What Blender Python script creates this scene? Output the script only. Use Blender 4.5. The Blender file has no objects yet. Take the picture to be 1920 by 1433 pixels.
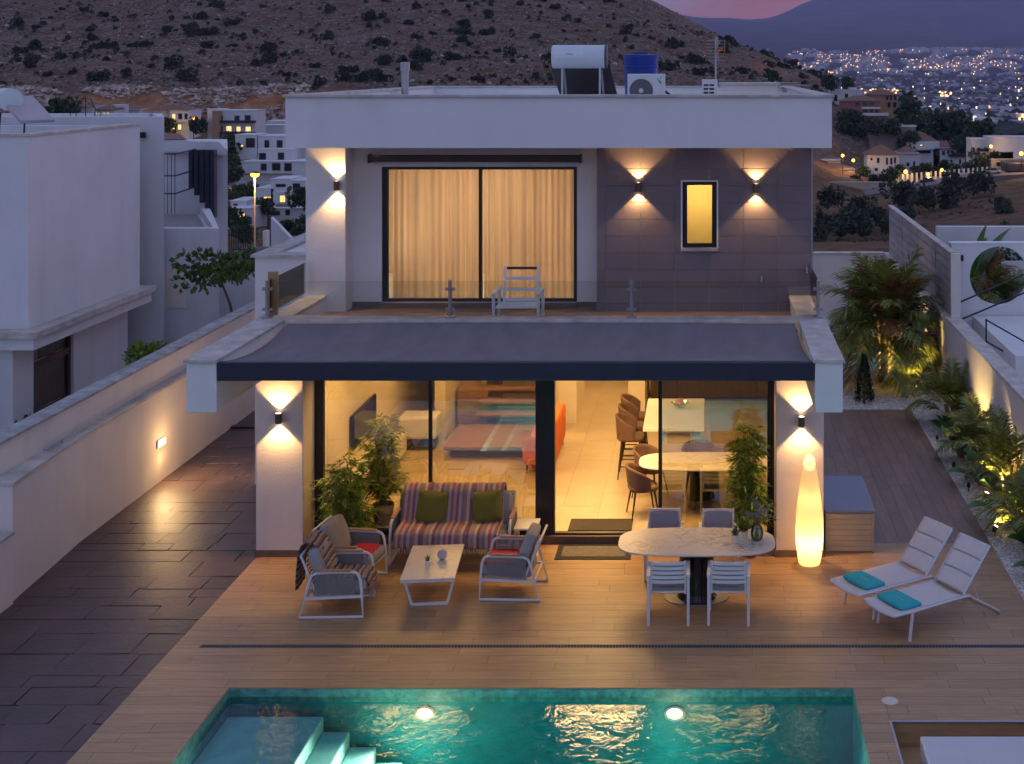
import bpy, math, random
from mathutils import Vector, Matrix, noise as mnoise

# ---------------------------------------------------------------- camera, sky, sun, exposure
scene = bpy.context.scene
COL = scene.collection
R = math.radians
CAM_D, CAM_H, FPX = 18.75, 7.16, 2400.0      # camera stands 18.75 m in front of the facade, 7.16 m up; focal length in photo pixels
cam_data = bpy.data.cameras.new('camera')
cam = bpy.data.objects.new('camera', cam_data); COL.objects.link(cam)
cam.location = (0, -CAM_D, CAM_H); cam.rotation_euler = (R(90), 0, 0)
cam_data.sensor_fit = 'HORIZONTAL'; cam_data.sensor_width = 36.0; cam_data.lens = 36.0 * FPX / 1920.0
cam_data.shift_x = -(1327 - 960) / 1920.0; cam_data.shift_y = -(716.5 - 128) / 1920.0
cam_data.clip_start = 0.1; cam_data.clip_end = 60000
scene.camera = cam

SUN_EL, SUN_AZ = 3.0, 32.0           # degrees; azimuth from +Y towards +X
world = bpy.data.worlds.new('World'); scene.world = world; world.use_nodes = True
wn, wl = world.node_tree.nodes, world.node_tree.links
wn.clear()
w_out = wn.new('ShaderNodeOutputWorld'); w_bg = wn.new('ShaderNodeBackground')
sky = wn.new('ShaderNodeTexSky'); sky.sky_type = 'NISHITA'; sky.sun_disc = False
sky.sun_elevation = R(SUN_EL); sky.sun_rotation = R(SUN_AZ); sky.altitude = 100
sky.air_density = 1.6; sky.dust_density = 0.6; sky.ozone_density = 4.0
# broken dusk cloud, the same all round the sky
w_tc = wn.new('ShaderNodeTexCoord'); w_map = wn.new('ShaderNodeMapping'); w_map.inputs['Scale'].default_value = (1.6, 1.6, 7.0)
w_map.inputs['Location'].default_value = (0.35, 0.1, 0.3)
w_no = wn.new('ShaderNodeTexNoise'); w_no.inputs['Scale'].default_value = 1.7; w_no.inputs['Detail'].default_value = 7
w_rp = wn.new('ShaderNodeValToRGB'); w_rp.color_ramp.elements[0].position = 0.36; w_rp.color_ramp.elements[1].position = 0.62
w_mx = wn.new('ShaderNodeMix'); w_mx.data_type = 'RGBA'
w_tint = wn.new('ShaderNodeMix'); w_tint.data_type = 'RGBA'; w_tint.blend_type = 'MULTIPLY'; w_tint.inputs[0].default_value = 1.0
SKY_TINT = (1.28, 0.62, 0.90, 1)
w_tint.inputs[7].default_value = SKY_TINT
SKY_CLOUD = (2.05, 2.5, 4.0, 1)
wl.new(w_tc.outputs['Generated'], w_map.inputs['Vector']); wl.new(w_map.outputs[0], w_no.inputs['Vector'])
wl.new(w_no.outputs['Fac'], w_rp.inputs[0]); wl.new(w_rp.outputs[0], w_mx.inputs[0])
wl.new(sky.outputs[0], w_tint.inputs[6]); wl.new(w_tint.outputs[2], w_mx.inputs[6]); w_mx.inputs[7].default_value = SKY_CLOUD
wl.new(w_mx.outputs[2], w_bg.inputs['Color']); w_bg.inputs['Strength'].default_value = 0.12
wl.new(w_bg.outputs[0], w_out.inputs['Surface'])

sun_d = bpy.data.lights.new('sun', 'SUN'); sun = bpy.data.objects.new('sun', sun_d); COL.objects.link(sun)
sun_d.energy = 0.40; sun_d.angle = R(30); sun_d.color = (1.0, 0.58, 0.62)
_sd = Vector((math.sin(R(SUN_AZ)) * math.cos(R(SUN_EL)), math.cos(R(SUN_AZ)) * math.cos(R(SUN_EL)), math.sin(R(SUN_EL))))
sun.rotation_euler = (-_sd).to_track_quat('-Z', 'Y').to_euler()

scene.view_settings.view_transform = 'Standard'; scene.view_settings.look = 'None'
scene.view_settings.exposure = 1.1; scene.view_settings.gamma = 1.0
scene.render.engine = 'CYCLES'
cy = scene.cycles
cy.max_bounces = 7; cy.diffuse_bounces = 4; cy.glossy_bounces = 3; cy.transmission_bounces = 5; cy.transparent_max_bounces = 16; cy.volume_bounces = 0
cy.caustics_reflective = False; cy.caustics_refractive = False; cy.sample_clamp_indirect = 3.0; cy.use_denoising = True
cy.use_light_tree = True; cy.use_adaptive_sampling = True; cy.adaptive_threshold = 0.045

WARM = (1.0, 0.60, 0.22)
WARM2 = (1.0, 0.64, 0.28)

# ---------------------------------------------------------------- helpers
rng = random.Random(7)

def at(px, py, D):
    """point of the place seen at photo pixel (px, py), D metres in front of the camera"""
    return Vector(((px - 1327) * D / FPX, D - CAM_D, CAM_H - (py - 128) * D / FPX))

def gx(px, D): return (px - 1327) * D / FPX
def gz(py, D): return CAM_H - (py - 128) * D / FPX

def world_loc(o):
    l = Vector((0, 0, 0))
    while o is not None:
        l += o.location; o = o.parent
    return l

class MB:
    def __init__(self): self.v = []; self.f = []
    def add(self, vs, fs):
        n = len(self.v); self.v += [tuple(p) for p in vs]; self.f += [tuple(i + n for i in q) for q in fs]; return self
    def quad(self, a, b, c, d): return self.add([a, b, c, d], [(0, 1, 2, 3)])
    def tri(self, a, b, c): return self.add([a, b, c], [(0, 1, 2)])
    def box(self, x0, x1, y0, y1, z0, z1):
        if x0 > x1: x0, x1 = x1, x0
        if y0 > y1: y0, y1 = y1, y0
        if z0 > z1: z0, z1 = z1, z0
        return self.add([(x0, y0, z0), (x1, y0, z0), (x1, y1, z0), (x0, y1, z0), (x0, y0, z1), (x1, y0, z1), (x1, y1, z1), (x0, y1, z1)],
                        [(0, 3, 2, 1), (4, 5, 6, 7), (0, 1, 5, 4), (1, 2, 6, 5), (2, 3, 7, 6), (3, 0, 4, 7)])
    def bar(self, p0, p1, w, h, up=(0, 0, 1)):
        p0, p1 = Vector(p0), Vector(p1); d = (p1 - p0).normalized(); u = Vector(up)
        s = d.cross(u)
        if s.length < 1e-4: s = d.cross(Vector((1, 0, 0)))
        s.normalize(); u = s.cross(d).normalized(); s *= w / 2; u *= h / 2
        vs = [p0 - s - u, p0 + s - u, p0 + s + u, p0 - s + u, p1 - s - u, p1 + s - u, p1 + s + u, p1 - s + u]
        return self.add(vs, [(0, 3, 2, 1), (4, 5, 6, 7), (0, 1, 5, 4), (1, 2, 6, 5), (2, 3, 7, 6), (3, 0, 4, 7)])
    def tube(self, pts, r, n=8, closed=False, caps=True):
        pts = [Vector(p) for p in pts]; m = len(pts); rr = r if isinstance(r, (list, tuple)) else [r] * m
        ring = []; prev = None
        for i in range(m):
            if closed: t = pts[(i + 1) % m] - pts[i - 1]
            else: t = pts[min(i + 1, m - 1)] - pts[max(i - 1, 0)]
            t.normalize()
            if prev is None:
                a = Vector((0, 0, 1)) if abs(t.z) < 0.9 else Vector((1, 0, 0)); s = t.cross(a).normalized()
            else:
                s = (prev - t * prev.dot(t)); s = s.normalized() if s.length > 1e-6 else t.orthogonal().normalized()
            prev = s; b = t.cross(s)
            ring.append([pts[i] + (s * math.cos(2 * math.pi * k / n) + b * math.sin(2 * math.pi * k / n)) * rr[i] for k in range(n)])
        vs = [p for q in ring for p in q]; fs = []
        for i in range(m if closed else m - 1):
            j = (i + 1) % m
            for k in range(n): fs.append((i * n + k, i * n + (k + 1) % n, j * n + (k + 1) % n, j * n + k))
        if caps and not closed: fs += [tuple(range(n - 1, -1, -1)), tuple((m - 1) * n + k for k in range(n))]
        return self.add(vs, fs)
    def lathe(self, prof, cx=0, cy=0, n=24, cap=True, tilt=None):
        vs = []; fs = []; m = len(prof)
        for (r, z) in prof:
            for k in range(n):
                a = 2 * math.pi * k / n; vs.append((cx + r * math.cos(a), cy + r * math.sin(a), z))
        for i in range(m - 1):
            for k in range(n): fs.append((i * n + k, i * n + (k + 1) % n, (i + 1) * n + (k + 1) % n, (i + 1) * n + k))
        if cap: fs += [tuple(range(n - 1, -1, -1)), tuple((m - 1) * n + k for k in range(n))]
        return self.add(vs, fs)
    def prism(self, poly, z0, z1):
        n = len(poly); vs = [(x, y, z0) for x, y in poly] + [(x, y, z1) for x, y in poly]
        fs = [tuple(range(n - 1, -1, -1)), tuple(range(n, 2 * n))] + [(k, (k + 1) % n, n + (k + 1) % n, n + k) for k in range(n)]
        return self.add(vs, fs)
    def sq(self, c, a, b, h, e1=0.35, e2=0.3, nu=24, nv=12, M=None, pinch=0.0):
        """superellipsoid: a rounded cushion of half sizes a, b, h"""
        sp = lambda t, e: math.copysign(abs(t) ** e, t); vs = []; fs = []
        for j in range(nv + 1):
            ph = -math.pi / 2 + math.pi * j / nv; cz, sz = sp(math.cos(ph), e1), sp(math.sin(ph), e1)
            for i in range(nu):
                th = 2 * math.pi * i / nu; x, y = cz * sp(math.cos(th), e2), cz * sp(math.sin(th), e2)
                k = 1 - pinch * (abs(x) * abs(y)) * 0 ; z = sz * (1 - pinch * max(x * x, y * y) ** 2)
                p = Vector((x * a * k, y * b * k, z * h))
                if M is not None: p = M @ p
                vs.append(p + Vector(c))
        for j in range(nv):
            for i in range(nu): fs.append((j * nu + i, j * nu + (i + 1) % nu, (j + 1) * nu + (i + 1) % nu, (j + 1) * nu + i))
        return self.add(vs, fs)
    def sheet(self, fn, nu, nv):
        vs = [fn(i / nu, j / nv) for j in range(nv + 1) for i in range(nu + 1)]
        return self.add(vs, [(j * (nu + 1) + i, j * (nu + 1) + i + 1, (j + 1) * (nu + 1) + i + 1, (j + 1) * (nu + 1) + i) for j in range(nv) for i in range(nu)])
    def holed(self, x0, x1, y0, y1, z0, z1, holes):
        """wall in the XZ plane with rectangular holes (hx0, hx1, hz0, hz1)"""
        holes = [(max(h[0], x0), min(h[1], x1), max(h[2], z0), min(h[3], z1)) for h in holes]
        xs = sorted({x0, x1} | {h[0] for h in holes} | {h[1] for h in holes}); zs = sorted({z0, z1} | {h[2] for h in holes} | {h[3] for h in holes})
        for a, b in zip(xs, xs[1:]):
            run = None
            for c, d in zip(zs, zs[1:]):
                mx, mz = (a + b) / 2, (c + d) / 2
                solid = not any(h[0] < mx < h[1] and h[2] < mz < h[3] for h in holes)
                if solid: run = (run[0], d) if run else (c, d)
                if (not solid or d == zs[-1]) and run: self.box(a, b, y0, y1, *run); run = None
        return self
    def uvsheet(self, fn, nu, nv):
        self.sheet(fn, nu, nv); self.uv = [(i / nu, j / nv) for j in range(nv + 1) for i in range(nu + 1)]; return self
    def xf(self, M):
        self.v = [tuple(M @ Vector(p)) for p in self.v]; return self
    def mesh(self, name, off=None):
        me = bpy.data.meshes.new(name)
        me.from_pydata(self.v if off is None else [(x - off[0], y - off[1], z - off[2]) for x, y, z in self.v], [], self.f)
        if getattr(self, 'uv', None):
            ul = me.uv_layers.new(name='UVMap')
            for lp in me.loops: ul.data[lp.index].uv = self.uv[lp.vertex_index]
        me.update(); return me
    def build(self, name, mat, parent=None, smooth=None, bevel=0, world=False, kind=None, solid=0):
        me = self.mesh(name, world_loc(parent) if world and parent is not None else None)
        if smooth is not None:
            me.polygons.foreach_set('use_smooth', [True] * len(me.polygons))
            if smooth < 180: me.set_sharp_from_angle(angle=R(smooth))
        me.materials.append(mat); o = bpy.data.objects.new(name, me); COL.objects.link(o)
        if parent is not None: o.parent = parent
        if solid:
            s = o.modifiers.new('thickness', 'SOLIDIFY'); s.thickness = solid; s.offset = 0
        if bevel:
            b = o.modifiers.new('edge', 'BEVEL'); b.width = bevel; b.segments = 2; b.limit_method = 'ANGLE'; b.angle_limit = R(40)
        if kind: o['kind'] = kind
        return o

def box(x0, x1, y0, y1, z0, z1): return MB().box(x0, x1, y0, y1, z0, z1)

def tag(o, label, cat, group=None):
    o['label'] = label; o['category'] = cat
    if group: o['group'] = group
    return o

def thing(name, label, cat, loc=(0, 0, 0), rz=0, group=None):
    o = bpy.data.objects.new(name, None); COL.objects.link(o); o.location = loc; o.rotation_euler = (0, 0, rz); o.empty_display_size = 0.2
    return tag(o, label, cat, group)

def dup(root, loc, rz, label, group=None, scale=1.0):
    def cp(o, par):
        c = o.copy(); COL.objects.link(c); c.parent = par
        for ch in list(o.children): cp(ch, c)
        return c
    r = cp(root, None); r.location = loc; r.rotation_euler = (0, 0, rz); r.scale = (scale, scale, scale); r['label'] = label
    if group: r['group'] = group
    return r

def lamp(name, kind, loc, energy, color=WARM, size=0.1, parent=None, rot=None, spot=None, blend=0.2, size_y=None):
    d = bpy.data.lights.new(name, kind); d.energy = energy; d.color = color
    if kind == 'AREA':
        d.size = size
        if size_y: d.shape = 'RECTANGLE'; d.size_y = size_y
    elif kind in ('POINT', 'SPOT'): d.shadow_soft_size = size
    if kind == 'SPOT': d.spot_size = R(spot); d.spot_blend = blend
    o = bpy.data.objects.new(name, d); COL.objects.link(o); o.location = loc
    if rot is not None: o.rotation_euler = rot
    if parent is not None: o.parent = parent
    return o

# ---------------------------------------------------------------- materials
MATS = {}
def mat(name, col, rough=0.6, var=0.12, scale=3.0, bump=0.0, bscale=40.0, metal=0.0, spec=0.5, detail=5, coords='Object', col2=None, stretch=None,
        isl=0.0, coat=0.0, trans=0.0, rvar=0.0, streak=0.0):
    """procedural principled material: two tones mixed by noise, fine relief"""
    m = bpy.data.materials.new(name); m.use_nodes = True; n, l = m.node_tree.nodes, m.node_tree.links
    b = n['Principled BSDF']; b.inputs['Roughness'].default_value = rough; b.inputs['Metallic'].default_value = metal
    b.inputs['Specular IOR Level'].default_value = spec; b.inputs['Coat Weight'].default_value = coat
    tc = n.new('ShaderNodeTexCoord'); mp = n.new('ShaderNodeMapping')
    if coords == 'World':
        ge = n.new('ShaderNodeNewGeometry'); l.new(ge.outputs['Position'], mp.inputs['Vector'])
    else: l.new(tc.outputs[coords], mp.inputs['Vector'])
    if stretch: mp.inputs['Scale'].default_value = stretch
    no = n.new('ShaderNodeTexNoise'); no.inputs['Scale'].default_value = scale; no.inputs['Detail'].default_value = detail; no.inputs['Roughness'].default_value = 0.6
    l.new(mp.outputs[0], no.inputs['Vector'])
    c1 = tuple(max(0, c * (1 - var)) for c in col) + (1,); c2 = tuple(col2) + (1,) if col2 else tuple(min(1, c * (1 + var)) for c in col) + (1,)
    rp = n.new('ShaderNodeValToRGB'); rp.color_ramp.elements[0].position = 0.3; rp.color_ramp.elements[1].position = 0.7
    rp.color_ramp.elements[0].color = c1; rp.color_ramp.elements[1].color = c2
    l.new(no.outputs['Fac'], rp.inputs[0]); out = rp.outputs[0]
    if isl:
        oi = n.new('ShaderNodeObjectInfo'); ge2 = n.new('ShaderNodeNewGeometry'); ad = n.new('ShaderNodeMath'); ad.operation = 'ADD'
        l.new(oi.outputs['Random'], ad.inputs[0]); l.new(ge2.outputs['Random Per Island'], ad.inputs[1])
        fr = n.new('ShaderNodeMath'); fr.operation = 'FRACT'; l.new(ad.outputs[0], fr.inputs[0])
        mr = n.new('ShaderNodeMapRange'); mr.inputs[3].default_value = 1 - isl; mr.inputs[4].default_value = 1 + isl; l.new(fr.outputs[0], mr.inputs[0])
        mu = n.new('ShaderNodeMix'); mu.data_type = 'RGBA'; mu.blend_type = 'MULTIPLY'; mu.inputs[0].default_value = 1
        l.new(out, mu.inputs[6]); l.new(mr.outputs[0], mu.inputs[7]); out = mu.outputs[2]
    if streak:
        m3 = n.new('ShaderNodeMapping'); m3.inputs['Scale'].default_value = (1.4, 1.4, 0.14); gp = n.new('ShaderNodeNewGeometry'); l.new(gp.outputs['Position'], m3.inputs['Vector'])
        n3 = n.new('ShaderNodeTexNoise'); n3.inputs['Scale'].default_value = 1.5; n3.inputs['Detail'].default_value = 6; l.new(m3.outputs[0], n3.inputs['Vector'])
        r3 = n.new('ShaderNodeMapRange'); r3.inputs[1].default_value = 0.50; r3.inputs[2].default_value = 0.78; r3.inputs[3].default_value = 1.0; r3.inputs[4].default_value = 1 - streak; l.new(n3.outputs['Fac'], r3.inputs[0])
        x3 = n.new('ShaderNodeMix'); x3.data_type = 'RGBA'; x3.blend_type = 'MULTIPLY'; x3.inputs[0].default_value = 1; l.new(out, x3.inputs[6]); l.new(r3.outputs[0], x3.inputs[7]); out = x3.outputs[2]
    l.new(out, b.inputs['Base Color'])
    if bump or rvar:
        n2 = n.new('ShaderNodeTexNoise'); n2.inputs['Scale'].default_value = bscale; n2.inputs['Detail'].default_value = 4; l.new(mp.outputs[0], n2.inputs['Vector'])
        if bump:
            bp = n.new('ShaderNodeBump'); bp.inputs['Strength'].default_value = bump; bp.inputs['Distance'].default_value = 0.02
            l.new(n2.outputs['Fac'], bp.inputs['Height']); l.new(bp.outputs[0], b.inputs['Normal'])
        if rvar:
            m2 = n.new('ShaderNodeMapRange'); m2.inputs[3].default_value = rough - rvar; m2.inputs[4].default_value = rough + rvar
            l.new(no.outputs['Fac'], m2.inputs[0]); l.new(m2.outputs[0], b.inputs['Roughness'])
    if trans:
        tr = n.new('ShaderNodeBsdfTranslucent'); l.new(out, tr.inputs['Color']); mx = n.new('ShaderNodeMixShader'); mx.inputs[0].default_value = trans
        l.new(b.outputs[0], mx.inputs[1]); l.new(tr.outputs[0], mx.inputs[2]); l.new(mx.outputs[0], n['Material Output'].inputs['Surface'])
    MATS[name] = m
    return m

def emit(name, col, strength):
    m = bpy.data.materials.new(name); m.use_nodes = True; n, l = m.node_tree.nodes, m.node_tree.links
    n.remove(n['Principled BSDF']); e = n.new('ShaderNodeEmission'); e.inputs[0].default_value = tuple(col) + (1,); e.inputs[1].default_value = strength
    l.new(e.outputs[0], n['Material Output'].inputs['Surface']); m.cycles.emission_sampling = 'NONE'; return m

def glass(name, tint=(1, 1, 1), ior=1.5, rough=0.0, extra=0.0, edge=None):
    """thin pane: clear transmission plus fresnel reflection"""
    m = bpy.data.materials.new(name); m.use_nodes = True; n, l = m.node_tree.nodes, m.node_tree.links
    n.remove(n['Principled BSDF']); t = n.new('ShaderNodeBsdfTransparent'); t.inputs[0].default_value = tuple(tint) + (1,)
    g = n.new('ShaderNodeBsdfGlossy'); g.inputs['Roughness'].default_value = rough
    f = n.new('ShaderNodeFresnel'); f.inputs[0].default_value = ior; a = n.new('ShaderNodeMath'); a.operation = 'ADD'; a.inputs[1].default_value = extra; a.use_clamp = True
    l.new(f.outputs[0], a.inputs[0]); mx = n.new('ShaderNodeMixShader'); l.new(a.outputs[0], mx.inputs[0]); l.new(t.outputs[0], mx.inputs[1]); l.new(g.outputs[0], mx.inputs[2])
    l.new(mx.outputs[0], n['Material Output'].inputs['Surface']); return m

stucco = mat('white_stucco', (0.76, 0.75, 0.74), 0.85, var=0.05, scale=0.9, bump=0.14, bscale=34, coords='World', streak=0.07)
neighbour_stucco = mat('neighbour_stucco', (0.67, 0.665, 0.675), 0.85, var=0.06, scale=0.7, bump=0.14, bscale=34, coords='World', streak=0.10)
stucco_cream = mat('cream_stucco', (0.76, 0.68, 0.61), 0.85, var=0.07, scale=0.8, bump=0.14, bscale=34, coords='World', streak=0.08)
coping_stone = mat('coping_stone', (0.52, 0.47, 0.42), 0.75, var=0.28, scale=3.5, bump=0.25, bscale=30, coords='World', detail=8)
coping_dark = mat('weathered_coping', (0.36, 0.34, 0.33), 0.85, var=0.4, scale=4, bump=0.4, bscale=25, coords='World', detail=8)
white_metal = mat('white_metal', (0.72, 0.72, 0.73), 0.35, var=0.03, scale=8)
white_mat = mat('white_lacquer', (0.78, 0.76, 0.73), 0.3, var=0.03)
dark_metal = mat('anthracite_metal', (0.012, 0.013, 0.018), 0.35, var=0.2, scale=6)
navy_metal = mat('awning_bar_metal', (0.022, 0.026, 0.048), 0.4, var=0.1, scale=5)
steel = mat('brushed_steel', (0.42, 0.42, 0.43), 0.32, var=0.1, scale=30, metal=0.9)
grey_rope = mat('grey_rope', (0.26, 0.25, 0.25), 0.9, var=0.2, scale=60)
grey_fabric = mat('grey_fabric', (0.36, 0.345, 0.34), 0.95, var=0.1, scale=14, bump=0.3, bscale=160)
taupe_fabric = mat('taupe_fabric', (0.34, 0.30, 0.27), 0.95, var=0.12, scale=6, bump=0.3, bscale=160)
wood_arm = mat('teak', (0.42, 0.24, 0.13), 0.5, var=0.3, scale=6, stretch=(1, 12, 12))
green_fabric = mat('olive_fabric', (0.19, 0.17, 0.02), 0.9, var=0.1, scale=10, bump=0.3, bscale=150)
red_fabric = mat('red_fabric', (0.55, 0.012, 0.045), 0.9, var=0.12, scale=10, bump=0.3, bscale=150)
orange_leather = mat('orange_leather', (0.62, 0.13, 0.02), 0.5, var=0.25, scale=4, bump=0.2, bscale=20)
brown_fabric = mat('brown_fabric', (0.15, 0.085, 0.06), 0.8, var=0.15, scale=10, bump=0.2, bscale=120)
dark_wood = mat('dark_wood', (0.05, 0.03, 0.02), 0.5, var=0.3, scale=5, stretch=(8, 8, 1))
stair_wood = mat('stair_wood', (0.32, 0.17, 0.08), 0.5, var=0.25, scale=3, stretch=(1, 8, 8))
black_gloss = mat('black_gloss', (0.008, 0.008, 0.01), 0.12, var=0.1)
screen_black = mat('screen_black', (0.006, 0.006, 0.008), 0.08, var=0.1)
glass_clear = glass('window_glass', (0.62, 0.59, 0.47), ior=1.8, extra=0.27)
glass_rail = glass('railing_glass', (0.94, 0.975, 0.96), ior=1.5, extra=0.02)
glass_far = mat('dark_pane', (0.02, 0.024, 0.03), 0.12, var=0.3, scale=0.5)
turquoise = mat('turquoise_towel', (0.03, 0.42, 0.46), 0.95, var=0.12, scale=8, bump=0.4, bscale=120)
terracotta_tile = mat('roof_tile', (0.20, 0.105, 0.07), 0.85, var=0.3, scale=2.5, bump=0.4, bscale=8)
plank_mat = mat('wood_look_tile', (0.425, 0.255, 0.128), 0.42, var=0.22, scale=2.2, stretch=(0.9, 9, 9), coords='World', isl=0.09, bump=0.10, bscale=9, rvar=0.08)
plank_mat_y_shaded = mat('wood_look_tile_lengthwise_shaded', (0.26, 0.165, 0.12), 0.45, var=0.22, scale=2.2, stretch=(9, 0.9, 9), coords='World', isl=0.13, bump=0.10, bscale=9, rvar=0.08)  # darker copy of the deck tile, with the side strip's shade painted in
grout = mat('grout', (0.20, 0.13, 0.09), 0.9, var=0.2)
leaf_bamboo = mat('bamboo_leaf', (0.24, 0.34, 0.05), 0.5, var=0.4, scale=3, isl=0.4, trans=0.4)
leaf_palm = mat('palm_leaf', (0.19, 0.22, 0.04), 0.45, var=0.4, scale=2, isl=0.4, trans=0.25)
leaf_palm_dry = mat('dry_palm_leaf', (0.22, 0.11, 0.03), 0.6, var=0.4, scale=2, isl=0.4, trans=0.25)
leaf_banana = mat('paddle_leaf', (0.065, 0.15, 0.035), 0.3, var=0.35, scale=4, isl=0.3, trans=0.15)
leaf_dark = mat('dark_leaf', (0.032, 0.062, 0.02), 0.6, var=0.5, scale=1.5, isl=0.5, trans=0.1)
leaf_fresh = mat('fresh_leaf', (0.085, 0.14, 0.03), 0.6, var=0.5, scale=1.5, isl=0.5, trans=0.2)
leaf_olive = mat('olive_leaf', (0.05, 0.062, 0.034), 0.7, var=0.4, scale=0.8, isl=0.5)
leaf_shrub = mat('shrub_leaf', (0.028, 0.042, 0.018), 0.8, var=0.4, scale=0.5, isl=0.55)
leaf_eucalyptus = mat('eucalyptus_leaf', (0.20, 0.28, 0.24), 0.6, var=0.2, scale=6, isl=0.3, trans=0.2)
bark = mat('bark', (0.13, 0.09, 0.06), 0.9, var=0.3, scale=6, bump=0.6, bscale=20)
cane = mat('cane', (0.28, 0.17, 0.06), 0.5, var=0.3, scale=10)
pot_brown = mat('brown_pot', (0.16, 0.10, 0.07), 0.6, var=0.15)
pot_white = mat('white_pot', (0.72, 0.70, 0.68), 0.4, var=0.05)
# ---------------------------------------------------------------- terrain
def interp(xs, ys, x):
    if x <= xs[0]: return ys[0]
    for a, b, c, d in zip(xs, xs[1:], ys, ys[1:]):
        if x <= b: return c + (d - c) * (x - a) / (b - a)
    return ys[-1]
T_D = [235, 270, 300, 340, 352, 380, 450, 560, 640, 700, 900]
T_COL = {   # photo column: skyline row of the ground at each of the distances above
    -900: [420, 330, 262, 232, 165, 135, 75, -20, -90, -140, -200],
    300: [420, 330, 262, 232, 165, 135, 75, -20, -90, -140, -200],
    700: [420, 330, 262, 232, 168, 138, 80, -10, -75, -120, -165],
    1000: [420, 330, 265, 232, 172, 142, 88, 12, -35, -60, -50],
    1220: [430, 350, 285, 240, 180, 152, 102, 34, 4, 4, 60],
    1400: [440, 370, 300, 245, 190, 165, 130, 96, 90, 97, 150],
    1560: [455, 395, 355, 300, 280, 225, 178, 168, 172, 180, 215],
    1640: [455, 405, 366, 326, 310, 228, 214, 226, 232, 236, 242],
    1750: [440, 398, 358, 322, 315, 285, 244, 250, 252, 252, 246],
    1920: [425, 374, 334, 312, 305, 290, 266, 262, 260, 258, 250],
    2900: [425, 374, 334, 312, 305, 290, 266, 262, 260, 258, 250]}
T_C = sorted(T_COL)
T_NEAR = [(2, -3.0), (45, -3.2), (70, -7), (120, -13), (180, -19)]
T_FAR = [(1500, 232), (2200, 212), (3000, 190), (4200, 162), (5200, 139), (6000, 118), (6800, 99), (8500, 76), (11000, 50)]
def far_ridge(px): return interp([1150, 1300, 1400, 1480, 1560, 1700, 2000], [40, 36, 28, 8, -12, -25, -30], px) + 3 * math.sin(px / 37.0)
def terrain_z(px, D):
    def rows(D):
        vals = []
        for c in T_C: vals.append(interp(T_D, T_COL[c], D))
        return interp(T_C, vals, px)
    if D <= 180: z = interp([a for a, b in T_NEAR], [b for a, b in T_NEAR], D)
    elif D < 235: z = -19 + (gz(rows(235), 235) + 19) * (D - 180) / 55
    elif D <= 900: z = gz(rows(D), D)
    elif D < 1500:
        z = gz(rows(900), 900) + (gz(232, 1500) - gz(rows(900), 900)) * (D - 900) / 600
    elif D <= 11000: z = gz(interp([a for a, b in T_FAR], [b for a, b in T_FAR], D), D)
    elif D <= 14000: z = gz(50 + (far_ridge(px) - 50) * (D - 11000) / 3000, D)
    else: z = gz(far_ridge(px), 14000) - (D - 14000) * 0.35
    x, y = (px - 1327) * D / FPX, D
    if D > 60:
        a = min(1.0, (D - 60) / 120)
        z += a * (1.5 * mnoise.noise((x / 28, y / 28, 0)) + 0.7 * mnoise.noise((x / 9, y / 9, 3)))
        if 345 < D < 900: z += 4.5 * mnoise.noise((x / 70, y / 70, 5)) * min(1, (D - 345) / 60)
        if D > 1000: z += min(D, 12000) * 0.0035 * mnoise.noise((x / 420, y / 420, 9)) + (D > 7500) * D * 0.010 * mnoise.noise((x / 1500, y / 1500, 2))
    return z

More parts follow.
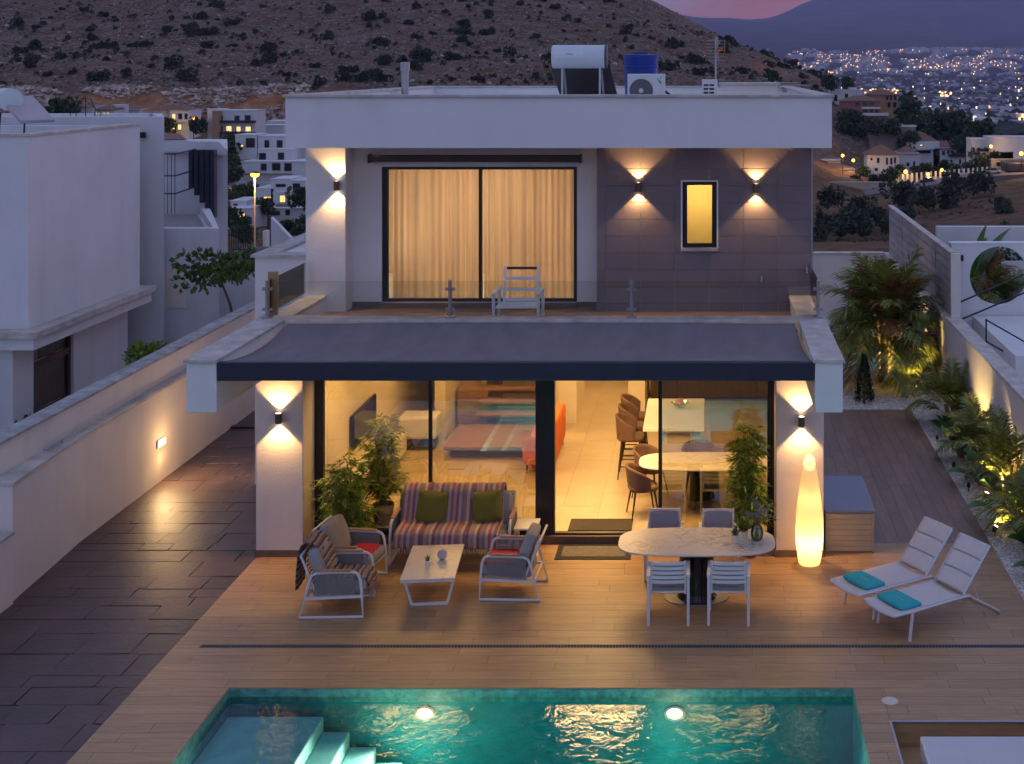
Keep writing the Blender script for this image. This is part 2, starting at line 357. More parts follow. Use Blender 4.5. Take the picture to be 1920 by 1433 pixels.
def terrain_material():
    m = bpy.data.materials.new('hillside'); m.use_nodes = True; n, l = m.node_tree.nodes, m.node_tree.links
    b = n['Principled BSDF']; b.inputs['Roughness'].default_value = 0.95; b.inputs['Specular IOR Level'].default_value = 0.1
    ge = n.new('ShaderNodeNewGeometry'); sp = n.new('ShaderNodeSeparateXYZ'); l.new(ge.outputs['Position'], sp.inputs[0])
    nz = n.new('ShaderNodeSeparateXYZ'); l.new(ge.outputs['Normal'], nz.inputs[0])
    def noise(scale, detail=6, dist=0.0, st=(1, 1, 1)):
        mp = n.new('ShaderNodeMapping'); mp.inputs['Scale'].default_value = st; l.new(ge.outputs['Position'], mp.inputs[0])
        t = n.new('ShaderNodeTexNoise'); t.inputs['Scale'].default_value = scale; t.inputs['Detail'].default_value = detail; t.inputs['Distortion'].default_value = dist
        l.new(mp.outputs[0], t.inputs['Vector']); return t.outputs['Fac']
    def ramp(src, stops):
        r = n.new('ShaderNodeValToRGB'); r.color_ramp.elements[0].position = stops[0][0]; r.color_ramp.elements[0].color = stops[0][1] + (1,)
        r.color_ramp.elements[1].position = stops[-1][0]; r.color_ramp.elements[1].color = stops[-1][1] + (1,)
        for p, c in stops[1:-1]: e = r.color_ramp.elements.new(p); e.color = c + (1,)
        l.new(src, r.inputs[0]); return r.outputs[0]
    def mix(f, a, c):
        x = n.new('ShaderNodeMix'); x.data_type = 'RGBA'; l.new(f, x.inputs[0]); l.new(a, x.inputs[6]); l.new(c, x.inputs[7]); return x.outputs[2]
    W = (1, 1, 1); K = (0, 0, 0)
    soil = ramp(noise(0.09, 8, 0.6), [(0.3, (0.085, 0.044, 0.025)), (0.5, (0.14, 0.080, 0.046)), (0.7, (0.19, 0.125, 0.088))])
    rock = ramp(noise(0.55, 8, 1.2, (1, 1, 2)), [(0.35, (0.075, 0.046, 0.034)), (0.62, (0.25, 0.20, 0.18))])
    base = mix(ramp(noise(0.33, 6, 1.0), [(0.47, K), (0.60, W)]), soil, rock)
    clay = ramp(noise(0.16, 8, 0.8), [(0.3, (0.22, 0.085, 0.035)), (0.55, (0.38, 0.18, 0.085)), (0.72, (0.52, 0.38, 0.29))])
    base = mix(ramp(nz.outputs['Z'], [(0.80, W), (0.91, K)]), base, clay)
    grass = ramp(noise(0.25, 7, 0.5), [(0.3, (0.085, 0.052, 0.030)), (0.7, (0.20, 0.12, 0.066))])
    near = n.new('ShaderNodeMapRange'); near.inputs[1].default_value = 285; near.inputs[2].default_value = 325; l.new(sp.outputs['Y'], near.inputs[0])
    base = mix(near.outputs[0], grass, base)
    val = ramp(noise(0.0045, 9, 0.8), [(0.32, (0.020, 0.028, 0.022)), (0.52, (0.045, 0.052, 0.036)), (0.72, (0.13, 0.105, 0.085))])
    far = n.new('ShaderNodeMapRange'); far.inputs[1].default_value = 520; far.inputs[2].default_value = 1100; l.new(sp.outputs['Y'], far.inputs[0])
    sw = n.new('ShaderNodeMapRange'); sw.inputs[1].default_value = 20; sw.inputs[2].default_value = -4; l.new(sp.outputs['Z'], sw.inputs[0])
    low = n.new('ShaderNodeMath'); low.operation = 'MULTIPLY'; l.new(far.outputs[0], low.inputs[0]); l.new(sw.outputs[0], low.inputs[1])
    vf = n.new('ShaderNodeMapRange'); vf.inputs[1].default_value = 1100; vf.inputs[2].default_value = 1500; l.new(sp.outputs['Y'], vf.inputs[0])
    mxx = n.new('ShaderNodeMath'); mxx.operation = 'MAXIMUM'; l.new(low.outputs[0], mxx.inputs[0]); l.new(vf.outputs[0], mxx.inputs[1])
    base = mix(mxx.outputs[0], base, val)
    l.new(base, b.inputs['Base Color'])
    bp = n.new('ShaderNodeBump'); bp.inputs['Strength'].default_value = 0.9; bp.inputs['Distance'].default_value = 1.2
    l.new(noise(0.5, 9, 0.8), bp.inputs['Height']); l.new(bp.outputs[0], b.inputs['Normal'])
    return m
hill_mat = terrain_material()
def build_terrain():
    cols = [-1000 + 3900 * i / 260 for i in range(261)]
    Ds = [2, 8, 20, 30, 45, 58, 70, 85, 100, 120, 140, 160, 180, 200, 218] + list(range(235, 345, 5)) + [345, 347, 349, 352, 355] + list(range(360, 700, 5)) + \
         list(range(700, 1000, 25)) + [1000 * 1.035 ** k for k in range(0, 78)] + [14400, 15500]
    Ds = sorted({float(d) for d in Ds}); nc = len(cols); m = MB()
    for D in Ds:
        for px in cols: m.v.append(((px - 1327) * D / FPX, D - CAM_D, terrain_z(px, D)))
    for j in range(len(Ds) - 1):
        for i in range(nc - 1): m.f.append((j * nc + i, j * nc + i + 1, (j + 1) * nc + i + 1, (j + 1) * nc + i))
    m.build('terrain', hill_mat, smooth=180, kind='structure')
build_terrain()
def ground_z(X, D): return terrain_z(1327 + X * FPX / D, D)
MB().quad((-600, -17.5, -3.05), (600, -17.5, -3.05), (600, -600, -3.05), (-600, -600, -3.05)).build('ground', hill_mat, kind='structure')

# ---------------------------------------------------------------- deck, driveway, pool
DX0, DX1, DYB = -6.61, 4.26, 8.1           # deck edges
PX0, PX1, PY1, PY0 = -5.53, 1.68, -3.96, -7.6      # pool
QX0, QX1, QY1 = 2.0, 4.22, -4.72           # sunken seat pit
deck = MB()
deck.box(DX0, DX1, PY1 + 0.03, 0.56, -0.30, -0.012); deck.box(1.70, DX1, 0.56, DYB, -0.30, -0.012)
deck.box(DX0, PX0 - 0.03, PY0, PY1 + 0.03, -0.30, -0.012); deck.box(PX1 + 0.03, QX0 - 0.02, PY0, PY1 + 0.03, -0.30, -0.012); deck.box(QX0 - 0.02, DX1, QY1 + 0.02, PY1 + 0.03, -0.30, -0.012); deck.box(QX1 + 0.02, DX1, PY0, QY1 + 0.02, -0.3, -0.012)
deck_o = deck.build('deck', grout, kind='structure')
planks = []
def rows_x(x0, x1, y0, y1, up=True, pitch=0.2, ln=1.2):
    y = y0 if up else y1; r = random.Random(int(abs(y0 * 100)) + 3)
    while (y < y1 - 0.03) if up else (y > y0 + 0.03):
        a, b = (y, min(y + pitch, y1)) if up else (max(y - pitch, y0), y)
        x = x0 - r.random() * ln
        while x < x1 - 0.01:
            s, e = max(x, x0), min(x + ln, x1)
            if e - s > 0.006: planks.append((s, e, a, b, 0))
            x += ln
        y += pitch if up else -pitch
rows_x(DX0, DX1, -2.85, 0.55)
rows_x(DX0, DX1, PY1, -2.94, up=False, pitch=0.204)
rows_x(DX0, PX0, PY0, PY1, up=False); rows_x(PX1, QX0, PY0, PY1, up=False); rows_x(QX0, DX1, QY1, PY1, up=False); rows_x(QX1, DX1, PY0, QY1, up=False)
x = 1.70; r = random.Random(4)
while x < DX1 - 0.03:
    y = 0.55 - r.random() * 1.2
    while y < DYB - 0.01:
        s, e = max(y, 0.55), min(y + 1.2, DYB)
        if e - s > 0.04: planks.append((x, min(x + 0.2, DX1), s, e, 1))
        y += 1.2
    x += 0.2
planks.sort(key=lambda p: p[2])
vis = [p for p in planks if p[3] > -5.7]; hid = [p for p in planks if p[3] <= -5.7]
G = 0.0022
rest = [MB(), MB()]
for i, (a, b, c, d, k) in enumerate(vis + hid):
    if i < 300: box(a + G, b - G, c + G, d - G, -0.011, rng.uniform(-0.0006, 0.0006)).build('plank', plank_mat_y_shaded if k else plank_mat, deck_o)
    else: rest[k].box(a + G, b - G, c + G, d - G, -0.011, 0.0)
for k, m in enumerate(rest):
    if m.v: m.build('plank_field', plank_mat_y_shaded if k else plank_mat, deck_o, kind='stuff')

# slot drain
dr = thing('drain_channel', 'long slotted grey drain grating set across the wood-look deck', 'drain', (-1.0, -2.895, 0))
drain_grey = mat('drain_grey', (0.16, 0.15, 0.145), 0.6, var=0.2)
drain_dark = mat('drain_dark', (0.012, 0.012, 0.012), 0.8)
box(-5.28, 5.26, -0.045, 0.045, -0.05, -0.011).build('channel', drain_dark, dr)
m = MB(); m.box(-5.28, 5.26, -0.045, -0.036, -0.01, 0.001); m.box(-5.28, 5.26, 0.036, 0.045, -0.01, 0.001); m.build('frame', drain_grey, dr)
m = MB(); x = -5.27
while x < 5.25: m.box(x, x + 0.016, -0.0355, 0.0355, -0.01, 0.0); x += 0.040
m.build('grating_bars', drain_grey, dr, kind='stuff')
box(DX0, -6.285, -2.94, -2.85, -0.011, 0.0).build('plank', plank_mat, deck_o)

# driveway of stamped concrete stones
WX = -9.5
drive_mat = mat('stamped_concrete', (0.075, 0.045, 0.043), 0.47, var=0.40, scale=1.8, bump=0.38, bscale=13, coords='World', isl=0.10, rvar=0.10, spec=0.6)
drive_joint = mat('stamped_joint', (0.045, 0.029, 0.027), 0.8, coords='World')
drv = MB().box(-9.75, DX0 - 0.004, -8.0, 12.0, -0.30, -0.022).build('driveway', drive_joint, kind='structure')
y = -7.7; r = random.Random(12); row = 0
while y < 11.5:
    h = r.choice([0.28, 0.42, 0.42, 0.56]); x = -9.74 - r.random() * 0.8
    while x < DX0 - 0.01:
        w = r.uniform(0.45, 1.1); s, e = max(x, -9.74), min(x + w, DX0 - 0.006)
        if e - s > 0.06:
            j = lambda: r.uniform(-0.012, 0.012); g = 0.0035
            q = [(s + g + (j() if s > -9.7 else 0), y + g + j()), (e - g + (j() if e < DX0 - 0.05 else 0), y + g + j()), (e - g + (j() if e < DX0 - 0.05 else 0), y + h - g + j()), (s + g, y + h - g + j())]
            MB().prism(q, -0.03, -0.010 + r.uniform(-0.003, 0.003)).build('stone', drive_mat, drv, bevel=0.004)
        x += w
    y += h

# pool
pool_tile = mat('pool_mosaic', (0.006, 0.27, 0.30), 0.5, var=0.22, scale=2.2, coords='World', bump=0.2, bscale=30)
pool_rim = mat('pool_rim_mosaic', (0.11, 0.32, 0.27), 0.4, var=0.35, scale=14, coords='World', detail=2)
pool_step_m = mat('pool_step', (0.24, 0.58, 0.52), 0.5, var=0.15, scale=3, coords='World')
PB = -1.25
pool = thing('swimming_pool', 'lit turquoise swimming pool sunk in the deck with corner steps', 'pool', (-2, -5.8, 0))
m = MB(); m.box(PX0 - 0.2, PX1 + 0.2, PY0 - 0.2, PY1 + 0.2, PB - 0.2, PB)
m.build('pool_floor', pool_tile, pool, world=True)
m = MB(); e_ = 0.003; m.box(PX0 - 0.2, PX1 + 0.2, PY1 - e_, PY1 + 0.2, PB, -0.161); m.box(PX0 - 0.2, PX0 + e_, PY0, PY1 - e_, PB, -0.161); m.box(PX1 - e_, PX1 + 0.2, PY0, PY1 - e_, PB, -0.161); m.box(PX0, PX1, PY0 - 0.2, PY0 + e_, PB, -0.161)
m.build('pool_wall', pool_tile, pool, world=True)
m = MB(); m.box(PX0 - 0.2, PX1 + 0.2, PY1 - 0.007, PY1 + 0.2, -0.16, -0.013); m.box(PX0 - 0.2, PX0 + 0.007, PY0, PY1 - 0.007, -0.16, -0.013); m.box(PX1 - 0.007, PX1 + 0.2, PY0, PY1 - 0.007, -0.16, -0.013); m.box(PX0, PX1, PY0 - 0.2, PY0, -0.16, -0.013)
m.build('tile_band', pool_rim, pool, world=True)
for i in range(5):
    z = -0.30 - 0.16 * i; x1 = -4.42 + 0.31 * i
    MB().box(PX0 + 0.002 if i == 0 else -4.42 + 0.31 * (i - 1), x1, PY0, PY1 - 0.05 - 0.03 * i, PB + 0.001, z).build('step', pool_step_m, pool, world=True, bevel=0.02)
def water_material():
    m = bpy.data.materials.new('pool_water'); m.use_nodes = True; n, l = m.node_tree.nodes, m.node_tree.links
    n.remove(n['Principled BSDF']); t = n.new('ShaderNodeBsdfTransparent'); t.inputs[0].default_value = (0.78, 0.96, 0.97, 1)
    g = n.new('ShaderNodeBsdfGlossy'); g.inputs['Roughness'].default_value = 0.04
    ge = n.new('ShaderNodeNewGeometry'); a = n.new('ShaderNodeTexNoise'); a.inputs['Scale'].default_value = 5.0; a.inputs['Detail'].default_value = 3; a.inputs['Distortion'].default_value = 0.8
    l.new(ge.outputs['Position'], a.inputs['Vector']); bp = n.new('ShaderNodeBump'); bp.inputs['Strength'].default_value = 0.20; bp.inputs['Distance'].default_value = 0.05
    l.new(a.outputs['Fac'], bp.inputs['Height']); l.new(bp.outputs[0], g.inputs['Normal'])
    f = n.new('ShaderNodeFresnel'); f.inputs[0].default_value = 1.36; l.new(bp.outputs[0], f.inputs['Normal'])
    mx = n.new('ShaderNodeMixShader'); l.new(f.outputs[0], mx.inputs[0]); l.new(t.outputs[0], mx.inputs[1]); l.new(g.outputs[0], mx.inputs[2])
    l.new(mx.outputs[0], n['Material Output'].inputs['Surface']); return m
MB().quad((PX0, PY0, -0.10), (PX1, PY0, -0.10), (PX1, PY1, -0.10), (PX0, PY1, -0.10)).build('water', water_material(), pool, world=True)
pool_glow = emit('pool_lamp_glow', (1.0, 0.62, 0.24), 7.0)
pool_ring = mat('pool_lamp_ring', (0.6, 0.62, 0.6), 0.4)
for px in (797, 1265):
    X = gx(px, 14.79); Mx = Matrix.Translation((X, PY1 - 0.002, -0.29)) @ Matrix.Diagonal((1, 1, 0.72, 1)) @ Matrix.Rotation(R(90), 4, 'X')
    m = MB(); m.lathe([(0.09, 0), (0.12, 0.0), (0.12, 0.02), (0.09, 0.03)], n=24, cap=False).xf(Mx); ring = m.build('pool_lamp', pool_ring, pool, smooth=30, world=True)
    m = MB(); m.lathe([(0.088, 0.012), (0.06, 0.024), (0.01, 0.028)], n=24).xf(Mx); m.build('lens', pool_glow, ring, smooth=60, world=True)
    lamp('pool_light', 'POINT', (X, PY1 - 0.6, -0.5), 5, (1.0, 0.80, 0.45), 0.08)  # added fill in open water, stands in for scattered lamp light
    lamp('pool_light', 'SPOT', (X, PY1 - 0.06, -0.32), 210, (1.0, 0.93, 0.74), 0.06, rot=(R(78), 0, R(180)), spot=150, blend=0.6)
tag(MB().lathe([(0.095, -0.002), (0.095, 0.004), (0.085, 0.008), (0.012, 0.008), (0.010, 0.004)], 2.06, -4.27, 28).build('skimmer_cover', mat('skimmer_plastic', (0.62, 0.58, 0.45), 0.5), smooth=30), 'round cream skimmer cover set flush in the deck by the pool', 'cover')
# sunken seat pit with a white block table
pit = thing('seating_pit', 'sunken seating pit with pale edge trim at the deck corner', 'pit', (3.1, -6.1, -0.5))
m = MB(); m.box(QX0 - 0.1, QX1 + 0.1, PY0, QY1, -0.60, -0.55); m.build('pit_floor', plank_mat, pit, world=True)
m = MB(); m.box(QX0, QX1, QY1, QY1 + 0.1, -0.55, -0.014); m.build('pit_wall', plank_mat, pit, world=True)
m = MB(); m.box(QX0 - 0.1, QX0, PY0, QY1, -0.55, -0.014); m.build('pit_wall', plank_mat_y_shaded, pit, world=True)
m = MB(); m.box(QX0 + 0.002, QX0 + 0.18, PY0, QY1 - 0.40, -0.55, -0.30); m.box(QX0 + 0.002, QX1, QY1 - 0.40, QY1 - 0.002, -0.55, -0.28); m.build('bench', plank_mat, pit, world=True)
m = MB(); m.box(QX0 - 0.01, QX1, QY1 - 0.02, QY1 + 0.012, -0.012, 0.006); m.box(QX0 - 0.01, QX0 + 0.015, PY0, QY1 - 0.02, -0.012, 0.006); m.build('edge_trim', steel, pit, world=True)
tag(box(2.24, 4.2, -7.4, -5.24, -0.55, 0.11).build('block_table', mat('pale_microcement', (0.60, 0.58, 0.60), 0.55, var=0.05, scale=2), bevel=0.012), 'pale lavender block table standing in the sunken pit', 'table')
# ---------------------------------------------------------------- the villa
HX0, HX1 = -6.62, 1.70
FZ = 0.12                                   # indoor floor level
villa = thing('villa', 'modern white two storey villa with glass front, flat roof and lit rooms', 'house', (-2.46, 5.0, 0))
def V(mb, name, m, parent=None, **k): return mb.build(name, m, parent or villa, world=True, **k)
skirt_m = mat('skirting_tile', (0.17, 0.105, 0.07), 0.5, var=0.2, scale=5, coords='World')
for a, b in ((HX0, -5.93), (1.0, HX1)):
    p = V(box(a, b, 0, 0.55, 0, 3.0), 'pillar', stucco_cream, bevel=0.01)
    V(MB().box(a - 0.01, b + 0.01, -0.012, 0.53, 0.001, 0.10), 'skirting', skirt_m, p)
V(box(HX0, -5.93, 0.55, 11.2, -0.25, 2.75), 'side_wall', stucco); V(box(1.66, HX1, 0.55, 11.2, -0.25, 2.75), 'side_wall', stucco); V(box(-5.93, 1.66, 10.6, 11.2, -0.25, 2.75), 'back_wall', stucco)
warm_wall = mat('indoor_wall', (0.74, 0.66, 0.52), 0.8, var=0.04, coords='World')
V(box(-5.93, 1.66, 10.55, 10.6, FZ, 2.75), 'inner_back_wall', warm_wall); V(box(-5.93, -5.90, 0.75, 10.55, FZ, 2.75), 'inner_wall', warm_wall)
# step in front of the windows
V(box(-5.93, 1.0, 0.50, 0.56, -0.02, FZ - 0.004), 'threshold_step', skirt_m)
V(box(-5.93, 1.66, 0.56, 10.6, -0.1, FZ - 0.006), 'indoor_floor', grout)
fl = [o for o in villa.children if o.name.startswith('indoor_floor')][0]
tile_in = mat('beige_floor_tile', (0.50, 0.40, 0.27), 0.38, var=0.12, scale=1.5, coords='World', isl=0.05, rvar=0.08)
for i in range(13):
    for j in range(9):
        a, b = -5.93 + 0.6 * i, min(-5.93 + 0.6 * (i + 1), 1.66); c, d = 0.62 + 1.2 * j - (0.6 if i % 2 else 0), 0.62 + 1.2 * (j + 1) - (0.6 if i % 2 else 0)
        c, d = max(c, 0.58), min(d, 10.55)
        if d - c > 0.05: V(box(a + 0.002, b - 0.002, c + 0.002, d - 0.002, FZ - 0.0055, FZ), 'floor_tile', tile_in, fl)
V(box(HX0, HX1, 0.02, 11.2, 3.0, 3.2), 'floor_slab', stucco); V(box(-5.93, 1.66, 0.56, 10.6, 2.75, 3.0), 'ceiling', warm_wall)
V(box(-5.93, 1.0, 0.50, 0.56, 2.62, 3.0), 'window_lintel', stucco_cream)
# terrace parapet with coping
pf = V(box(HX0, HX1, 0, 0.30, 3.002, 3.43), 'parapet', stucco)
V(box(HX0 - 0.03, HX1 + 0.03, -0.035, 0.32, 3.432, 3.475), 'coping', coping_stone, pf, bevel=0.006)
for a, b in ((HX0, -6.2), (1.34, HX1)):
    pp = V(box(a, b, 0.30, 2.0, 3.2, 3.43), 'parapet', stucco)
    V(box(a - 0.03, b + 0.02, 0.322, 2.0, 3.432, 3.475), 'coping', coping_stone, pp, bevel=0.006)
terr_m = mat('terrace_tile', (0.20, 0.13, 0.09), 0.5, var=0.2, scale=2, coords='World', stretch=(1, 5, 1))
tf = V(box(-6.2, 1.34, 0.30, 2.5, 3.2, 3.205), 'terrace_floor', grout)
for i in range(7):
    for j in range(11):
        a = -6.2 + 1.2 * i - (0.6 if j % 2 else 0); c = 0.30 + 0.2 * j
        s, e = max(a, -6.2), min(a + 1.2, 1.34)
        if e > s + 0.02: V(box(s + .002, e - .002, c + .002, c + .198, 3.205, 3.212), 'terrace_tile', terr_m, tf)
# side beams carrying the awning
for a, b, lab in ((-6.60, -6.22, 'l'), (1.36, 1.71, 'r')):
    be = V(box(a, b, -2.55, 0.0, 2.80, 3.43), 'beam', stucco, bevel=0.008)
    V(box(a - 0.03, b + 0.02, -2.585, -0.037, 3.432, 3.475), 'coping', coping_stone, be, bevel=0.006)
# ground floor window wall
WY = 0.56
fr = V(MB().box(-5.93, -5.80, WY, WY + 0.09, FZ, 2.62).box(-2.60, -2.31, WY, WY + 0.12, FZ, 2.62).box(0.90, 1.0, WY, WY + 0.09, FZ, 2.62).box(-5.80, -2.60, WY, WY + 0.09, FZ, FZ + 0.07).box(-2.31, 0.90, WY, WY + 0.09, FZ - 0.001, FZ + 0.025)
       .box(-5.80, 0.90, WY, WY + 0.09, 2.55, 2.62), 'window_frame', dark_metal)
V(MB().box(-4.215, -4.165, WY + 0.01, WY + 0.07, FZ + 0.07, 2.55), 'mullion', dark_metal, fr); V(MB().box(-0.745, -0.69, WY + 0.01, WY + 0.07, FZ + 0.025, 2.55), 'mullion', dark_metal, fr)
for a, b in ((-5.80, -4.215), (-4.165, -2.60), (-0.69, 0.90)):
    V(MB().quad((a, WY + 0.045, FZ + 0.02), (b, WY + 0.045, FZ + 0.02), (b, WY + 0.045, 2.55), (a, WY + 0.045, 2.55)), 'pane', glass_clear, fr)
# upper floor: pillar, recessed wall with the curtained window, tiled wall
UY = 2.0
V(box(-6.52, -5.87, UY, 2.42, 3.2, 5.91), 'upper_pillar', stucco, bevel=0.01)
V(MB().holed(-5.87, -1.80, 2.40, 2.60, 3.2, 5.91, [(-5.39, -2.16, 3.29, 5.53)]), 'upper_wall', stucco)
V(MB().box(-5.87, -5.39, 2.385, 2.399, 3.213, 3.30).box(-2.16, -1.80, 2.385, 2.399, 3.213, 3.30), 'skirting', skirt_m)
V(MB().box(-5.39, -2.16, 2.30, 2.60, 3.213, 3.289), 'window_sill', skirt_m)
V(MB().box(-6.52, -6.3, 2.42, 11.2, 3.2, 5.91).box(1.55, 1.70, 2.2, 11.2, 3.2, 5.91).box(-6.3, 1.55, 10.9, 11.2, 3.2, 5.91), 'upper_side_wall', stucco)
V(box(-6.3, 1.55, 6.0, 6.06, 3.2, 5.9), 'bedroom_wall', warm_wall); V(box(-1.80, -1.74, 2.6, 6.0, 3.2, 5.9), 'bedroom_wall', warm_wall)
uf = V(MB().box(-5.39, -5.30, 2.46, 2.54, 3.29, 5.53).box(-2.22, -2.16, 2.46, 2.54, 3.29, 5.53).box(-5.30, -2.22, 2.46, 2.54, 5.48, 5.53).box(-5.30, -2.22, 2.46, 2.54, 3.29, 3.34).box(-3.795, -3.745, 2.455, 2.535, 3.34, 5.48), 'window_frame', dark_metal)
for a, b in ((-5.30, -3.795), (-3.745, -2.22)):
    V(MB().quad((a, 2.50, 3.34), (b, 2.50, 3.34), (b, 2.50, 5.48), (a, 2.50, 5.48)), 'pane', glass('upper_window_glass', (0.97, 0.97, 0.97), ior=1.6, extra=0.03), uf)
# roller blind box above
m = MB(); m.box(-5.55, -2.10, 2.22, 2.399, 5.62, 5.73); b_ = V(m, 'blind_box', mat('brown_blind_box', (0.05, 0.032, 0.028), 0.5, var=0.2), bevel=0.02)
V(MB().box(-5.57, -5.551, 2.21, 2.399, 5.60, 5.75).box(-2.099, -2.08, 2.21, 2.399, 5.60, 5.75), 'end_cap', dark_metal, b_)
# tiled wall
tw = V(MB().holed(-1.80, 1.69, UY + 0.012, 2.20, 3.2, 5.91, [(-0.41, 0.145, 4.25, 5.32)]), 'tile_wall', mat('tile_joint', (0.40, 0.34, 0.34), 0.9, coords='World'))
slate = mat('grey_wall_tile', (0.195, 0.160, 0.172), 0.55, var=0.10, scale=1.6, coords='World', isl=0.07, bump=0.06, bscale=30)
cx = [-1.80, -1.648] + [-1.648 + 0.557 * k for k in range(1, 6)] + [1.69]
zs = [3.21] + [5.535 - 0.274 * k for k in range(8, -1, -1)] + [5.905]
for a, b in zip(cx, cx[1:]):
    for c, d in zip(zs, zs[1:]):
        mb = MB().holed(a + 0.004, b - 0.004, UY, UY + 0.012, c + 0.004, d - 0.004, [(-0.41, 0.145, 4.25, 5.32)] if (b > -0.41 and a < 0.145 and d > 4.25 and c < 5.32) else [])
        if mb.v: V(mb, 'tile', slate, tw)
V(MB().box(1.675, 1.705, UY - 0.008, UY + 0.0, 3.2, 5.91), 'corner_trim', steel)
nf = V(MB().box(-0.435, -0.41, UY - 0.02, UY + 0.02, 4.25, 5.345).box(0.145, 0.17, UY - 0.02, UY + 0.02, 4.25, 5.345).box(-0.41, 0.145, UY - 0.02, UY + 0.02, 5.32, 5.345), 'window_surround', stucco)
V(box(-0.435, 0.17, UY - 0.05, UY + 0.15, 4.20, 4.25), 'sill', coping_stone, nf)
V(MB().box(-0.41, -0.335, UY + 0.06, UY + 0.12, 4.25, 5.32).box(0.07, 0.145, UY + 0.06, UY + 0.12, 4.25, 5.32).box(-0.335, 0.07, UY + 0.06, UY + 0.12, 5.26, 5.32).box(-0.335, 0.07, UY + 0.06, UY + 0.12, 4.25, 4.31), 'window_frame', dark_metal, nf)
frost = mat('frosted_blind', (0.88, 0.68, 0.30), 0.7, var=0.03, trans=0.85)
V(MB().quad((-0.335, UY + 0.10, 4.31), (0.07, UY + 0.10, 4.31), (0.07, UY + 0.10, 5.26), (-0.335, UY + 0.10, 5.26)), 'frosted_pane', frost, nf)
V(MB().box(-0.8, 0.6, 3.2, 3.25, 3.3, 5.85), 'bathroom_wall', warm_wall)
# small fittings on the tiled wall
for px, py in ((1428, 519), (1513, 502)):
    m = MB(); m.tube([(gx(px, 20.75), UY, gz(py, 20.75)), (gx(px, 20.75), UY - 0.05, gz(py, 20.75)), (gx(px, 20.75), UY - 0.06, gz(py, 20.75) - 0.08)], 0.022, 8); V(m, 'water_tap', steel, smooth=40)
# roof
rf = V(MB().box(-6.60, 1.94, 1.25, 11.3, 5.912, 6.30), 'roof', stucco)
V(MB().box(-6.60, 1.94, 1.25, 1.50, 6.301, 6.70).box(-6.60, -6.35, 1.50, 11.3, 6.301, 6.70).box(1.69, 1.94, 1.50, 11.3, 6.301, 6.70).box(-6.35, 1.69, 11.05, 11.3, 6.301, 6.70), 'roof_parapet', stucco, rf)
V(MB().box(-6.64, 1.98, 1.21, 1.54, 6.702, 6.745).box(-6.64, -6.32, 1.54, 11.34, 6.702, 6.745).box(1.66, 1.98, 1.54, 11.34, 6.702, 6.745).box(-6.32, 1.66, 11.02, 11.34, 6.702, 6.745), 'coping', coping_stone, rf, bevel=0.005)
V(box(-1.9, 1.66, 7.2, 7.45, 6.301, 6.66), 'roof_kerb', stucco_cream, rf); V(box(0.3, 1.5, 8.6, 10.2, 6.301, 6.80), 'skylight_box', stucco_cream, rf); V(box(0.25, 1.55, 8.55, 10.25, 6.802, 6.84), 'skylight_lid', coping_stone, rf)
# side wing on the left
wg = V(MB().box(-7.80, -6.64, 3.3, 9.0, -0.3, 3.90), 'side_wing', stucco)
V(MB().box(-7.86, -6.64, 3.24, 3.6, 3.902, 3.95).box(-7.86, -7.5, 3.6, 9.0, 3.902, 3.95), 'coping', coping_stone, wg)

# curtain behind the upper window (a thing of its own)
cur_m = mat('curtain_cloth', (0.80, 0.64, 0.46), 0.95, var=0.16, scale=3, stretch=(6, 1, 0.15), trans=0.6)
for k, (a, b, lab) in enumerate(((-5.30, -3.78, 'sheer cream curtain hanging behind the left half of the upper window'), (-3.76, -2.20, 'sheer cream curtain hanging behind the right half of the upper window'))):
    rr = random.Random(k); ph = [rr.uniform(0, 6) for _ in range(4)]
    def f(u, v, a=a, b=b, ph=ph):
        x = a + (b - a) * u; w = 0.035 * math.sin(34 * u + ph[0] + 1.6 * math.sin(4 * u + ph[1]) + 0.8 * math.sin(11 * u + ph[3])) * (0.6 + 0.5 * math.sin(7 * u + ph[2])) + 0.015 * math.sin(83 * u + ph[2] + 2 * math.sin(9 * u))
        return (x, 2.80 + w * (0.7 + 0.5 * (1 - v)), 3.24 + 2.32 * v)
    tag(MB().sheet(f, 140, 6).build('curtain', cur_m, smooth=180), lab, 'curtain', 'curtains of the upper window')
lamp('bedroom_light', 'AREA', (-3.8, 4.2, 5.8), 32, (1.0, 0.67, 0.40), 2.2, size_y=1.2, rot=(0, 0, 0))
lamp('bathroom_light', 'POINT', (-0.13, 2.7, 5.2), 10, (1.0, 0.72, 0.30), 0.1)
# bedside lamp glowing through the curtain
bl = thing('bedside_lamp', 'small glowing bedside lamp seen through the upper curtain', 'lamp', (-5.05, 3.4, 3.9))
m = MB(); m.lathe([(0.10, 0.0), (0.10, 0.02), (0.015, 0.03), (0.015, 0.30)], n=14); m.build('base', dark_metal, bl, smooth=40)
m = MB(); m.lathe([(0.13, 0.28), (0.09, 0.48)], n=18, cap=False); m.build('shade', emit('lamp_shade_glow', (1.0, 0.75, 0.40), 4), bl, smooth=60)
m = MB(); m.box(-0.22, 0.22, -0.2, 0.2, -0.69, -0.64).box(-0.20, 0.20, -0.18, 0.18, -0.64, 0.0)
tag(m.build('nightstand', stair_wood), 'wooden nightstand under the bedside lamp behind the curtain', 'nightstand').location = (-5.05, 3.4, 3.9)

# indoor light of the ground floor (recessed ceiling downlights over the living room)
for X, Y, e in ((-4.6, 1.3, 48), (-1.7, 1.2, 54), (0.3, 1.3, 30), (-4.4, 4.4, 34), (-1.9, 5.0, 30), (0.6, 5.8, 10), (-4.2, 7.6, 20), (-1.9, 8.6, 26)):
    lamp('ceiling_downlight', 'AREA', (X, Y, 2.73), e * 1.1, WARM, 1.3)

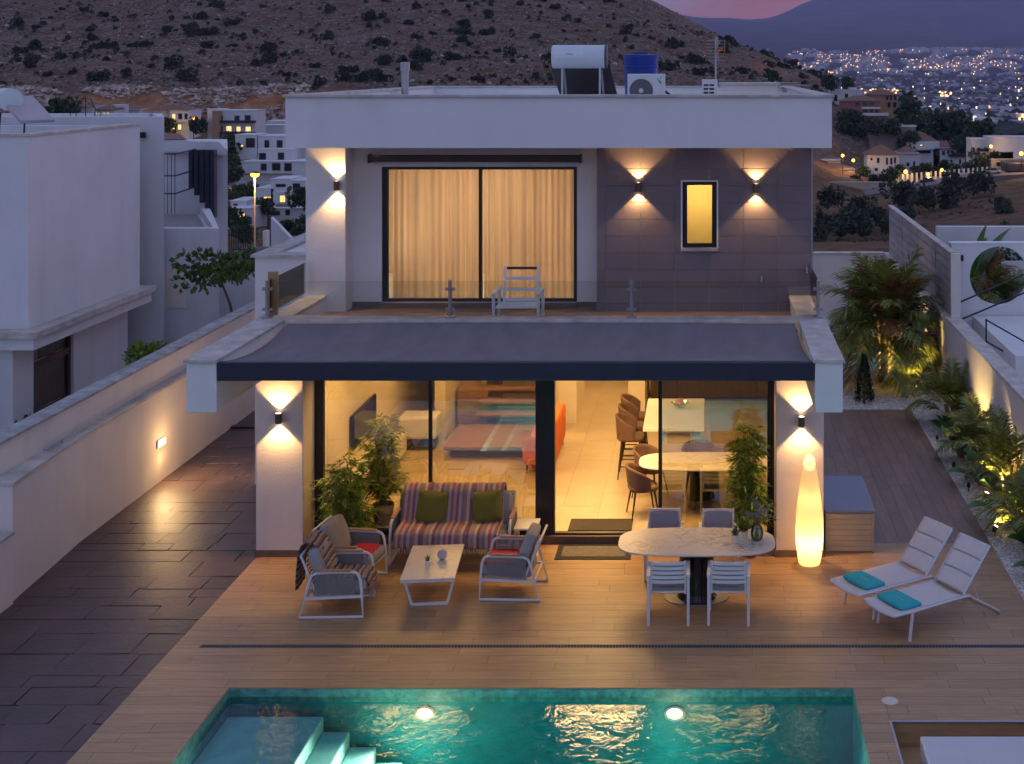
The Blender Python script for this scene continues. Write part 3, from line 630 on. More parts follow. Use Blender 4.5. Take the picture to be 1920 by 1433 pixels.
# ---------------------------------------------------------------- awning
aw = thing('awning', 'dark grey retractable awning stretched between the two beams', 'awning', (-2.43, 0, 3.0))
aw_m = mat('awning_fabric', (0.20, 0.172, 0.185), 0.85, var=0.12, scale=1.2, coords='World', stretch=(3, 1, 1), bump=0.12, bscale=4)
def awf(u, v):
    x = -6.20 + 7.54 * u; y = -2.45 + 2.40 * v
    z = 3.43 - 0.12 * math.sin(math.pi * min(1, v * 1.0)) ** 0.8 + 0.006 * math.sin(x * 2.1) * math.sin(math.pi * v) + 0.004 * math.sin(x * 9 + y * 2) * math.sin(math.pi * v)
    x += (0.5 - u) * 2 * 0.07 * v
    return (x, y, z)
MB().sheet(awf, 60, 24).build('fabric', aw_m, aw, smooth=180, world=True)
for k in range(1, 7):
    MB().sheet(lambda u, v, k=k: tuple(Vector(awf(k / 7, v)) + Vector((0.014 * (u - 0.5), 0, 0.0025))), 1, 24).build('seam', aw_m, aw, smooth=180, world=True)
MB().box(-6.215, 1.355, -2.55, -2.45, 3.20, 3.435).build('front_bar', navy_metal, aw, world=True, bevel=0.01)
for k in range(9):
    t = k / 8; y = -2.40 + 2.3 * t
    if 0 < k < 8: MB().box(-6.0, 1.15, y - 0.02, y + 0.02, 3.20, 3.24).build('cross_rail', dark_metal, aw, world=True)
m = MB(); m.tube([(-6.1, -0.14, 3.28), (1.30, -0.14, 3.28)], 0.085, 14); m.build('roller', dark_metal, aw, smooth=40, world=True)

# ---------------------------------------------------------------- wall lamps
lamp_body = mat('bronze_lamp', (0.13, 0.09, 0.065), 0.45, var=0.2, metal=0.6)
glow = emit('lamp_glow', (1.0, 0.72, 0.36), 5)
def wall_lamp(x, y, z, label, e=14):
    t = thing('wall_lamp', label, 'lamp', (x, y, z), group='up and down wall lamps of the villa')
    m = MB(); m.lathe([(0.046, -0.075), (0.046, 0.075)], 0, -0.062, 20, cap=False); m.lathe([(0.041, 0.075), (0.041, -0.075)], 0, -0.062, 20, cap=False)
    m.lathe([(0.046, 0.075), (0.041, 0.075)], 0, -0.062, 20, cap=False); m.build('shade', lamp_body, t, smooth=40)
    box(-0.03, 0.03, -0.020, 0.0, -0.05, 0.05).build('bracket', lamp_body, t)
    for s in (1, -1):
        m = MB(); m.lathe([(0.0405, s * 0.068), (0.0405, s * 0.070)], 0, -0.062, 16); m.build('lens', glow, t)
        lamp('wall_lamp_beam', 'SPOT', (0, -0.062, s * 0.078), e, (1.0, 0.57, 0.21), 0.02, t, rot=(R(180) if s > 0 else 0, 0, 0), spot=100, blend=0.32)
    return t
wall_lamp(-6.27, 0, 2.05, 'wall lamp lighting the left ground floor pillar', 40)
wall_lamp(1.37, 0, 2.00, 'wall lamp above the tall glowing floor lamp', 40)
wall_lamp(-6.00, UY, 5.26, 'wall lamp on the white pillar left of the curtained window', 30)
wall_lamp(-1.12, UY, 5.24, 'wall lamp on dark tiles left of the narrow window', 30)
wall_lamp(0.78, UY, 5.22, 'wall lamp on dark tiles right of the narrow window', 30)

# ---------------------------------------------------------------- glass railing of the terrace
rl = thing('glass_railing', 'clear glass terrace railing with steel posts above the awning', 'railing', (-2.46, 0.14, 3.475))
def post(x, y):
    p = MB().box(x - 0.022, x + 0.022, y - 0.035, y + 0.035, 3.476, 4.03).build('post', steel, rl, world=True, bevel=0.004)
    MB().box(x - 0.07, x + 0.07, y - 0.06, y + 0.06, 3.4755, 3.50).build('base_plate', steel, p, world=True)
    for z in (3.60, 3.90):
        for s in (-1, 1): MB().box(x + s * 0.024, x + s * 0.07, y - 0.02, y + 0.02, z - 0.022, z + 0.022).build('clamp', steel, p, world=True)
for px in (844, 1184): post(gx(px, 18.9), 0.15)
post(-6.50, 0.15); post(1.63, 0.15)
xs = [-6.44, gx(844, 18.9), gx(1184, 18.9), 1.57]
for a, b in zip(xs, xs[1:]): box(a + 0.05, b - 0.05, 0.145, 0.155, 3.53, 4.02).build('pane', glass_rail, rl, world=True)
for X in (-6.50, 1.64): box(X - 0.005, X + 0.005, 0.24, 1.96, 3.53, 4.02).build('pane', glass_rail, rl, world=True)
MB().box(-6.56, -6.42, 0.34, 0.40, 3.476, 4.12).build('end_panel', mat('amber_panel', (0.42, 0.26, 0.10), 0.4), rl, world=True)
# ---------------------------------------------------------------- furniture materials
def stripe_material(name, cols, freq, axis='Y', uv=False, fine=0.0):
    m = bpy.data.materials.new(name); m.use_nodes = True; n, l = m.node_tree.nodes, m.node_tree.links
    b = n['Principled BSDF']; b.inputs['Roughness'].default_value = 0.95; b.inputs['Specular IOR Level'].default_value = 0.15
    tc = n.new('ShaderNodeTexCoord'); sp = n.new('ShaderNodeSeparateXYZ'); l.new(tc.outputs['UV' if uv else 'Object'], sp.inputs[0])
    no = n.new('ShaderNodeTexNoise'); no.inputs['Scale'].default_value = 30; no.inputs['Detail'].default_value = 3; l.new(tc.outputs['UV' if uv else 'Object'], no.inputs['Vector'])
    ma = n.new('ShaderNodeMath'); ma.operation = 'MULTIPLY_ADD'; ma.inputs[1].default_value = 0.012; l.new(no.outputs['Fac'], ma.inputs[0]); l.new(sp.outputs[axis], ma.inputs[2])
    mu = n.new('ShaderNodeMath'); mu.operation = 'MULTIPLY'; mu.inputs[1].default_value = freq; l.new(ma.outputs[0], mu.inputs[0])
    fr = n.new('ShaderNodeMath'); fr.operation = 'FRACT'; l.new(mu.outputs[0], fr.inputs[0])
    rp = n.new('ShaderNodeValToRGB'); rp.color_ramp.interpolation = 'CONSTANT'; k = len(cols)
    rp.color_ramp.elements[0].color = cols[0] + (1,); rp.color_ramp.elements[1].position = (k - 1) / k; rp.color_ramp.elements[1].color = cols[-1] + (1,)
    for i in range(1, k - 1): e = rp.color_ramp.elements.new(i / k); e.color = cols[i] + (1,)
    l.new(fr.outputs[0], rp.inputs[0])
    n2 = n.new('ShaderNodeTexNoise'); n2.inputs['Scale'].default_value = 90 if not uv else 60; l.new(tc.outputs['UV' if uv else 'Object'], n2.inputs['Vector'])
    mr = n.new('ShaderNodeMapRange'); mr.inputs[1].default_value = 0.3; mr.inputs[2].default_value = 0.7; mr.inputs[3].default_value = 0.6; mr.inputs[4].default_value = 1.3; l.new(n2.outputs['Fac'], mr.inputs[0])
    mx = n.new('ShaderNodeMix'); mx.data_type = 'RGBA'; mx.blend_type = 'MULTIPLY'; mx.inputs[0].default_value = 0.8; l.new(rp.outputs[0], mx.inputs[6]); l.new(mr.outputs[0], mx.inputs[7])
    l.new(mx.outputs[2], b.inputs['Base Color'])
    bp = n.new('ShaderNodeBump'); bp.inputs['Strength'].default_value = 0.6; bp.inputs['Distance'].default_value = 0.01; l.new(n2.outputs['Fac'], bp.inputs['Height']); l.new(bp.outputs[0], b.inputs['Normal'])
    return m
_s = [(0.30, 0.06, 0.09), (0.62, 0.46, 0.44), (0.24, 0.18, 0.27), (0.56, 0.20, 0.08), (0.70, 0.58, 0.50), (0.33, 0.08, 0.12), (0.17, 0.12, 0.07), (0.44, 0.33, 0.42), (0.62, 0.26, 0.13),
      (0.74, 0.62, 0.56), (0.24, 0.05, 0.08), (0.40, 0.29, 0.36), (0.26, 0.21, 0.11), (0.64, 0.48, 0.46), (0.48, 0.10, 0.11), (0.52, 0.40, 0.44)]
_s = [tuple(0.68 * c + 0.32 * w for c, w in zip(q, (0.40, 0.29, 0.28))) for q in _s]
stripe_throw = stripe_material('striped_throw', _s, 1.55)
knit_throw = stripe_material('banded_knit', [(0.40, 0.28, 0.20), (0.10, 0.08, 0.075), (0.44, 0.34, 0.26), (0.30, 0.16, 0.12), (0.14, 0.10, 0.09), (0.48, 0.38, 0.30), (0.22, 0.12, 0.09), (0.42, 0.30, 0.23)], 8.0, 'X', uv=True)
red_knit = stripe_material('red_knit', [(0.42, 0.03, 0.05), (0.50, 0.24, 0.22), (0.36, 0.02, 0.05), (0.46, 0.20, 0.20)], 9.0, 'X', uv=True)
def marble_material(name, base, vein, scale=2.0, rough=0.25):
    m = bpy.data.materials.new(name); m.use_nodes = True; n, l = m.node_tree.nodes, m.node_tree.links
    b = n['Principled BSDF']; b.inputs['Roughness'].default_value = rough; tc = n.new('ShaderNodeTexCoord')
    no = n.new('ShaderNodeTexNoise'); no.inputs['Scale'].default_value = scale; no.inputs['Detail'].default_value = 9; no.inputs['Roughness'].default_value = 0.62; no.inputs['Distortion'].default_value = 1.4
    l.new(tc.outputs['Object'], no.inputs['Vector'])
    a = n.new('ShaderNodeMath'); a.operation = 'SUBTRACT'; a.inputs[1].default_value = 0.5; l.new(no.outputs['Fac'], a.inputs[0]); c = n.new('ShaderNodeMath'); c.operation = 'ABSOLUTE'; l.new(a.outputs[0], c.inputs[0])
    rp = n.new('ShaderNodeValToRGB'); rp.color_ramp.elements[0].position = 0.0; rp.color_ramp.elements[0].color = vein + (1,); rp.color_ramp.elements[1].position = 0.035; rp.color_ramp.elements[1].color = base + (1,)
    l.new(c.outputs[0], rp.inputs[0])
    n2 = n.new('ShaderNodeTexNoise'); n2.inputs['Scale'].default_value = 1.3; n2.inputs['Detail'].default_value = 3; l.new(tc.outputs['Object'], n2.inputs['Vector'])
    r2 = n.new('ShaderNodeValToRGB'); r2.color_ramp.elements[0].position = 0.42; r2.color_ramp.elements[1].position = 0.60; l.new(n2.outputs['Fac'], r2.inputs[0])
    mx = n.new('ShaderNodeMix'); mx.data_type = 'RGBA'; l.new(r2.outputs[0], mx.inputs[0]); mx.inputs[6].default_value = base + (1,); l.new(rp.outputs[0], mx.inputs[7]); l.new(mx.outputs[2], b.inputs['Base Color'])
    return m
marble = marble_material('calacatta_marble', (0.70, 0.66, 0.61), (0.36, 0.23, 0.13), 2.6)
marble_soft = marble_material('soft_marble', (0.66, 0.60, 0.53), (0.52, 0.43, 0.35), 2.0)

# ---------------------------------------------------------------- lounge seats (armchair and sofa): face local +X
def loop_side(y, sec=0.034):
    pts = [(-0.42, 0.018), (0.40, 0.018), (0.385, 0.30), (0.365, 0.50)]
    for k in range(7):
        a = R(0 + 90 * k / 6); pts.append((0.265 + 0.09 * math.cos(a), 0.52 + 0.08 * math.sin(a)))
    pts += [(0.0, 0.60), (-0.20, 0.59), (-0.26, 0.56), (-0.30, 0.45)]
    return [(x, y, z) for x, z in pts]
def lounge_seat(name, label, cat, loc, rz, hw, group=None, seats=1, cushion=grey_fabric, seat_fab=None, back_fab=None):
    t = thing(name, label, cat, loc, rz, group)
    for s in (-1, 1):
        m = MB(); m.tube(loop_side(s * hw), 0.019, 8, closed=True); f = m.build('side_frame', white_metal, t, smooth=50)
        m = MB(); m.bar((-0.20, s * hw, 0.623), (0.25, s * hw, 0.623), 0.062, 0.02); m.build('armrest', wood_arm, f, bevel=0.008)
        m = MB(); m.bar((-0.34, s * hw, 0.265), (0.385, s * hw, 0.285), 0.03, 0.03); m.build('seat_rail', white_metal, f)
        m = MB(); x = -0.22
        while x < 0.30: m.bar((x - 0.004, s * (hw - 0.005), 0.29), (x, s * (hw - 0.005), 0.585), 0.007, 0.010); x += 0.0155
        m.build('rope_side', grey_rope, f)
        m = MB(); m.tube([(-0.18, s * (hw - 0.04), 0.24), (-0.30, s * (hw - 0.04), 0.52), (-0.41, s * (hw - 0.04), 0.80)], 0.017, 8); m.build('back_post', white_metal, t, smooth=50)
    for a, b in (((-0.412, -hw + 0.04, 0.80), (-0.412, hw - 0.04, 0.80)), ((-0.34, -hw + 0.02, 0.27), (-0.34, hw - 0.02, 0.27)), ((0.36, -hw, 0.283), (0.36, hw, 0.283))):
        MB().tube([a, b], 0.016, 8).build('cross_bar', white_metal, t, smooth=50)
    m = MB()
    for k in range(12): 
        z = 0.30 + 0.042 * k; x = -0.20 - 0.215 * (z - 0.26) / 0.54
        m.bar((x - 0.005, -hw + 0.05, z), (x - 0.005, hw - 0.05, z), 0.006, 0.025)
    m.build('back_webbing', taupe_fabric, t)
    w = (2 * hw - 0.07) / seats
    for k in range(seats):
        y = -hw + 0.035 + w * (k + 0.5)
        m = MB(); m.sq((0.065, y, 0.365), 0.355, w / 2 - 0.004, 0.085, 0.45, 0.22, 40, 14, Matrix.Rotation(R(-3), 3, 'Y')); m.build('seat_cushion', seat_fab or cushion, t, smooth=180)
        m = MB(); m.sq((-0.205, y, 0.625), 0.085, w / 2 - 0.01, 0.25, 0.35, 0.45, 36, 16, Matrix.Rotation(R(-20), 3, 'Y')); m.build('back_cushion', back_fab or cushion, t, smooth=180)
    return t
P_BACK = [(-0.50, 0.30), (-0.495, 0.50), (-0.475, 0.76), (-0.45, 0.87), (-0.38, 0.93), (-0.30, 0.925), (-0.215, 0.86), (-0.14, 0.70), (-0.075, 0.54), (-0.03, 0.478), (0.05, 0.468), (0.20, 0.472), (0.34, 0.466), (0.425, 0.43), (0.448, 0.36), (0.45, 0.25)]
def throw(name, label, root, y0, y1, mat_, prof, wob=0.012, seed=0, uv=False, tassel=None, group=None, nu=40):
    r = random.Random(seed); ph = [r.uniform(0, 6) for _ in range(6)]; cum = [0.0]
    for a, b in zip(prof, prof[1:]): cum.append(cum[-1] + math.hypot(b[0] - a[0], b[1] - a[1]))
    L = cum[-1]
    def P(s):
        s *= L
        for i in range(len(prof) - 1):
            if s <= cum[i + 1] + 1e-9:
                t = (s - cum[i]) / (cum[i + 1] - cum[i]); return prof[i][0] + t * (prof[i + 1][0] - prof[i][0]), prof[i][1] + t * (prof[i + 1][1] - prof[i][1])
        return prof[-1]
    def f(u, v):
        x, z = P(u); y = y0 + (y1 - y0) * v + 0.012 * math.sin(9 * u + ph[0]) 
        w = wob * (math.sin(17 * v * (y1 - y0) + ph[1] + 3 * u) + 0.6 * math.sin(41 * v * (y1 - y0) + ph[2] - 5 * u))
        return (x + w * 0.6, y, z + abs(w) * 0.8 + 0.004)
    m = MB(); (m.uvsheet if uv else m.sheet)(f, 60, nu)
    t = thing(name, label, 'throw', root.location, root.rotation_euler.z, group)
    m.build('cloth', mat_, t, smooth=180, solid=0.008)
    if tassel:
        m = MB(); k = 0; n = int((y1 - y0) / 0.035); 
        for k in range(n + 1):
            v = k / n; p = Vector(f(1.0, v)); m.tube([p, p + Vector((0.006, r.uniform(-.006, .006), -0.035)), p + Vector((0.004, r.uniform(-.01, .01), -0.07))], [0.007, 0.009, 0.006], 5)
        m.build('fringe', tassel, t)
    return t
fringe_m = mat('cream_fringe', (0.55, 0.46, 0.44), 0.95)
fringe_p = mat('pink_fringe', (0.46, 0.30, 0.28), 0.95)

sofa = lounge_seat('outdoor_sofa', 'outdoor sofa with white loop frame standing against the living room window', 'sofa', (-3.72, 0.08, 0), R(-90), 0.86, seats=2)
throw('striped_throw', 'striped purple and rust throw covering the outdoor sofa', sofa, -0.80, 0.70, stripe_throw, P_BACK, 0.014, 3, tassel=fringe_m, nu=90)
for y, rz, lab in ((-0.36, 6, 'olive green cushion on the left half of the striped sofa'), (0.47, -7, 'olive green cushion on the right half of the striped sofa')):
    m = MB(); m.sq((0, 0, 0), 0.215, 0.215, 0.075, 0.75, 0.18, 48, 14, None, pinch=0.55)
    o = tag(m.build('cushion', green_fabric, smooth=180), lab, 'cushion', 'cushions on the striped sofa')
    o.matrix_world = Matrix.Translation((-3.72 + y, 0.08 + 0.085, 0.685)) @ Matrix.Rotation(R(rz), 4, 'Y') @ Matrix.Rotation(R(68), 4, 'X')
lc = lounge_seat('armchair', 'nearest grey armchair draped with a fringed banded throw', 'armchair', (-4.90, -1.76, 0), R(2), 0.34, 'rope armchairs round the coffee table')
rc = lounge_seat('armchair', 'grey armchair right of the coffee table facing left', 'armchair', (-2.66, -1.22, 0), R(178), 0.335, 'rope armchairs round the coffee table')
bc = lounge_seat('armchair', 'taupe armchair behind the draped one, beside the leafy bamboo', 'armchair', (-4.98, -0.93, 0), R(-8), 0.335, 'rope armchairs round the coffee table', cushion=taupe_fabric)
throw('banded_throw', 'brown banded knit throw with tassels over the nearest armchair', lc, -0.20, 0.24, knit_throw, P_BACK, 0.008, 5, uv=True, tassel=fringe_p)
def seat_pad(root, label, y0, y1, x0, x1, mat_, uv=False, z=0.462):
    c, s = math.cos(root.rotation_euler.z), math.sin(root.rotation_euler.z)
    m = MB(); m.sq(((x0 + x1) / 2, (y0 + y1) / 2, z), (x1 - x0) / 2, (y1 - y0) / 2, 0.028, 0.5, 0.25, 36, 10)
    o = m.build('seat_pad', mat_, smooth=180); o.location = root.location; o.rotation_euler.z = root.rotation_euler.z; return tag(o, label, 'cushion')
seat_pad(bc, 'red cushion lying on the taupe armchair seat', -0.26, 0.22, 0.02, 0.36, red_fabric)
seat_pad(rc, 'red cushion lying on the seat of the armchair facing left', -0.26, 0.26, -0.05, 0.36, red_fabric)
m = MB(); m.uvsheet(lambda u, v: (0.05 + 0.33 * u, 0.06 + 0.22 * v, 0.496 + 0.006 * math.sin(20 * u)) , 16, 8)
o = m.build('folded_blanket', red_knit, smooth=180, solid=0.012); o.location = rc.location; o.rotation_euler.z = rc.rotation_euler.z; tag(o, 'small red and pink knit blanket folded on the red cushion', 'blanket')

# coffee table
ct = thing('coffee_table', 'low white marble coffee table between the lounge chairs', 'table', (-3.75, -1.27, 0), R(5))
box(-0.36, 0.36, -0.61, 0.61, 0.405, 0.425).build('table_top', marble_soft, ct, bevel=0.004)
m = MB(); m.box(-0.35, 0.35, -0.60, 0.60, 0.375, 0.404); m.build('apron', white_metal, ct, bevel=0.004)
for y in (-0.40, 0.48):
    m = MB(); w = 0.032
    m.bar((-0.335, y, 0.374), (-0.235, y, 0.016), w, w, (0, 1, 0)); m.bar((0.335, y, 0.374), (0.235, y, 0.016), w, w, (0, 1, 0)); m.bar((-0.235, y, 0.016), (0.235, y, 0.016), w, w); m.build('leg_frame', white_metal, ct)
sph = glass('glass_ball', (0.86, 0.88, 0.92), ior=1.5, extra=0.05)
m = MB(); m.sq((0, 0, 0), 0.068, 0.068, 0.068, 1, 1, 28, 16); o = m.build('glass_ball', mat('frosted_ball', (0.62, 0.62, 0.68), 0.15, trans=0.4), smooth=180); o.location = (-3.64, -1.20, 0.493); tag(o, 'frosted glass ball on the coffee table', 'ornament')
def small_plant(loc, label, h=0.09, spiky=True, pot=0.045, seed=1, leaf=leaf_banana):
    t = thing('potted_plant', label, 'plant', loc)
    m = MB(); m.lathe([(pot * 0.75, 0), (pot, pot * 1.7), (pot * 0.88, pot * 1.7), (pot * 0.85, pot * 1.4), (0.004, pot * 1.4)], n=18); m.build('pot', pot_white, t, smooth=40)
    r = random.Random(seed); m = MB()
    for k in range(16 if spiky else 60):
        a = r.uniform(0, 6.28); e = r.uniform(0.5, 1.35); L = h * r.uniform(0.6, 1.1); d = Vector((math.cos(a) * math.cos(e), math.sin(a) * math.cos(e), math.sin(e))); s = d.cross(Vector((0, 0, 1))).normalized() * L * 0.14
        p0 = Vector((0, 0, pot * 1.5)); p1 = p0 + d * L * 0.55; p2 = p0 + d * L + Vector((0, 0, -0.12 * L)); m.add([p0 - s * .6, p0 + s * .6, p1 + s, p1 - s, p2], [(0, 1, 2, 3), (3, 2, 4)])
    m.build('foliage', leaf, t); return t
small_plant((-3.79, -1.42, 0.425), 'tiny succulent in a white pot on the coffee table', 0.10, True, 0.036, 2, leaf_bamboo)
# side table beside the sofa
st = thing('side_table', 'small square white side table at the right end of the sofa', 'table', (-2.66, 0.12, 0), 0)
box(-0.17, 0.17, -0.24, 0.20, 0.43, 0.455).build('table_top', white_mat, st, bevel=0.004)
for x in (-0.15, 0.15):
    m = MB(); m.bar((x, -0.2, 0.43), (x, -0.2, 0), 0.02, 0.02); m.bar((x, 0.17, 0.43), (x, 0.17, 0.0), 0.02, 0.02); m.bar((x, -0.2, 0.011), (x, 0.17, 0.011), 0.02, 0.02); m.build('leg', white_metal, st)

# ---------------------------------------------------------------- dining table and chairs
def superellipse(a, b, p=3.0, n=72): return [(a * math.copysign(abs(math.cos(2 * math.pi * k / n)) ** (2 / p), math.cos(2 * math.pi * k / n)), b * math.copysign(abs(math.sin(2 * math.pi * k / n)) ** (2 / p), math.sin(2 * math.pi * k / n))) for k in range(n)]
def oval_table(label, loc, a, b, h, top):
    t = thing('dining_table', label, 'table', loc)
    MB().prism(superellipse(a, b, 3.2), h - 0.022, h).build('table_top', top, t, bevel=0.006, smooth=40)
    m = MB(); m.lathe([(0.27, 0.02), (0.24, 0.10), (0.235, h - 0.10), (0.30, h - 0.024)], n=40); m.build('pedestal', black_gloss, t, smooth=40)
    MB().prism(superellipse(0.44, 0.34, 2.0), 0.001, 0.018).build('base_plate', steel, t, bevel=0.004); return t
oval_table('oval marble outdoor dining table on a black drum base', (-0.15, -1.40, 0), 1.06, 0.52, 0.75, marble)
def dining_chair(label, loc, rz):
    t = thing('dining_chair', label, 'chair', loc, rz, 'white outdoor dining chairs'); w = 0.255
    for s in (-1, 1):
        m = MB(); m.bar((s * w, -0.24, 0), (s * w, -0.235, 0.64), 0.035, 0.045, (0, 1, 0)); m.build('leg', white_metal, t, bevel=0.005)
        m = MB(); m.bar((s * w, 0.25, 0), (s * w, 0.25, 0.615), 0.035, 0.045, (0, 1, 0)); m.build('leg', white_metal, t, bevel=0.005)
        m = MB(); m.bar((s * w, -0.262, 0.645), (s * w, 0.275, 0.63), 0.048, 0.026); m.build('armrest', white_metal, t, bevel=0.006)
        m = MB(); m.bar((s * (w - 0.035), -0.195, 0.40), (s * (w - 0.04), -0.275, 0.845), 0.026, 0.034, (0, 1, 0)); m.build('back_post', white_metal, t, bevel=0.004)
    for k in range(5):
        z = 0.815 - 0.062 * k; y = -0.200 - 0.075 * (z - 0.40) / 0.445; m = MB()
        pts = [(x, y - 0.02 + 0.02 * (x / 0.21) ** 2 * 1.0, z) for x in [-0.212 + 0.424 * i / 6 for i in range(7)]]
        for a, b in zip(pts, pts[1:]): m.bar(a, b, 0.016, 0.042)
        m.build('slat', white_metal, t)
    m = MB(); m.box(-0.22, 0.22, -0.20, 0.25, 0.405, 0.43); m.build('seat_frame', white_metal, t, bevel=0.006)
    m = MB(); m.sq((0, 0.03, 0.447), 0.215, 0.215, 0.022, 0.5, 0.2, 32, 8); m.build('seat_pad', taupe_fabric, t, smooth=180)
    m = MB(); m.sq((0, -0.205, 0.66), 0.200, 0.012, 0.165, 0.3, 0.3, 32, 10, Matrix.Rotation(R(9), 3, 'X')); m.build('back_pad', mat_back, t, smooth=180)
    m = MB(); m.bar((-w + .02, 0.25, 0.39), (w - .02, 0.25, 0.39), 0.03, 0.03); m.build('front_rail', white_metal, t)
    return t
mat_back = mat('lavender_grey_mesh', (0.34, 0.32, 0.36), 0.9, var=0.06, scale=30)
c0 = dining_chair('white slatted chair at the near side of the table, left', (-0.51, -2.08, 0), R(1))
dup(c0, (0.275, -2.08, 0), R(-2), 'white slatted chair at the near side of the table, right')
dup(c0, (-0.62, -0.64, 0), R(180), 'white chair behind the table near the doormat, facing the pool')
dup(c0, (0.15, -0.66, 0), R(180), 'white chair behind the table near the bamboo, facing the pool')
small_plant((0.38, -1.40, 0.75), 'small aloe in a white pot on the dining table', 0.15, True, 0.052, 5, leaf_banana)
small_plant((0.50, -1.27, 0.75), 'leafy green plant in a white pot behind the aloe', 0.24, False, 0.055, 6, leaf_bamboo)
vs = thing('glass_vase', 'green glass vase of grey eucalyptus twigs on the dining table', 'vase', (0.67, -1.36, 0.75))
m = MB(); m.lathe([(0.055, 0), (0.082, 0.05), (0.088, 0.11), (0.07, 0.18), (0.045, 0.22), (0.05, 0.235)], n=24, cap=False); m.build('vase', glass('vase_glass', (0.58, 0.66, 0.42), extra=0.06), vs, smooth=60)
r = random.Random(9); ml = MB(); ms = MB()
for k in range(16):
    a = r.uniform(0, 6.28); sp_ = r.uniform(0.05, 0.26); hh = r.uniform(0.34, 0.55); tip = Vector((math.cos(a) * sp_, math.sin(a) * sp_, hh)); pts = [Vector((math.cos(a + 2) * 0.03, math.sin(a + 2) * 0.03, 0.02)), Vector((0, 0, 0.2)), (Vector((0, 0, 0.2)) + tip) / 2 + Vector((0, 0, 0.05)), tip]
    ms.tube(pts, 0.0025, 4)
    for q in range(16):
        t_ = 0.25 + 0.75 * q / 15; p = pts[1].lerp(tip, t_) + Vector((0, 0, 0.05 * math.sin(math.pi * t_))); d = Vector((r.uniform(-1, 1), r.uniform(-1, 1), r.uniform(-.4, .8))).normalized(); s = d.orthogonal().normalized() * 0.011
        ml.add([p, p + d * 0.016 + s, p + d * 0.036, p + d * 0.016 - s], [(0, 1, 2, 3)])
ml.build('leaves', leaf_eucalyptus, vs); ms.build('stems', cane, vs)

# door mats
dm = thing('doormat', 'grey doormat with black border on the deck before the open door', 'mat', (-1.68, 0.18, 0))
box(-0.555, 0.555, -0.29, 0.29, 0.002, 0.010).build('border', mat('black_rubber', (0.022, 0.020, 0.020), 0.8, bump=0.3, bscale=80), dm)
box(-0.47, 0.47, -0.205, 0.205, 0.0105, 0.016).build('pile', mat('grey_pile', (0.20, 0.17, 0.15), 0.95, var=0.2, scale=20, bump=0.6, bscale=200), dm)
tag(box(-2.13, -1.16, 0.72, 1.22, FZ + 0.001, FZ + 0.014).build('doormat', mat('dark_brown_mat', (0.05, 0.038, 0.025), 0.95, var=0.3, scale=30), bevel=0.004), 'dark brown doormat just inside the open sliding door', 'mat')

# ---------------------------------------------------------------- glowing floor lamp and storage box
gl = thing('glowing_floor_lamp', 'tall tapered white floor lamp glowing beside the right pillar', 'lamp', (1.47, -0.25, 0))
def lamp_shell():
    m = bpy.data.materials.new('glowing_polyethylene'); m.use_nodes = True; n, l = m.node_tree.nodes, m.node_tree.links
    b = n['Principled BSDF']; b.inputs['Base Color'].default_value = (0.85, 0.74, 0.55, 1); b.inputs['Roughness'].default_value = 0.4
    t = n.new('ShaderNodeBsdfTranslucent'); t.inputs[0].default_value = (1.0, 0.80, 0.50, 1); x = n.new('ShaderNodeMixShader'); x.inputs[0].default_value = 0.6
    l.new(b.outputs[0], x.inputs[1]); l.new(t.outputs[0], x.inputs[2])
    e = n.new('ShaderNodeEmission'); e.inputs[0].default_value = (1.0, 0.62, 0.25, 1); e.inputs[1].default_value = 0.10; a = n.new('ShaderNodeAddShader'); l.new(x.outputs[0], a.inputs[0]); l.new(e.outputs[0], a.inputs[1])
    l.new(a.outputs[0], n['Material Output'].inputs['Surface']); return m
prof = [(0.02, 0.0), (0.145, 0.005), (0.160, 0.03), (0.178, 0.15), (0.196, 0.32), (0.203, 0.48), (0.197, 0.65), (0.178, 0.85), (0.150, 1.05), (0.118, 1.25), (0.098, 1.37)]
n_ = 32; m = MB(); m.lathe(prof, 0, 0, n_, cap=False); top = []
for k in range(n_):
    a = 2 * math.pi * k / n_; top.append((0.088 * math.cos(a), 0.088 * math.sin(a), 1.45 + 1.1 * 0.088 * math.sin(a)))
b0 = len(m.v) - n_; m.v += top
for k in range(n_): m.f.append((b0 + k, b0 + (k + 1) % n_, b0 + n_ + (k + 1) % n_, b0 + n_ + k))
shell = lamp_shell(); m.build('shade', shell, gl, smooth=50)
m = MB(); m.v = [(x * 0.985, y * 0.985, z + 0.001) for x, y, z in top]; m.f = [tuple(range(n_))]; m.build('slanted_top', mat('top_disc', (0.92, 0.84, 0.70), 0.4, trans=0.2), gl)
lamp('floor_lamp_bulb', 'POINT', (0, 0, 0.34), 6.5, (1.0, 0.68, 0.30), 0.05, gl)
lamp('floor_lamp_bulb', 'POINT', (0, 0, 0.95), 0.7, (1.0, 0.68, 0.30), 0.05, gl)

sb = thing('storage_box', 'cream slatted garden storage box with a flat blue grey lid', 'storage box', (2.10, 0.95, 0))
cream = mat('cream_resin', (0.46, 0.38, 0.26), 0.55, var=0.06)
box(-0.345, 0.345, -0.765, 0.765, 0.01, 0.575).build('body', cream, sb)
for s in (-1, 1): box(s * 0.36 - 0.03 * (s > 0), s * 0.36 + 0.03 * (s < 0), -0.785, -0.765, 0.0, 0.58).build('corner_post', cream, sb, bevel=0.006)
for k in range(7): box(-0.328, 0.328, -0.778, -0.7655, 0.015 + 0.08 * k, 0.015 + 0.08 * k + 0.073).build('slat', cream, sb, bevel=0.006)
box(-0.375, 0.375, -0.80, 0.80, 0.581, 0.635).build('lid', mat('blue_grey_lid', (0.21, 0.23, 0.30), 0.45, var=0.05), sb, bevel=0.018)

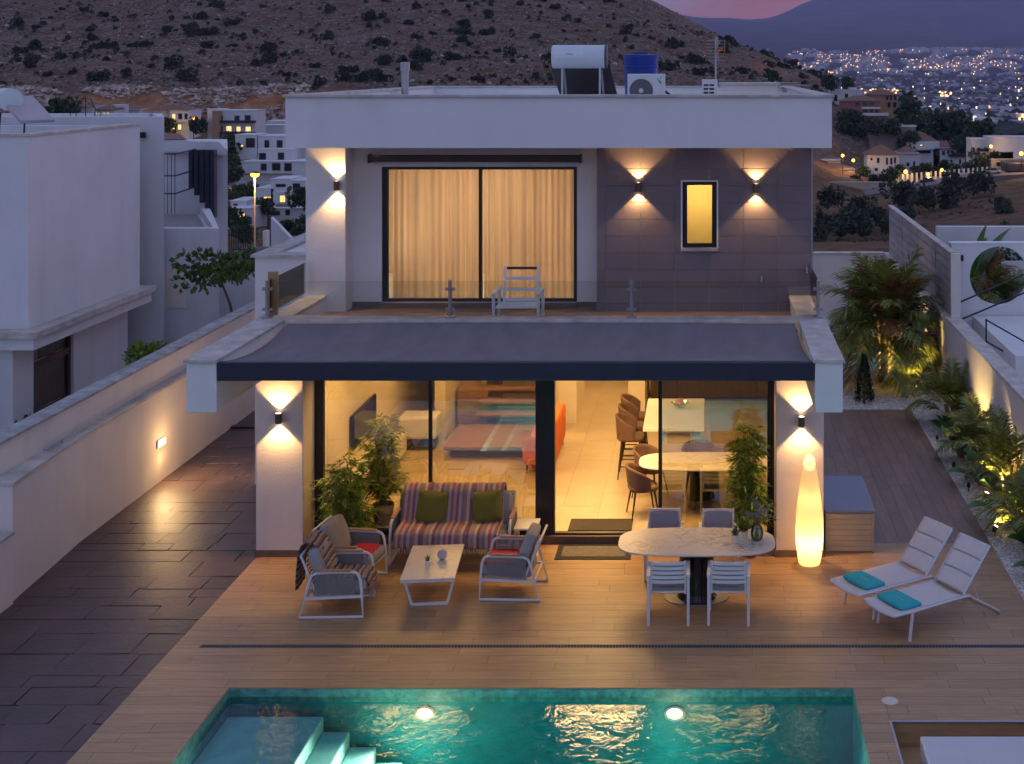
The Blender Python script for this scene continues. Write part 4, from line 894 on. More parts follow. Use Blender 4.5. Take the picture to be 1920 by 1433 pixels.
# ---------------------------------------------------------------- sun loungers
lounge_white = mat('white_sling', (0.64, 0.60, 0.60), 0.8, var=0.04, scale=20, bump=0.15, bscale=200)
def lounger(label, loc, rz):
    t = thing('sun_lounger', label, 'sun lounger', loc, rz, 'white sun loungers on the deck'); w = 0.295; Z = 0.35
    for s in (-1, 1):
        y = s * w; m = MB(); m.tube([(0.0, y, Z + 0.01), (0.3, y, Z), (1.10, y, Z), (1.26, y, Z - 0.005), (1.34, y, Z - 0.06), (1.80, y, 0.022)], 0.017, 8); m.build('side_rail', white_metal, t, smooth=60)
        m = MB(); m.bar((0.30, y, Z), (0.24, y * 1.05, 0), 0.032, 0.032, (1, 0, 0)); m.build('leg', white_metal, t, bevel=0.004)
        m = MB(); m.tube([(1.17, y * 0.93, Z + 0.012), (1.64, y * 0.93, 0.90)], 0.014, 8); m.build('back_rail', white_metal, t, smooth=60)
        m = MB(); m.tube([(1.34, y * 0.8, 0.55), (1.46, y * 0.85, 0.24)], 0.007, 6); m.build('back_strut', white_metal, t)
    for a, b in (((1.80, -w, 0.022), (1.80, w, 0.022)), ((1.64, -w * .93, 0.90), (1.64, w * .93, 0.90)), ((0.30, -w, Z - .03), (0.30, w, Z - .03))):
        MB().tube([a, b], 0.014, 8).build('cross_bar', white_metal, t, smooth=60)
    m = MB(); m.sheet(lambda u, v: (-0.01 + 1.16 * u, -w + 2 * w * v, Z + 0.022 - 0.03 * math.sin(math.pi * v) - (0.02 if u == 0 else 0)), 16, 8); m.build('seat_sling', lounge_white, t, smooth=60, solid=0.012)
    for k in range(3):
        a, b = k / 3 + 0.008, (k + 1) / 3 - 0.008; P = lambda q: Vector((1.18 + 0.46 * q, 0, Z + 0.03 + 0.53 * q))
        m = MB(); m.sheet(lambda u, v, a=a, b=b: P(a + (b - a) * u) + Vector((0.022 * math.sin(math.pi * v) - 0.008 * math.sin(math.pi * u), -w * .92 + 2 * w * .92 * v, 0)), 8, 8); m.build('back_panel', lounge_white, t, smooth=60, solid=0.02)
    m = MB(); P0, P1 = Vector((1.185, 0, Z + 0.03)), Vector((1.64, 0, 0.905))
    m.sheet(lambda u, v: P0.lerp(P1, u) + Vector((0.028 * math.sin(math.pi * v) + 0.008, -w * .92 + 2 * w * .92 * v, -0.008)), 8, 8); m.build('back_sling', lounge_white, t, smooth=60, solid=0.006)
    return t
a_ = R(32)
L2 = lounger('white sun lounger nearer the pool with its back raised', (2.155, -2.63, 0), a_)
L1 = dup(L2, (1.785, -2.00, 0), a_, 'white sun lounger nearer the glowing lamp with its back raised')
def towel(root, label):
    t = thing('folded_towel', label, 'towel', root.location, root.rotation_euler.z, 'folded pool towels')
    m = MB(); m.sq((0.33, 0, 0.392), 0.165, 0.265, 0.026, 0.45, 0.16, 44, 10); m.build('towel_body', turquoise, t, smooth=180)
    m = MB()
    for k in range(3): m.sq((0.33 + 0.006 * (k % 2), -0.055 + 0.05 * k, 0.4165), 0.013, 0.021, 0.0025, 1, 1, 14, 6)
    m.build('embroidered_mark', mat('beige_thread', (0.42, 0.40, 0.30), 0.9), t, smooth=180)
towel(L1, 'turquoise towel folded on the lounger nearer the lamp'); towel(L2, 'turquoise towel folded on the lounger nearer the pool')

# terrace chair without cushions
tc_ = thing('terrace_chair', 'white slatted low chair on the upper terrace before the curtains', 'chair', (-2.95, 1.22, 3.212), R(180))
for s in (-1, 1):
    x = s * 0.345
    m = MB(); m.bar((x, -0.25, 0.0), (x, -0.28, 0.46), 0.045, 0.05, (0, 1, 0)); m.build('leg', white_metal, tc_, bevel=0.006); m = MB(); m.bar((x, 0.30, 0.0), (x, 0.28, 0.46), 0.045, 0.05, (0, 1, 0)); m.build('leg', white_metal, tc_, bevel=0.006)
    m = MB(); m.bar((x, -0.32, 0.475), (x, 0.33, 0.475), 0.065, 0.03); m.build('armrest', white_metal, tc_, bevel=0.008); m = MB(); m.bar((s * 0.26, -0.20, 0.24), (s * 0.26, -0.36, 0.80), 0.04, 0.04, (0, 1, 0)); m.build('back_post', white_metal, tc_, bevel=0.006)
for k, z in enumerate((0.775, 0.62, 0.45, 0.30)):
    m = MB(); y = -0.20 - 0.16 * (z - 0.24) / 0.56; m.bar((-0.24, y, z), (0.24, y, z), 0.02, 0.05 if k else 0.04); m.build('slat', dark_wood if k == 0 else white_metal, tc_)
for k in range(6):
    m = MB(); y = -0.17 + 0.085 * k; m.bar((-0.32, y, 0.26), (0.32, y, 0.26), 0.06, 0.02); m.build('slat', white_metal, tc_)

# ---------------------------------------------------------------- indoor things
t = thing('television', 'wide black television on the left living room wall', 'television', (-5.86, 3.0, 1.15))
box(0.0, 0.045, -0.72, 0.72, -0.28, 0.30).build('casing', dark_metal, t, bevel=0.01); box(0.0455, 0.048, -0.70, 0.70, -0.26, 0.28).build('screen', screen_black, t); box(-0.04, 0.0, -0.2, 0.2, -0.1, 0.1).build('wall_bracket', dark_metal, t)
t = thing('media_cabinet', 'long cream low cabinet under the television', 'cabinet', (-5.70, 3.1, FZ))
box(-0.20, 0.20, -1.5, 1.5, 0.06, 0.42).build('body', white_mat, t, bevel=0.008); box(-0.17, 0.17, -1.4, 1.4, 0, 0.06).build('plinth', dark_wood, t)
for k in range(4): box(0.2005, 0.215, -1.49 + 0.745 * k, -0.755 + 0.745 * k, 0.07, 0.41).build('drawer_front', white_mat, t, bevel=0.005)
t = thing('staircase', 'open wooden staircase rising at the back of the living room', 'staircase', (-4.0, 5.0, FZ))
box(-0.75, 0.95, -0.75, 0.75, 0.17, 0.23).build('landing', stair_wood, t, bevel=0.006); box(-0.65, 0.85, -0.62, 0.7, 0.0, 0.17).build('landing_base', dark_wood, t)
for k in range(11): box(-0.45, 0.75, 0.75 + 0.28 * k, 1.05 + 0.28 * k, 0.36 + 0.18 * k, 0.41 + 0.18 * k).build('tread', stair_wood, t, bevel=0.005); box(-0.45, 0.75, 1.03 + 0.28 * k, 1.049 + 0.28 * k, 0.24 + 0.18 * k, 0.36 + 0.18 * k).build('riser', stair_wood, t)
V(box(-3.10, -2.95, 5.8, 9.0, FZ, 2.75), 'partition', warm_wall); V(box(-2.95, -2.60, 6.6, 8.3, FZ, 2.75), 'column', warm_wall); V(box(-5.15, -4.95, 5.4, 8.8, FZ, 2.75), 'partition', warm_wall); V(box(-1.62, -1.28, 7.3, 9.2, FZ, 2.75), 'column', warm_wall)
t = thing('console', 'white console with a rounded top in front of the stair wall', 'console', (-5.35, 5.05, FZ))
box(-0.35, 0.35, -0.25, 0.25, 0.2, 0.62).build('body', white_mat, t, bevel=0.05); box(-0.3, 0.3, -0.2, 0.2, 0, 0.2).build('plinth', dark_wood, t)
t = thing('sideboard', 'low brown sideboard against the stair wall indoors', 'sideboard', (-4.55, 7.2, FZ))
box(-0.35, 0.25, -0.9, 0.9, 0.08, 0.75).build('body', stair_wood, t, bevel=0.01)
for s in (-1, 1): box(-0.3, 0.2, s * 0.75 - 0.03, s * 0.75 + 0.03, 0, 0.08).build('leg', dark_wood, t)
t = thing('flower_vase', 'yellow vase with dark branches on the indoor sideboard', 'vase', (-4.45, 6.7, FZ + 0.75))
m = MB(); m.lathe([(0.05, 0), (0.09, 0.1), (0.05, 0.22), (0.03, 0.3), (0.05, 0.34)], n=16, cap=False); m.build('vase', mat('yellow_glaze', (0.5, 0.38, 0.10), 0.3), t, smooth=60)
m = MB(); r = random.Random(2)
for k in range(9): a = r.uniform(0, 6.28); m.tube([(0, 0, 0.2), (0.06 * math.cos(a), 0.06 * math.sin(a), 0.45), (0.17 * math.cos(a), 0.17 * math.sin(a), 0.62)], [0.006, 0.012, 0.03], 5)
m.build('branches', dark_wood, t)
os_ = thing('orange_sofa', 'orange leather sofa just inside the open door on the left', 'sofa', (-2.94, 4.35, FZ))
m = MB(); m.sq((0, 0, 0.30), 0.27, 0.95, 0.15, 0.3, 0.2, 40, 12); m.build('seat', orange_leather, os_, smooth=180)
m = MB(); m.sq((0.20, 0, 0.46), 0.09, 0.97, 0.36, 0.4, 0.3, 40, 14); m.build('backrest', orange_leather, os_, smooth=180)
for s in (-1, 1): m = MB(); m.sq((0, s * 0.90, 0.40), 0.27, 0.08, 0.24, 0.4, 0.3, 36, 12); m.build('armrest', orange_leather, os_, smooth=180)
for s in (-1, 1):
    for x in (-0.2, 0.22): MB().tube([(x, s * 0.8, 0.18), (x * 1.05, s * 0.85, 0.0)], [0.022, 0.012], 8).build('leg', dark_wood, os_)
oval_table('oval marble dining table indoors behind the right glass pane', (-0.05, 1.75, FZ), 1.05, 0.48, 0.75, marble)
def tub_chair(label, loc, rz, bar=False):
    h = 0.68 if bar else 0.46
    t = thing('bar_stool' if bar else 'tub_chair', label, 'bar stool' if bar else 'chair', loc, rz, 'brown bar stools at the island' if bar else 'brown tub chairs round the indoor table')
    m = MB(); m.sq((0, 0, h), 0.23, 0.23, 0.05, 0.5, 0.6, 32, 10); m.build('seat', brown_fabric, t, smooth=180)
    def bk(u, v):
        a = math.pi / 2 + (u - 0.5) * R(215); hh = (0.40 if bar else 0.36) * (1 - 0.45 * abs(2 * u - 1) ** 2.5); z0 = 0.0 if bar else (0.10 * max(0, 1 - (abs(2 * u - 1) / 0.45) ** 2) ** 0.5 + 0.0)
        z = h - 0.02 + z0 + (hh - z0) * v; q = 0.245 + 0.03 * v
        return (-q * math.sin(a) * 0.95, q * math.cos(a), z)
    m = MB(); m.sheet(bk, 28, 8); m.build('backrest', brown_fabric, t, smooth=180, solid=0.03)
    for sx in (-1, 1):
        for sy in (-1, 1): MB().tube([(sx * 0.15, sy * 0.15, h - 0.03), (sx * 0.22, sy * 0.22, 0)], [0.018, 0.010], 8).build('leg', dark_wood, t, smooth=60)
    if bar:
        m = MB(); q = 0.205; m.tube([(-q, -q, 0.22), (q, -q, 0.22), (q, q, 0.22), (-q, q, 0.22)], 0.009, 6, closed=True); q = 0.18; m.tube([(-q, -q, 0.40), (q, -q, 0.40), (q, q, 0.40), (-q, q, 0.40)], 0.009, 6, closed=True); m.build('footrest', dark_wood, t)
    return t
tub_chair('brown tub chair with an open back at the end of the indoor table', (-1.02, 1.40, FZ), R(15)); tub_chair('brown tub chair behind the indoor table near the island', (-0.95, 2.32, FZ), R(-25)); tub_chair('brown tub chair behind the indoor table under the glass reflection', (-0.15, 2.50, FZ), R(-90)); tub_chair('brown tub chair behind the indoor table next to the bamboo', (0.55, 2.50, FZ), R(-95))
isl_ = thing('kitchen_island', 'white topped island table with fruit bowl beyond the doorway', 'table', (-0.58, 3.95, FZ))
box(-0.52, 0.52, -0.98, 0.98, 0.87, 0.93).build('table_top', white_mat, isl_, bevel=0.006); box(-0.22, 0.45, -0.85, 0.9, 0, 0.87).build('base', stucco_cream, isl_)
for k, (y, lab) in enumerate(((3.35, 'nearest'), (4.0, 'middle'), (4.65, 'farthest'))): tub_chair(f'{lab} brown bar stool along the white island', (-1.32, y, FZ), R(0), True)
fb = thing('fruit_bowl', 'glass bowl of oranges on the island table', 'bowl', (-0.50, 4.3, FZ + 0.93))
m = MB(); m.lathe([(0.05, 0), (0.08, 0.02), (0.15, 0.09), (0.16, 0.10)], n=20, cap=False); m.build('bowl', glass('bowl_glass', (0.6, 0.8, 0.8), extra=0.1), fb, smooth=60)
orange_m = mat('orange_peel', (0.75, 0.28, 0.02), 0.5)
for x, y, z in ((0.05, 0, 0.07), (-0.05, 0.03, 0.07), (0, -0.06, 0.07), (0.01, 0.02, 0.13), (-0.04, 0.07, 0.09)): m = MB(); m.sq((x, y, z), 0.042, 0.042, 0.04, 1, 1, 14, 8); m.build('orange', orange_m, fb, smooth=180)
kc = thing('kitchen_cabinets', 'brown kitchen cabinets along the back of the house', 'cabinet', (0.2, 8.6, FZ))
for k in range(5): box(-1.4 + 0.56 * k, -0.85 + 0.56 * k, -0.3, 0.3, 0.08, 2.2).build('cabinet_door', mat('walnut_front', (0.13, 0.085, 0.05), 0.5, var=0.2, scale=3, stretch=(6, 6, 1)) if k == 0 else MATS['walnut_front'], kc, bevel=0.006)
box(-1.38, 1.38, -0.25, 0.3, 0, 0.08).build('plinth', dark_wood, kc)
t = thing('white_stool_box', 'pale low cube beside the indoor bamboo pot', 'stool', (-4.55, 1.25, FZ)); box(-0.22, 0.22, -0.2, 0.2, 0, 0.40).build('body', white_mat, t, bevel=0.02); box(-0.21, 0.21, -0.19, 0.19, 0.401, 0.44).build('pad', taupe_fabric, t, bevel=0.012)
# ---------------------------------------------------------------- roof equipment
ROOF = 6.301
sw_ = thing('solar_water_heater', 'white horizontal solar water tank on steel legs with tilted panel', 'water heater', (-2.25, 3.75, ROOF))
tank_m = mat('tank_white', (0.62, 0.68, 0.70), 0.35, var=0.05)
m = MB(); prof = [(0.02, -0.485), (0.19, -0.48), (0.205, -0.465), (0.205, 0.465), (0.19, 0.48), (0.02, 0.485)]
m.lathe(prof, n=32); m.xf(Matrix.Translation((0, 0, 1.06)) @ Matrix.Rotation(R(90), 4, 'Y')); tk = m.build('tank', tank_m, sw_, smooth=35)
m = MB(); m.lathe([(0.206, 0.445), (0.209, 0.487), (0.02, 0.489)], n=32, cap=False); m.xf(Matrix.Translation((0, 0, 1.06)) @ Matrix.Rotation(R(90), 4, 'Y')); m.build('end_cap', mat('dark_band', (0.08, 0.08, 0.10), 0.5), tk, smooth=35)
def lab(u, v): a = R(160 + 30 * v); return (-0.43 + 0.52 * u, 0.2062 * math.cos(a), 1.06 + 0.2062 * math.sin(a) * 1.0)
m = MB(); m.sheet(lambda u, v: (-0.42 + 0.50 * u, -0.2065 * math.cos(R(-5 + 34 * v)), 1.06 + 0.2065 * math.sin(R(-5 + 34 * v))), 4, 8); m.build('tank_label', mat('label_grey', (0.70, 0.73, 0.74), 0.5), tk, smooth=60)
m = MB(); m.tube([(-0.22, -0.208, 1.11), (-0.16, -0.208, 1.105), (-0.10, -0.208, 1.098)], 0.004, 5); m.build('label_mark', dark_metal, tk)
for x in (-0.30, 0.36):
    MB().bar((x, -0.08, 0), (x, -0.05, 0.88), 0.035, 0.035).build('leg', steel, sw_); MB().bar((x + 0.06, 0.35, 0), (x + 0.02, 0.02, 0.88), 0.03, 0.03).build('leg', steel, sw_)
MB().bar((-0.30, -0.08, 0.05), (-0.14, -0.05, 0.36), 0.02, 0.02).build('brace', steel, sw_); MB().bar((0.36, -0.08, 0.05), (0.18, -0.05, 0.36), 0.02, 0.02).build('brace', steel, sw_)
pm = mat('collector_dark', (0.035, 0.027, 0.03), 0.3, var=0.3, scale=2); m = MB(); m.bar((-0.0, 0.10, 0.90), (0.1, 1.55, 0.05), 1.05, 0.06); m.build('collector', pm, sw_)
bt = thing('blue_water_tank', 'blue plastic water tank behind the air conditioner on the roof', 'water tank', (-1.27, 5.6, ROOF))
blue = mat('blue_plastic', (0.006, 0.045, 0.30), 0.4, var=0.1)
m = MB(); m.lathe([(0.27, 0.0), (0.30, 0.05), (0.315, 0.86), (0.335, 0.87), (0.335, 0.90), (0.32, 0.91), (0.335, 1.06), (0.345, 1.07), (0.345, 1.11), (0.30, 1.12)], n=36); m.build('body', blue, bt, smooth=35)
m = MB(); m.lathe([(0.15, 1.12), (0.15, 1.16), (0.10, 1.17), (0.01, 1.17)], n=24, cap=False); m.build('lid', mat('dark_blue_lid', (0.02, 0.03, 0.12), 0.4), bt, smooth=35)
ac = thing('air_conditioner', 'white outdoor air conditioner with round fan grille and green emblem', 'air conditioner', (-1.07, 3.6, ROOF))
ac_m = mat('ac_white', (0.62, 0.63, 0.62), 0.4, var=0.04)
box(-0.325, 0.325, -0.13, 0.15, 0.18, 0.76).build('casing', ac_m, ac, bevel=0.015)
box(-0.28, -0.22, -0.12, 0.14, 0, 0.18).build('foot', steel, ac); box(0.22, 0.28, -0.12, 0.14, 0, 0.18).build('foot', steel, ac)
m = MB(); m.lathe([(0.205, 0), (0.205, 0.01), (0.01, 0.012)], n=36); m.xf(Matrix.Translation((-0.085, -0.131, 0.47)) @ Matrix.Rotation(R(90), 4, 'X')); gr = m.build('fan_grille', mat('grille_grey', (0.10, 0.10, 0.11), 0.6), ac, smooth=30)
for q in range(5):
    m = MB(); rr = 0.055 + 0.035 * q; m.tube([(-0.085 + rr * math.cos(2 * math.pi * k / 28), -0.145, 0.47 + rr * math.sin(2 * math.pi * k / 28)) for k in range(28)], 0.006, 5, closed=True); m.build('grille_ring', mat('ring_grey', (0.22, 0.22, 0.23), 0.5) if q == 0 else MATS['ring_grey'], gr)
m = MB(); m.lathe([(0.04, 0.0), (0.04, 0.012)], n=18); m.xf(Matrix.Translation((-0.085, -0.145, 0.47)) @ Matrix.Rotation(R(90), 4, 'X')); m.build('hub', ac_m, gr)
m = MB(); m.add([(0.17, -0.1325, 0.70), (0.205, -0.1325, 0.655), (0.235, -0.1325, 0.60), (0.27, -0.1325, 0.575), (0.265, -0.1325, 0.62), (0.235, -0.1325, 0.645), (0.195, -0.1325, 0.685)], [(0, 1, 2, 3, 4, 5, 6)]); m.add([(0.245, -0.1325, 0.70), (0.262, -0.1325, 0.70), (0.25, -0.1325, 0.66), (0.238, -0.1325, 0.665)], [(0, 1, 2, 3)]); m.build('emblem', mat('emblem_green', (0.01, 0.32, 0.06), 0.5), ac)
m = MB(); m.tube([(0.33, 0.0, 0.45), (0.40, 0.02, 0.40), (0.40, 0.03, 0.2), (0.36, 0.05, 0.02)], 0.025, 8); m.build('pipe', dark_metal, ac, smooth=60)
a2 = thing('louvred_condenser', 'small white louvred condenser at the right of the roof', 'condenser', (0.02, 3.7, ROOF))
box(-0.12, 0.15, -0.22, 0.25, 0.05, 0.66).build('casing', ac_m, a2, bevel=0.008); box(-0.12, 0.15, -0.2, 0.2, 0, 0.05).build('base', steel, a2)
box(-0.09, 0.09, -0.222, -0.2205, 0.10, 0.58).build('grille_shadow', mat('grille_dark', (0.03, 0.03, 0.035), 0.7), a2)
for k in range(7): box(-0.095, 0.095, -0.236, -0.222, 0.12 + 0.066 * k, 0.15 + 0.066 * k).build('louvre', ac_m, a2)
box(-0.008, 0.008, -0.240, -0.2365, 0.10, 0.59).build('louvre_bar', ac_m, a2)
an = thing('roof_antenna', 'grid antenna with rusty rods on a roof mast', 'antenna', (0.14, 4.1, ROOF))
MB().tube([(0, 0, 0), (0, 0, 1.42)], 0.016, 8).build('mast', steel, an)
rust = mat('rusty_metal', (0.38, 0.12, 0.04), 0.7, var=0.4, scale=10)
for s in (-1, 1): MB().tube([(s * 0.17, 0.02, 0.98), (s * 0.155, 0.0, 1.16), (s * 0.17, 0.02, 1.36)], 0.009, 5).build('side_rod', rust, an)
for k in range(7): MB().tube([(-0.165, 0.0, 1.0 + 0.058 * k), (0.165, 0.0, 1.0 + 0.058 * k)], 0.004, 4).build('cross_wire', steel, an)
MB().bar((0.02, -0.22, 1.16), (0.12, 0.05, 1.20), 0.02, 0.05).build('boom', rust, an); MB().bar((0.05, -0.02, 1.0), (0.03, -0.02, 1.42), 0.012, 0.012).build('centre_rod', mat('pale_rod', (0.5, 0.4, 0.36), 0.6), an)
cp = thing('flue_pipe', 'steel flue pipe with cap at the left of the roof', 'flue', (gx(756, 27.5), 27.5 - CAM_D, ROOF)); cp.location.x = -6.15; cp.location.y = 26.0 - CAM_D
MB().lathe([(0.075, 0), (0.075, 0.82)], n=18).build('pipe', steel, cp, smooth=40); MB().lathe([(0.095, 0.80), (0.095, 0.97), (0.08, 0.98), (0.01, 0.98)], n=18, cap=False).build('cap', steel, cp, smooth=40)

# ---------------------------------------------------------------- left garden wall
lw = thing('garden_wall', 'long white garden wall with a ledge along the driveway', 'wall', (-9.6, 4, -0.3))
MB().prism([(-9.34, -1.55), (-9.50, 0.6), (-9.50, 13.5), (-9.66, 13.5), (-9.66, -1.55)], -0.3, 1.56).build('front_wall', stucco_cream, lw, world=True)
MB().prism([(-9.31, -1.58), (-9.47, 0.6), (-9.47, 13.5), (-9.655, 13.5), (-9.655, -1.58)], 1.562, 1.60).build('ledge', coping_stone, lw, world=True)
MB().box(-9.92, -9.662, -1.56, 13.5, -0.3, 2.02).build('rear_wall', stucco_cream, lw, world=True)
MB().box(-9.95, -9.64, -1.6, 13.5, 2.022, 2.06).build('coping', coping_dark, lw, world=True)
MB().box(-9.92, -9.30, -8.0, -1.61, -0.3, 0.92).build('low_wall', stucco_cream, lw, world=True); MB().box(-9.95, -9.27, -8.0, -1.615, 0.922, 0.96).build('coping', coping_stone, lw, world=True)
rlx = [(-9.56, -0.3, 1.66), (-9.56, 12.5, 1.66)]; m = MB(); m.tube(rlx, 0.014, 8)
hr = tag(m.build('handrail', steel, None, smooth=60), 'thin steel handrail fixed along the garden wall ledge', 'handrail')
for k in range(6): MB().bar((-9.56, 0.2 + 2.4 * k, 1.60), (-9.56, 0.2 + 2.4 * k, 1.655), 0.012, 0.012).build('bracket', steel, hr)
bw = thing('bulkhead_lamp', 'rectangular lit bulkhead lamp on the left garden wall', 'lamp', (-9.498, 3.45, 0.67))
box(0, 0.03, -0.16, 0.16, -0.07, 0.07).build('housing', white_metal, bw, bevel=0.01); box(0.031, 0.04, -0.135, 0.135, -0.05, 0.05).build('lens', emit('bulkhead_glow', (1.0, 0.66, 0.28), 4), bw)
lamp('bulkhead_light', 'AREA', (0.06, 0, 0), 18, (1.0, 0.62, 0.26), 0.26, bw, rot=(0, R(-72), 0), size_y=0.1)
lamp('bulkhead_fill_light', 'POINT', (0.40, 0, 0.05), 5, (1.0, 0.60, 0.25), 0.06, bw)  # added fill held off the lamp, lights the wall around it
MB().box(-9.49, HX0, 6.7, 6.85, -0.02, 0.03).build('driveway_kerb', dark_metal, drv, world=True)

# ---------------------------------------------------------------- left neighbour
blue_wall = neighbour_stucco
nb = thing('neighbour_house', 'large plain lavender white house with flat roof on the left', 'house', (-15, 9, -1))
MB().box(-22, -13.0, 5.75, 10.55, 2.16, 5.30).build('upper_volume', neighbour_stucco, nb, world=True)
MB().box(-22, -13.0, 5.75, 6.0, 5.301, 5.85).box(-13.25, -13.0, 6.0, 10.55, 5.301, 5.85).box(-22, -13.25, 10.3, 10.55, 5.301, 5.85).build('parapet', neighbour_stucco, nb, world=True)
MB().box(-22, -12.97, 5.72, 6.03, 5.852, 5.90).box(-13.28, -12.97, 6.03, 10.58, 5.852, 5.90).build('parapet_cap', coping_stone, nb, world=True)
MB().box(-22, -12.70, 5.45, 10.75, 2.04, 2.155).build('ledge', coping_stone, nb, world=True); MB().box(-22, -12.80, 5.55, 10.70, 1.80, 2.039).build('ledge_soffit', neighbour_stucco, nb, world=True)
lwv = MB()
for a, b in ((5.75, 6.5), (8.1, 10.6)): lwv.box(-15, -13.3, a, b, -3, 1.80)
lwv.box(-22, -13.3, 4.6, 5.0, -3, 1.8) if False else None
lwv.box(-15, -13.3, 6.5, 8.1, -3, -0.1).box(-15, -13.3, 6.5, 8.1, 1.64, 1.80).box(-22, -15, 5.75, 10.6, -3, 1.80)
lwv.build('lower_volume', neighbour_stucco, nb, world=True)
maroon = mat('maroon_frame', (0.06, 0.02, 0.025), 0.5)
MB().box(-13.42, -13.36, 6.5, 6.58, -0.1, 1.64).box(-13.42, -13.36, 8.0, 8.1, -0.1, 1.64).box(-13.42, -13.36, 6.58, 8.0, 1.20, 1.32).box(-13.42, -13.36, 6.58, 8.0, 0.25, 0.34).box(-13.42, -13.36, 6.58, 8.0, -0.1, 0.0).build('window', maroon, nb, world=True)
MB().quad((-13.40, 6.58, 0), (-13.40, 8.0, 0), (-13.40, 8.0, 1.64), (-13.40, 6.58, 1.64)).build('pane', glass('dim_glass', (0.7, 0.7, 0.72), extra=0.12), [c for c in nb.children if c.name.startswith('window')][0], world=True)
tag(MB().sheet(lambda u, v: (-13.55 + 0.03 * math.sin(60 * u), 6.5 + 1.6 * u, -0.1 + 1.75 * v), 80, 2).build('net_curtain', mat('grey_curtain', (0.45, 0.42, 0.42), 0.9), smooth=180), 'grey net curtain behind the maroon window of the left house', 'curtain')
MB().box(-14.6, -14.0, 4.9, 5.05, -3, 1.75).box(-16.5, -14.6, 4.95, 5.05, -0.4, 1.2).build('porch_pier', neighbour_stucco, nb, world=True)
MB().box(-16.4, -14.62, 4.90, 4.948, 0.35, 0.45).box(-16.4, -14.62, 4.90, 4.948, 1.2, 1.3).build('porch_rail', maroon, nb, world=True)
n2 = thing('neighbour_rear_block', 'white flat roofed block behind the lavender house with small wall lamp', 'house', (-17, 13.5, -1))
MB().prism([(-23, 11.25), (-12.74, 11.25), (-13.75, 13.5), (-23, 13.5)], -2, 5.60).build('volume', neighbour_stucco, n2, world=True); MB().box(-23, -12.90, 11.25, 11.5, 5.601, 6.02).prism([(-12.90, 11.25), (-12.74, 11.25), (-13.75, 13.5), (-14.0, 13.5), (-12.99, 11.5), (-12.90, 11.5)], 5.601, 6.02).box(-23, -14.0, 13.25, 13.5, 5.601, 6.02).build('parapet', neighbour_stucco, n2, world=True)
MB().box(-13.28, -13.16, 11.16, 11.248, 5.53, 5.66).build('wall_light', dark_metal, n2, world=True)
sp2 = thing('neighbour_solar_heater', 'tilted solar panel with round tank on the far left roof', 'water heater', (-14.72, 8.8, 5.30))
MB().bar((-0.45, 0.5, 1.22), (0.40, -0.2, 0.72), 0.7, 0.07).build('collector', mat('pale_collector', (0.42, 0.36, 0.37), 0.4), sp2)
m = MB(); m.lathe([(0.02, -0.6), (0.24, -0.58), (0.24, 0.58), (0.02, 0.6)], n=20); m.xf(Matrix.Translation((-0.62, 0.5, 1.18)) @ Matrix.Rotation(R(35), 4, 'Z') @ Matrix.Rotation(R(90), 4, 'X')); m.build('tank', tank_m, sp2, smooth=35)
for q in ((-0.8, 0.4), (-0.5, 0.9), (0.4, 0.1), (0.3, -0.4)): MB().tube([(q[0], q[1], 0), (q[0] * 0.9, q[1], 0.9 if q[0] < 0 else 0.45)], 0.02, 6).build('leg', dark_metal, sp2)
n3 = thing('fin_house', 'white house with five tall black fins and a railed balcony', 'house', (-14.4, 18, -1))
MB().prism([(-20, 17.6), (-13.52, 17.3), (-15.3, 22), (-20, 22)], -3, 4.9).build('volume', neighbour_stucco, n3, world=True)
MB().add([at(300, 283, 35.9), at(425, 292, 35.9), at(425, 283, 35.9), at(411, 266, 35.9), at(300, 264, 35.9), at(300, 264, 38), at(411, 266, 38), at(425, 283, 38)], [(0, 1, 2, 3, 4), (4, 3, 6, 5), (3, 2, 7, 6)]).build('roof_edge', neighbour_stucco, n3, world=True)
for k in range(5):
    X = gx(360 + 10.2 * k, 35.6); MB().box(X - 0.055, X + 0.055, 16.75, 16.95, gz(352 + 14 * k, 35.6), gz(281, 35.6)).build('fin', navy_metal, n3, world=True)
MB().add([at(305, 262, 40), at(350, 262, 40), at(338, 251, 45), at(305, 249, 45)], [(0, 1, 2, 3)]).build('tiled_roof', terracotta_tile, n3, world=True)
n4 = thing('neighbour_terrace', 'white wedge shaped terrace with gravel roof beside the fin house', 'terrace', (-13.6, 13.5, -1))
tp = [(-13.8, 12.3), (-11.85, 12.3), (-14.0, 17.2), (-15.4, 17.2)]
MB().prism(tp, -3, 3.05).build('volume', neighbour_stucco, n4, world=True)
MB().prism([(-13.8, 12.3), (-11.85, 12.3), (-12.0, 12.55), (-13.8, 12.55)], 3.051, 3.27).prism([(-11.85, 12.3), (-14.0, 17.2), (-14.25, 17.2), (-12.1, 12.55), (-12.0, 12.55)], 3.051, 3.27).build('kerb', neighbour_stucco, n4, world=True)
MB().prism([(-13.75, 12.6), (-12.2, 12.6), (-14.3, 17.1), (-15.3, 17.1)], 3.052, 3.06).build('gravel_topping', mat('pale_gravel_topping', (0.30, 0.28, 0.26), 0.95, var=0.5, scale=40, detail=2, coords='World'), n4, world=True)
MB().box(-13.7, -12.62, 12.27, 12.298, 1.35, 2.35).build('recessed_panel', stucco_cream, n4, world=True)
rb = thing('balcony_railing', 'thin black balcony railing in front of the fin house', 'railing', (-14.8, 15.5, 3.06)); A, B, C = (-16.4, 15.0), (-14.05, 15.0), (-14.3, 17.0)
for z in (3.85, 4.32, 4.9): 
    MB().tube([(A[0], A[1], z), (B[0], B[1], z)], 0.018, 5).build('rail', dark_metal, rb, world=True); MB().tube([(B[0], B[1], z), (C[0], C[1], z)], 0.022, 5).build('rail', dark_metal, rb, world=True)
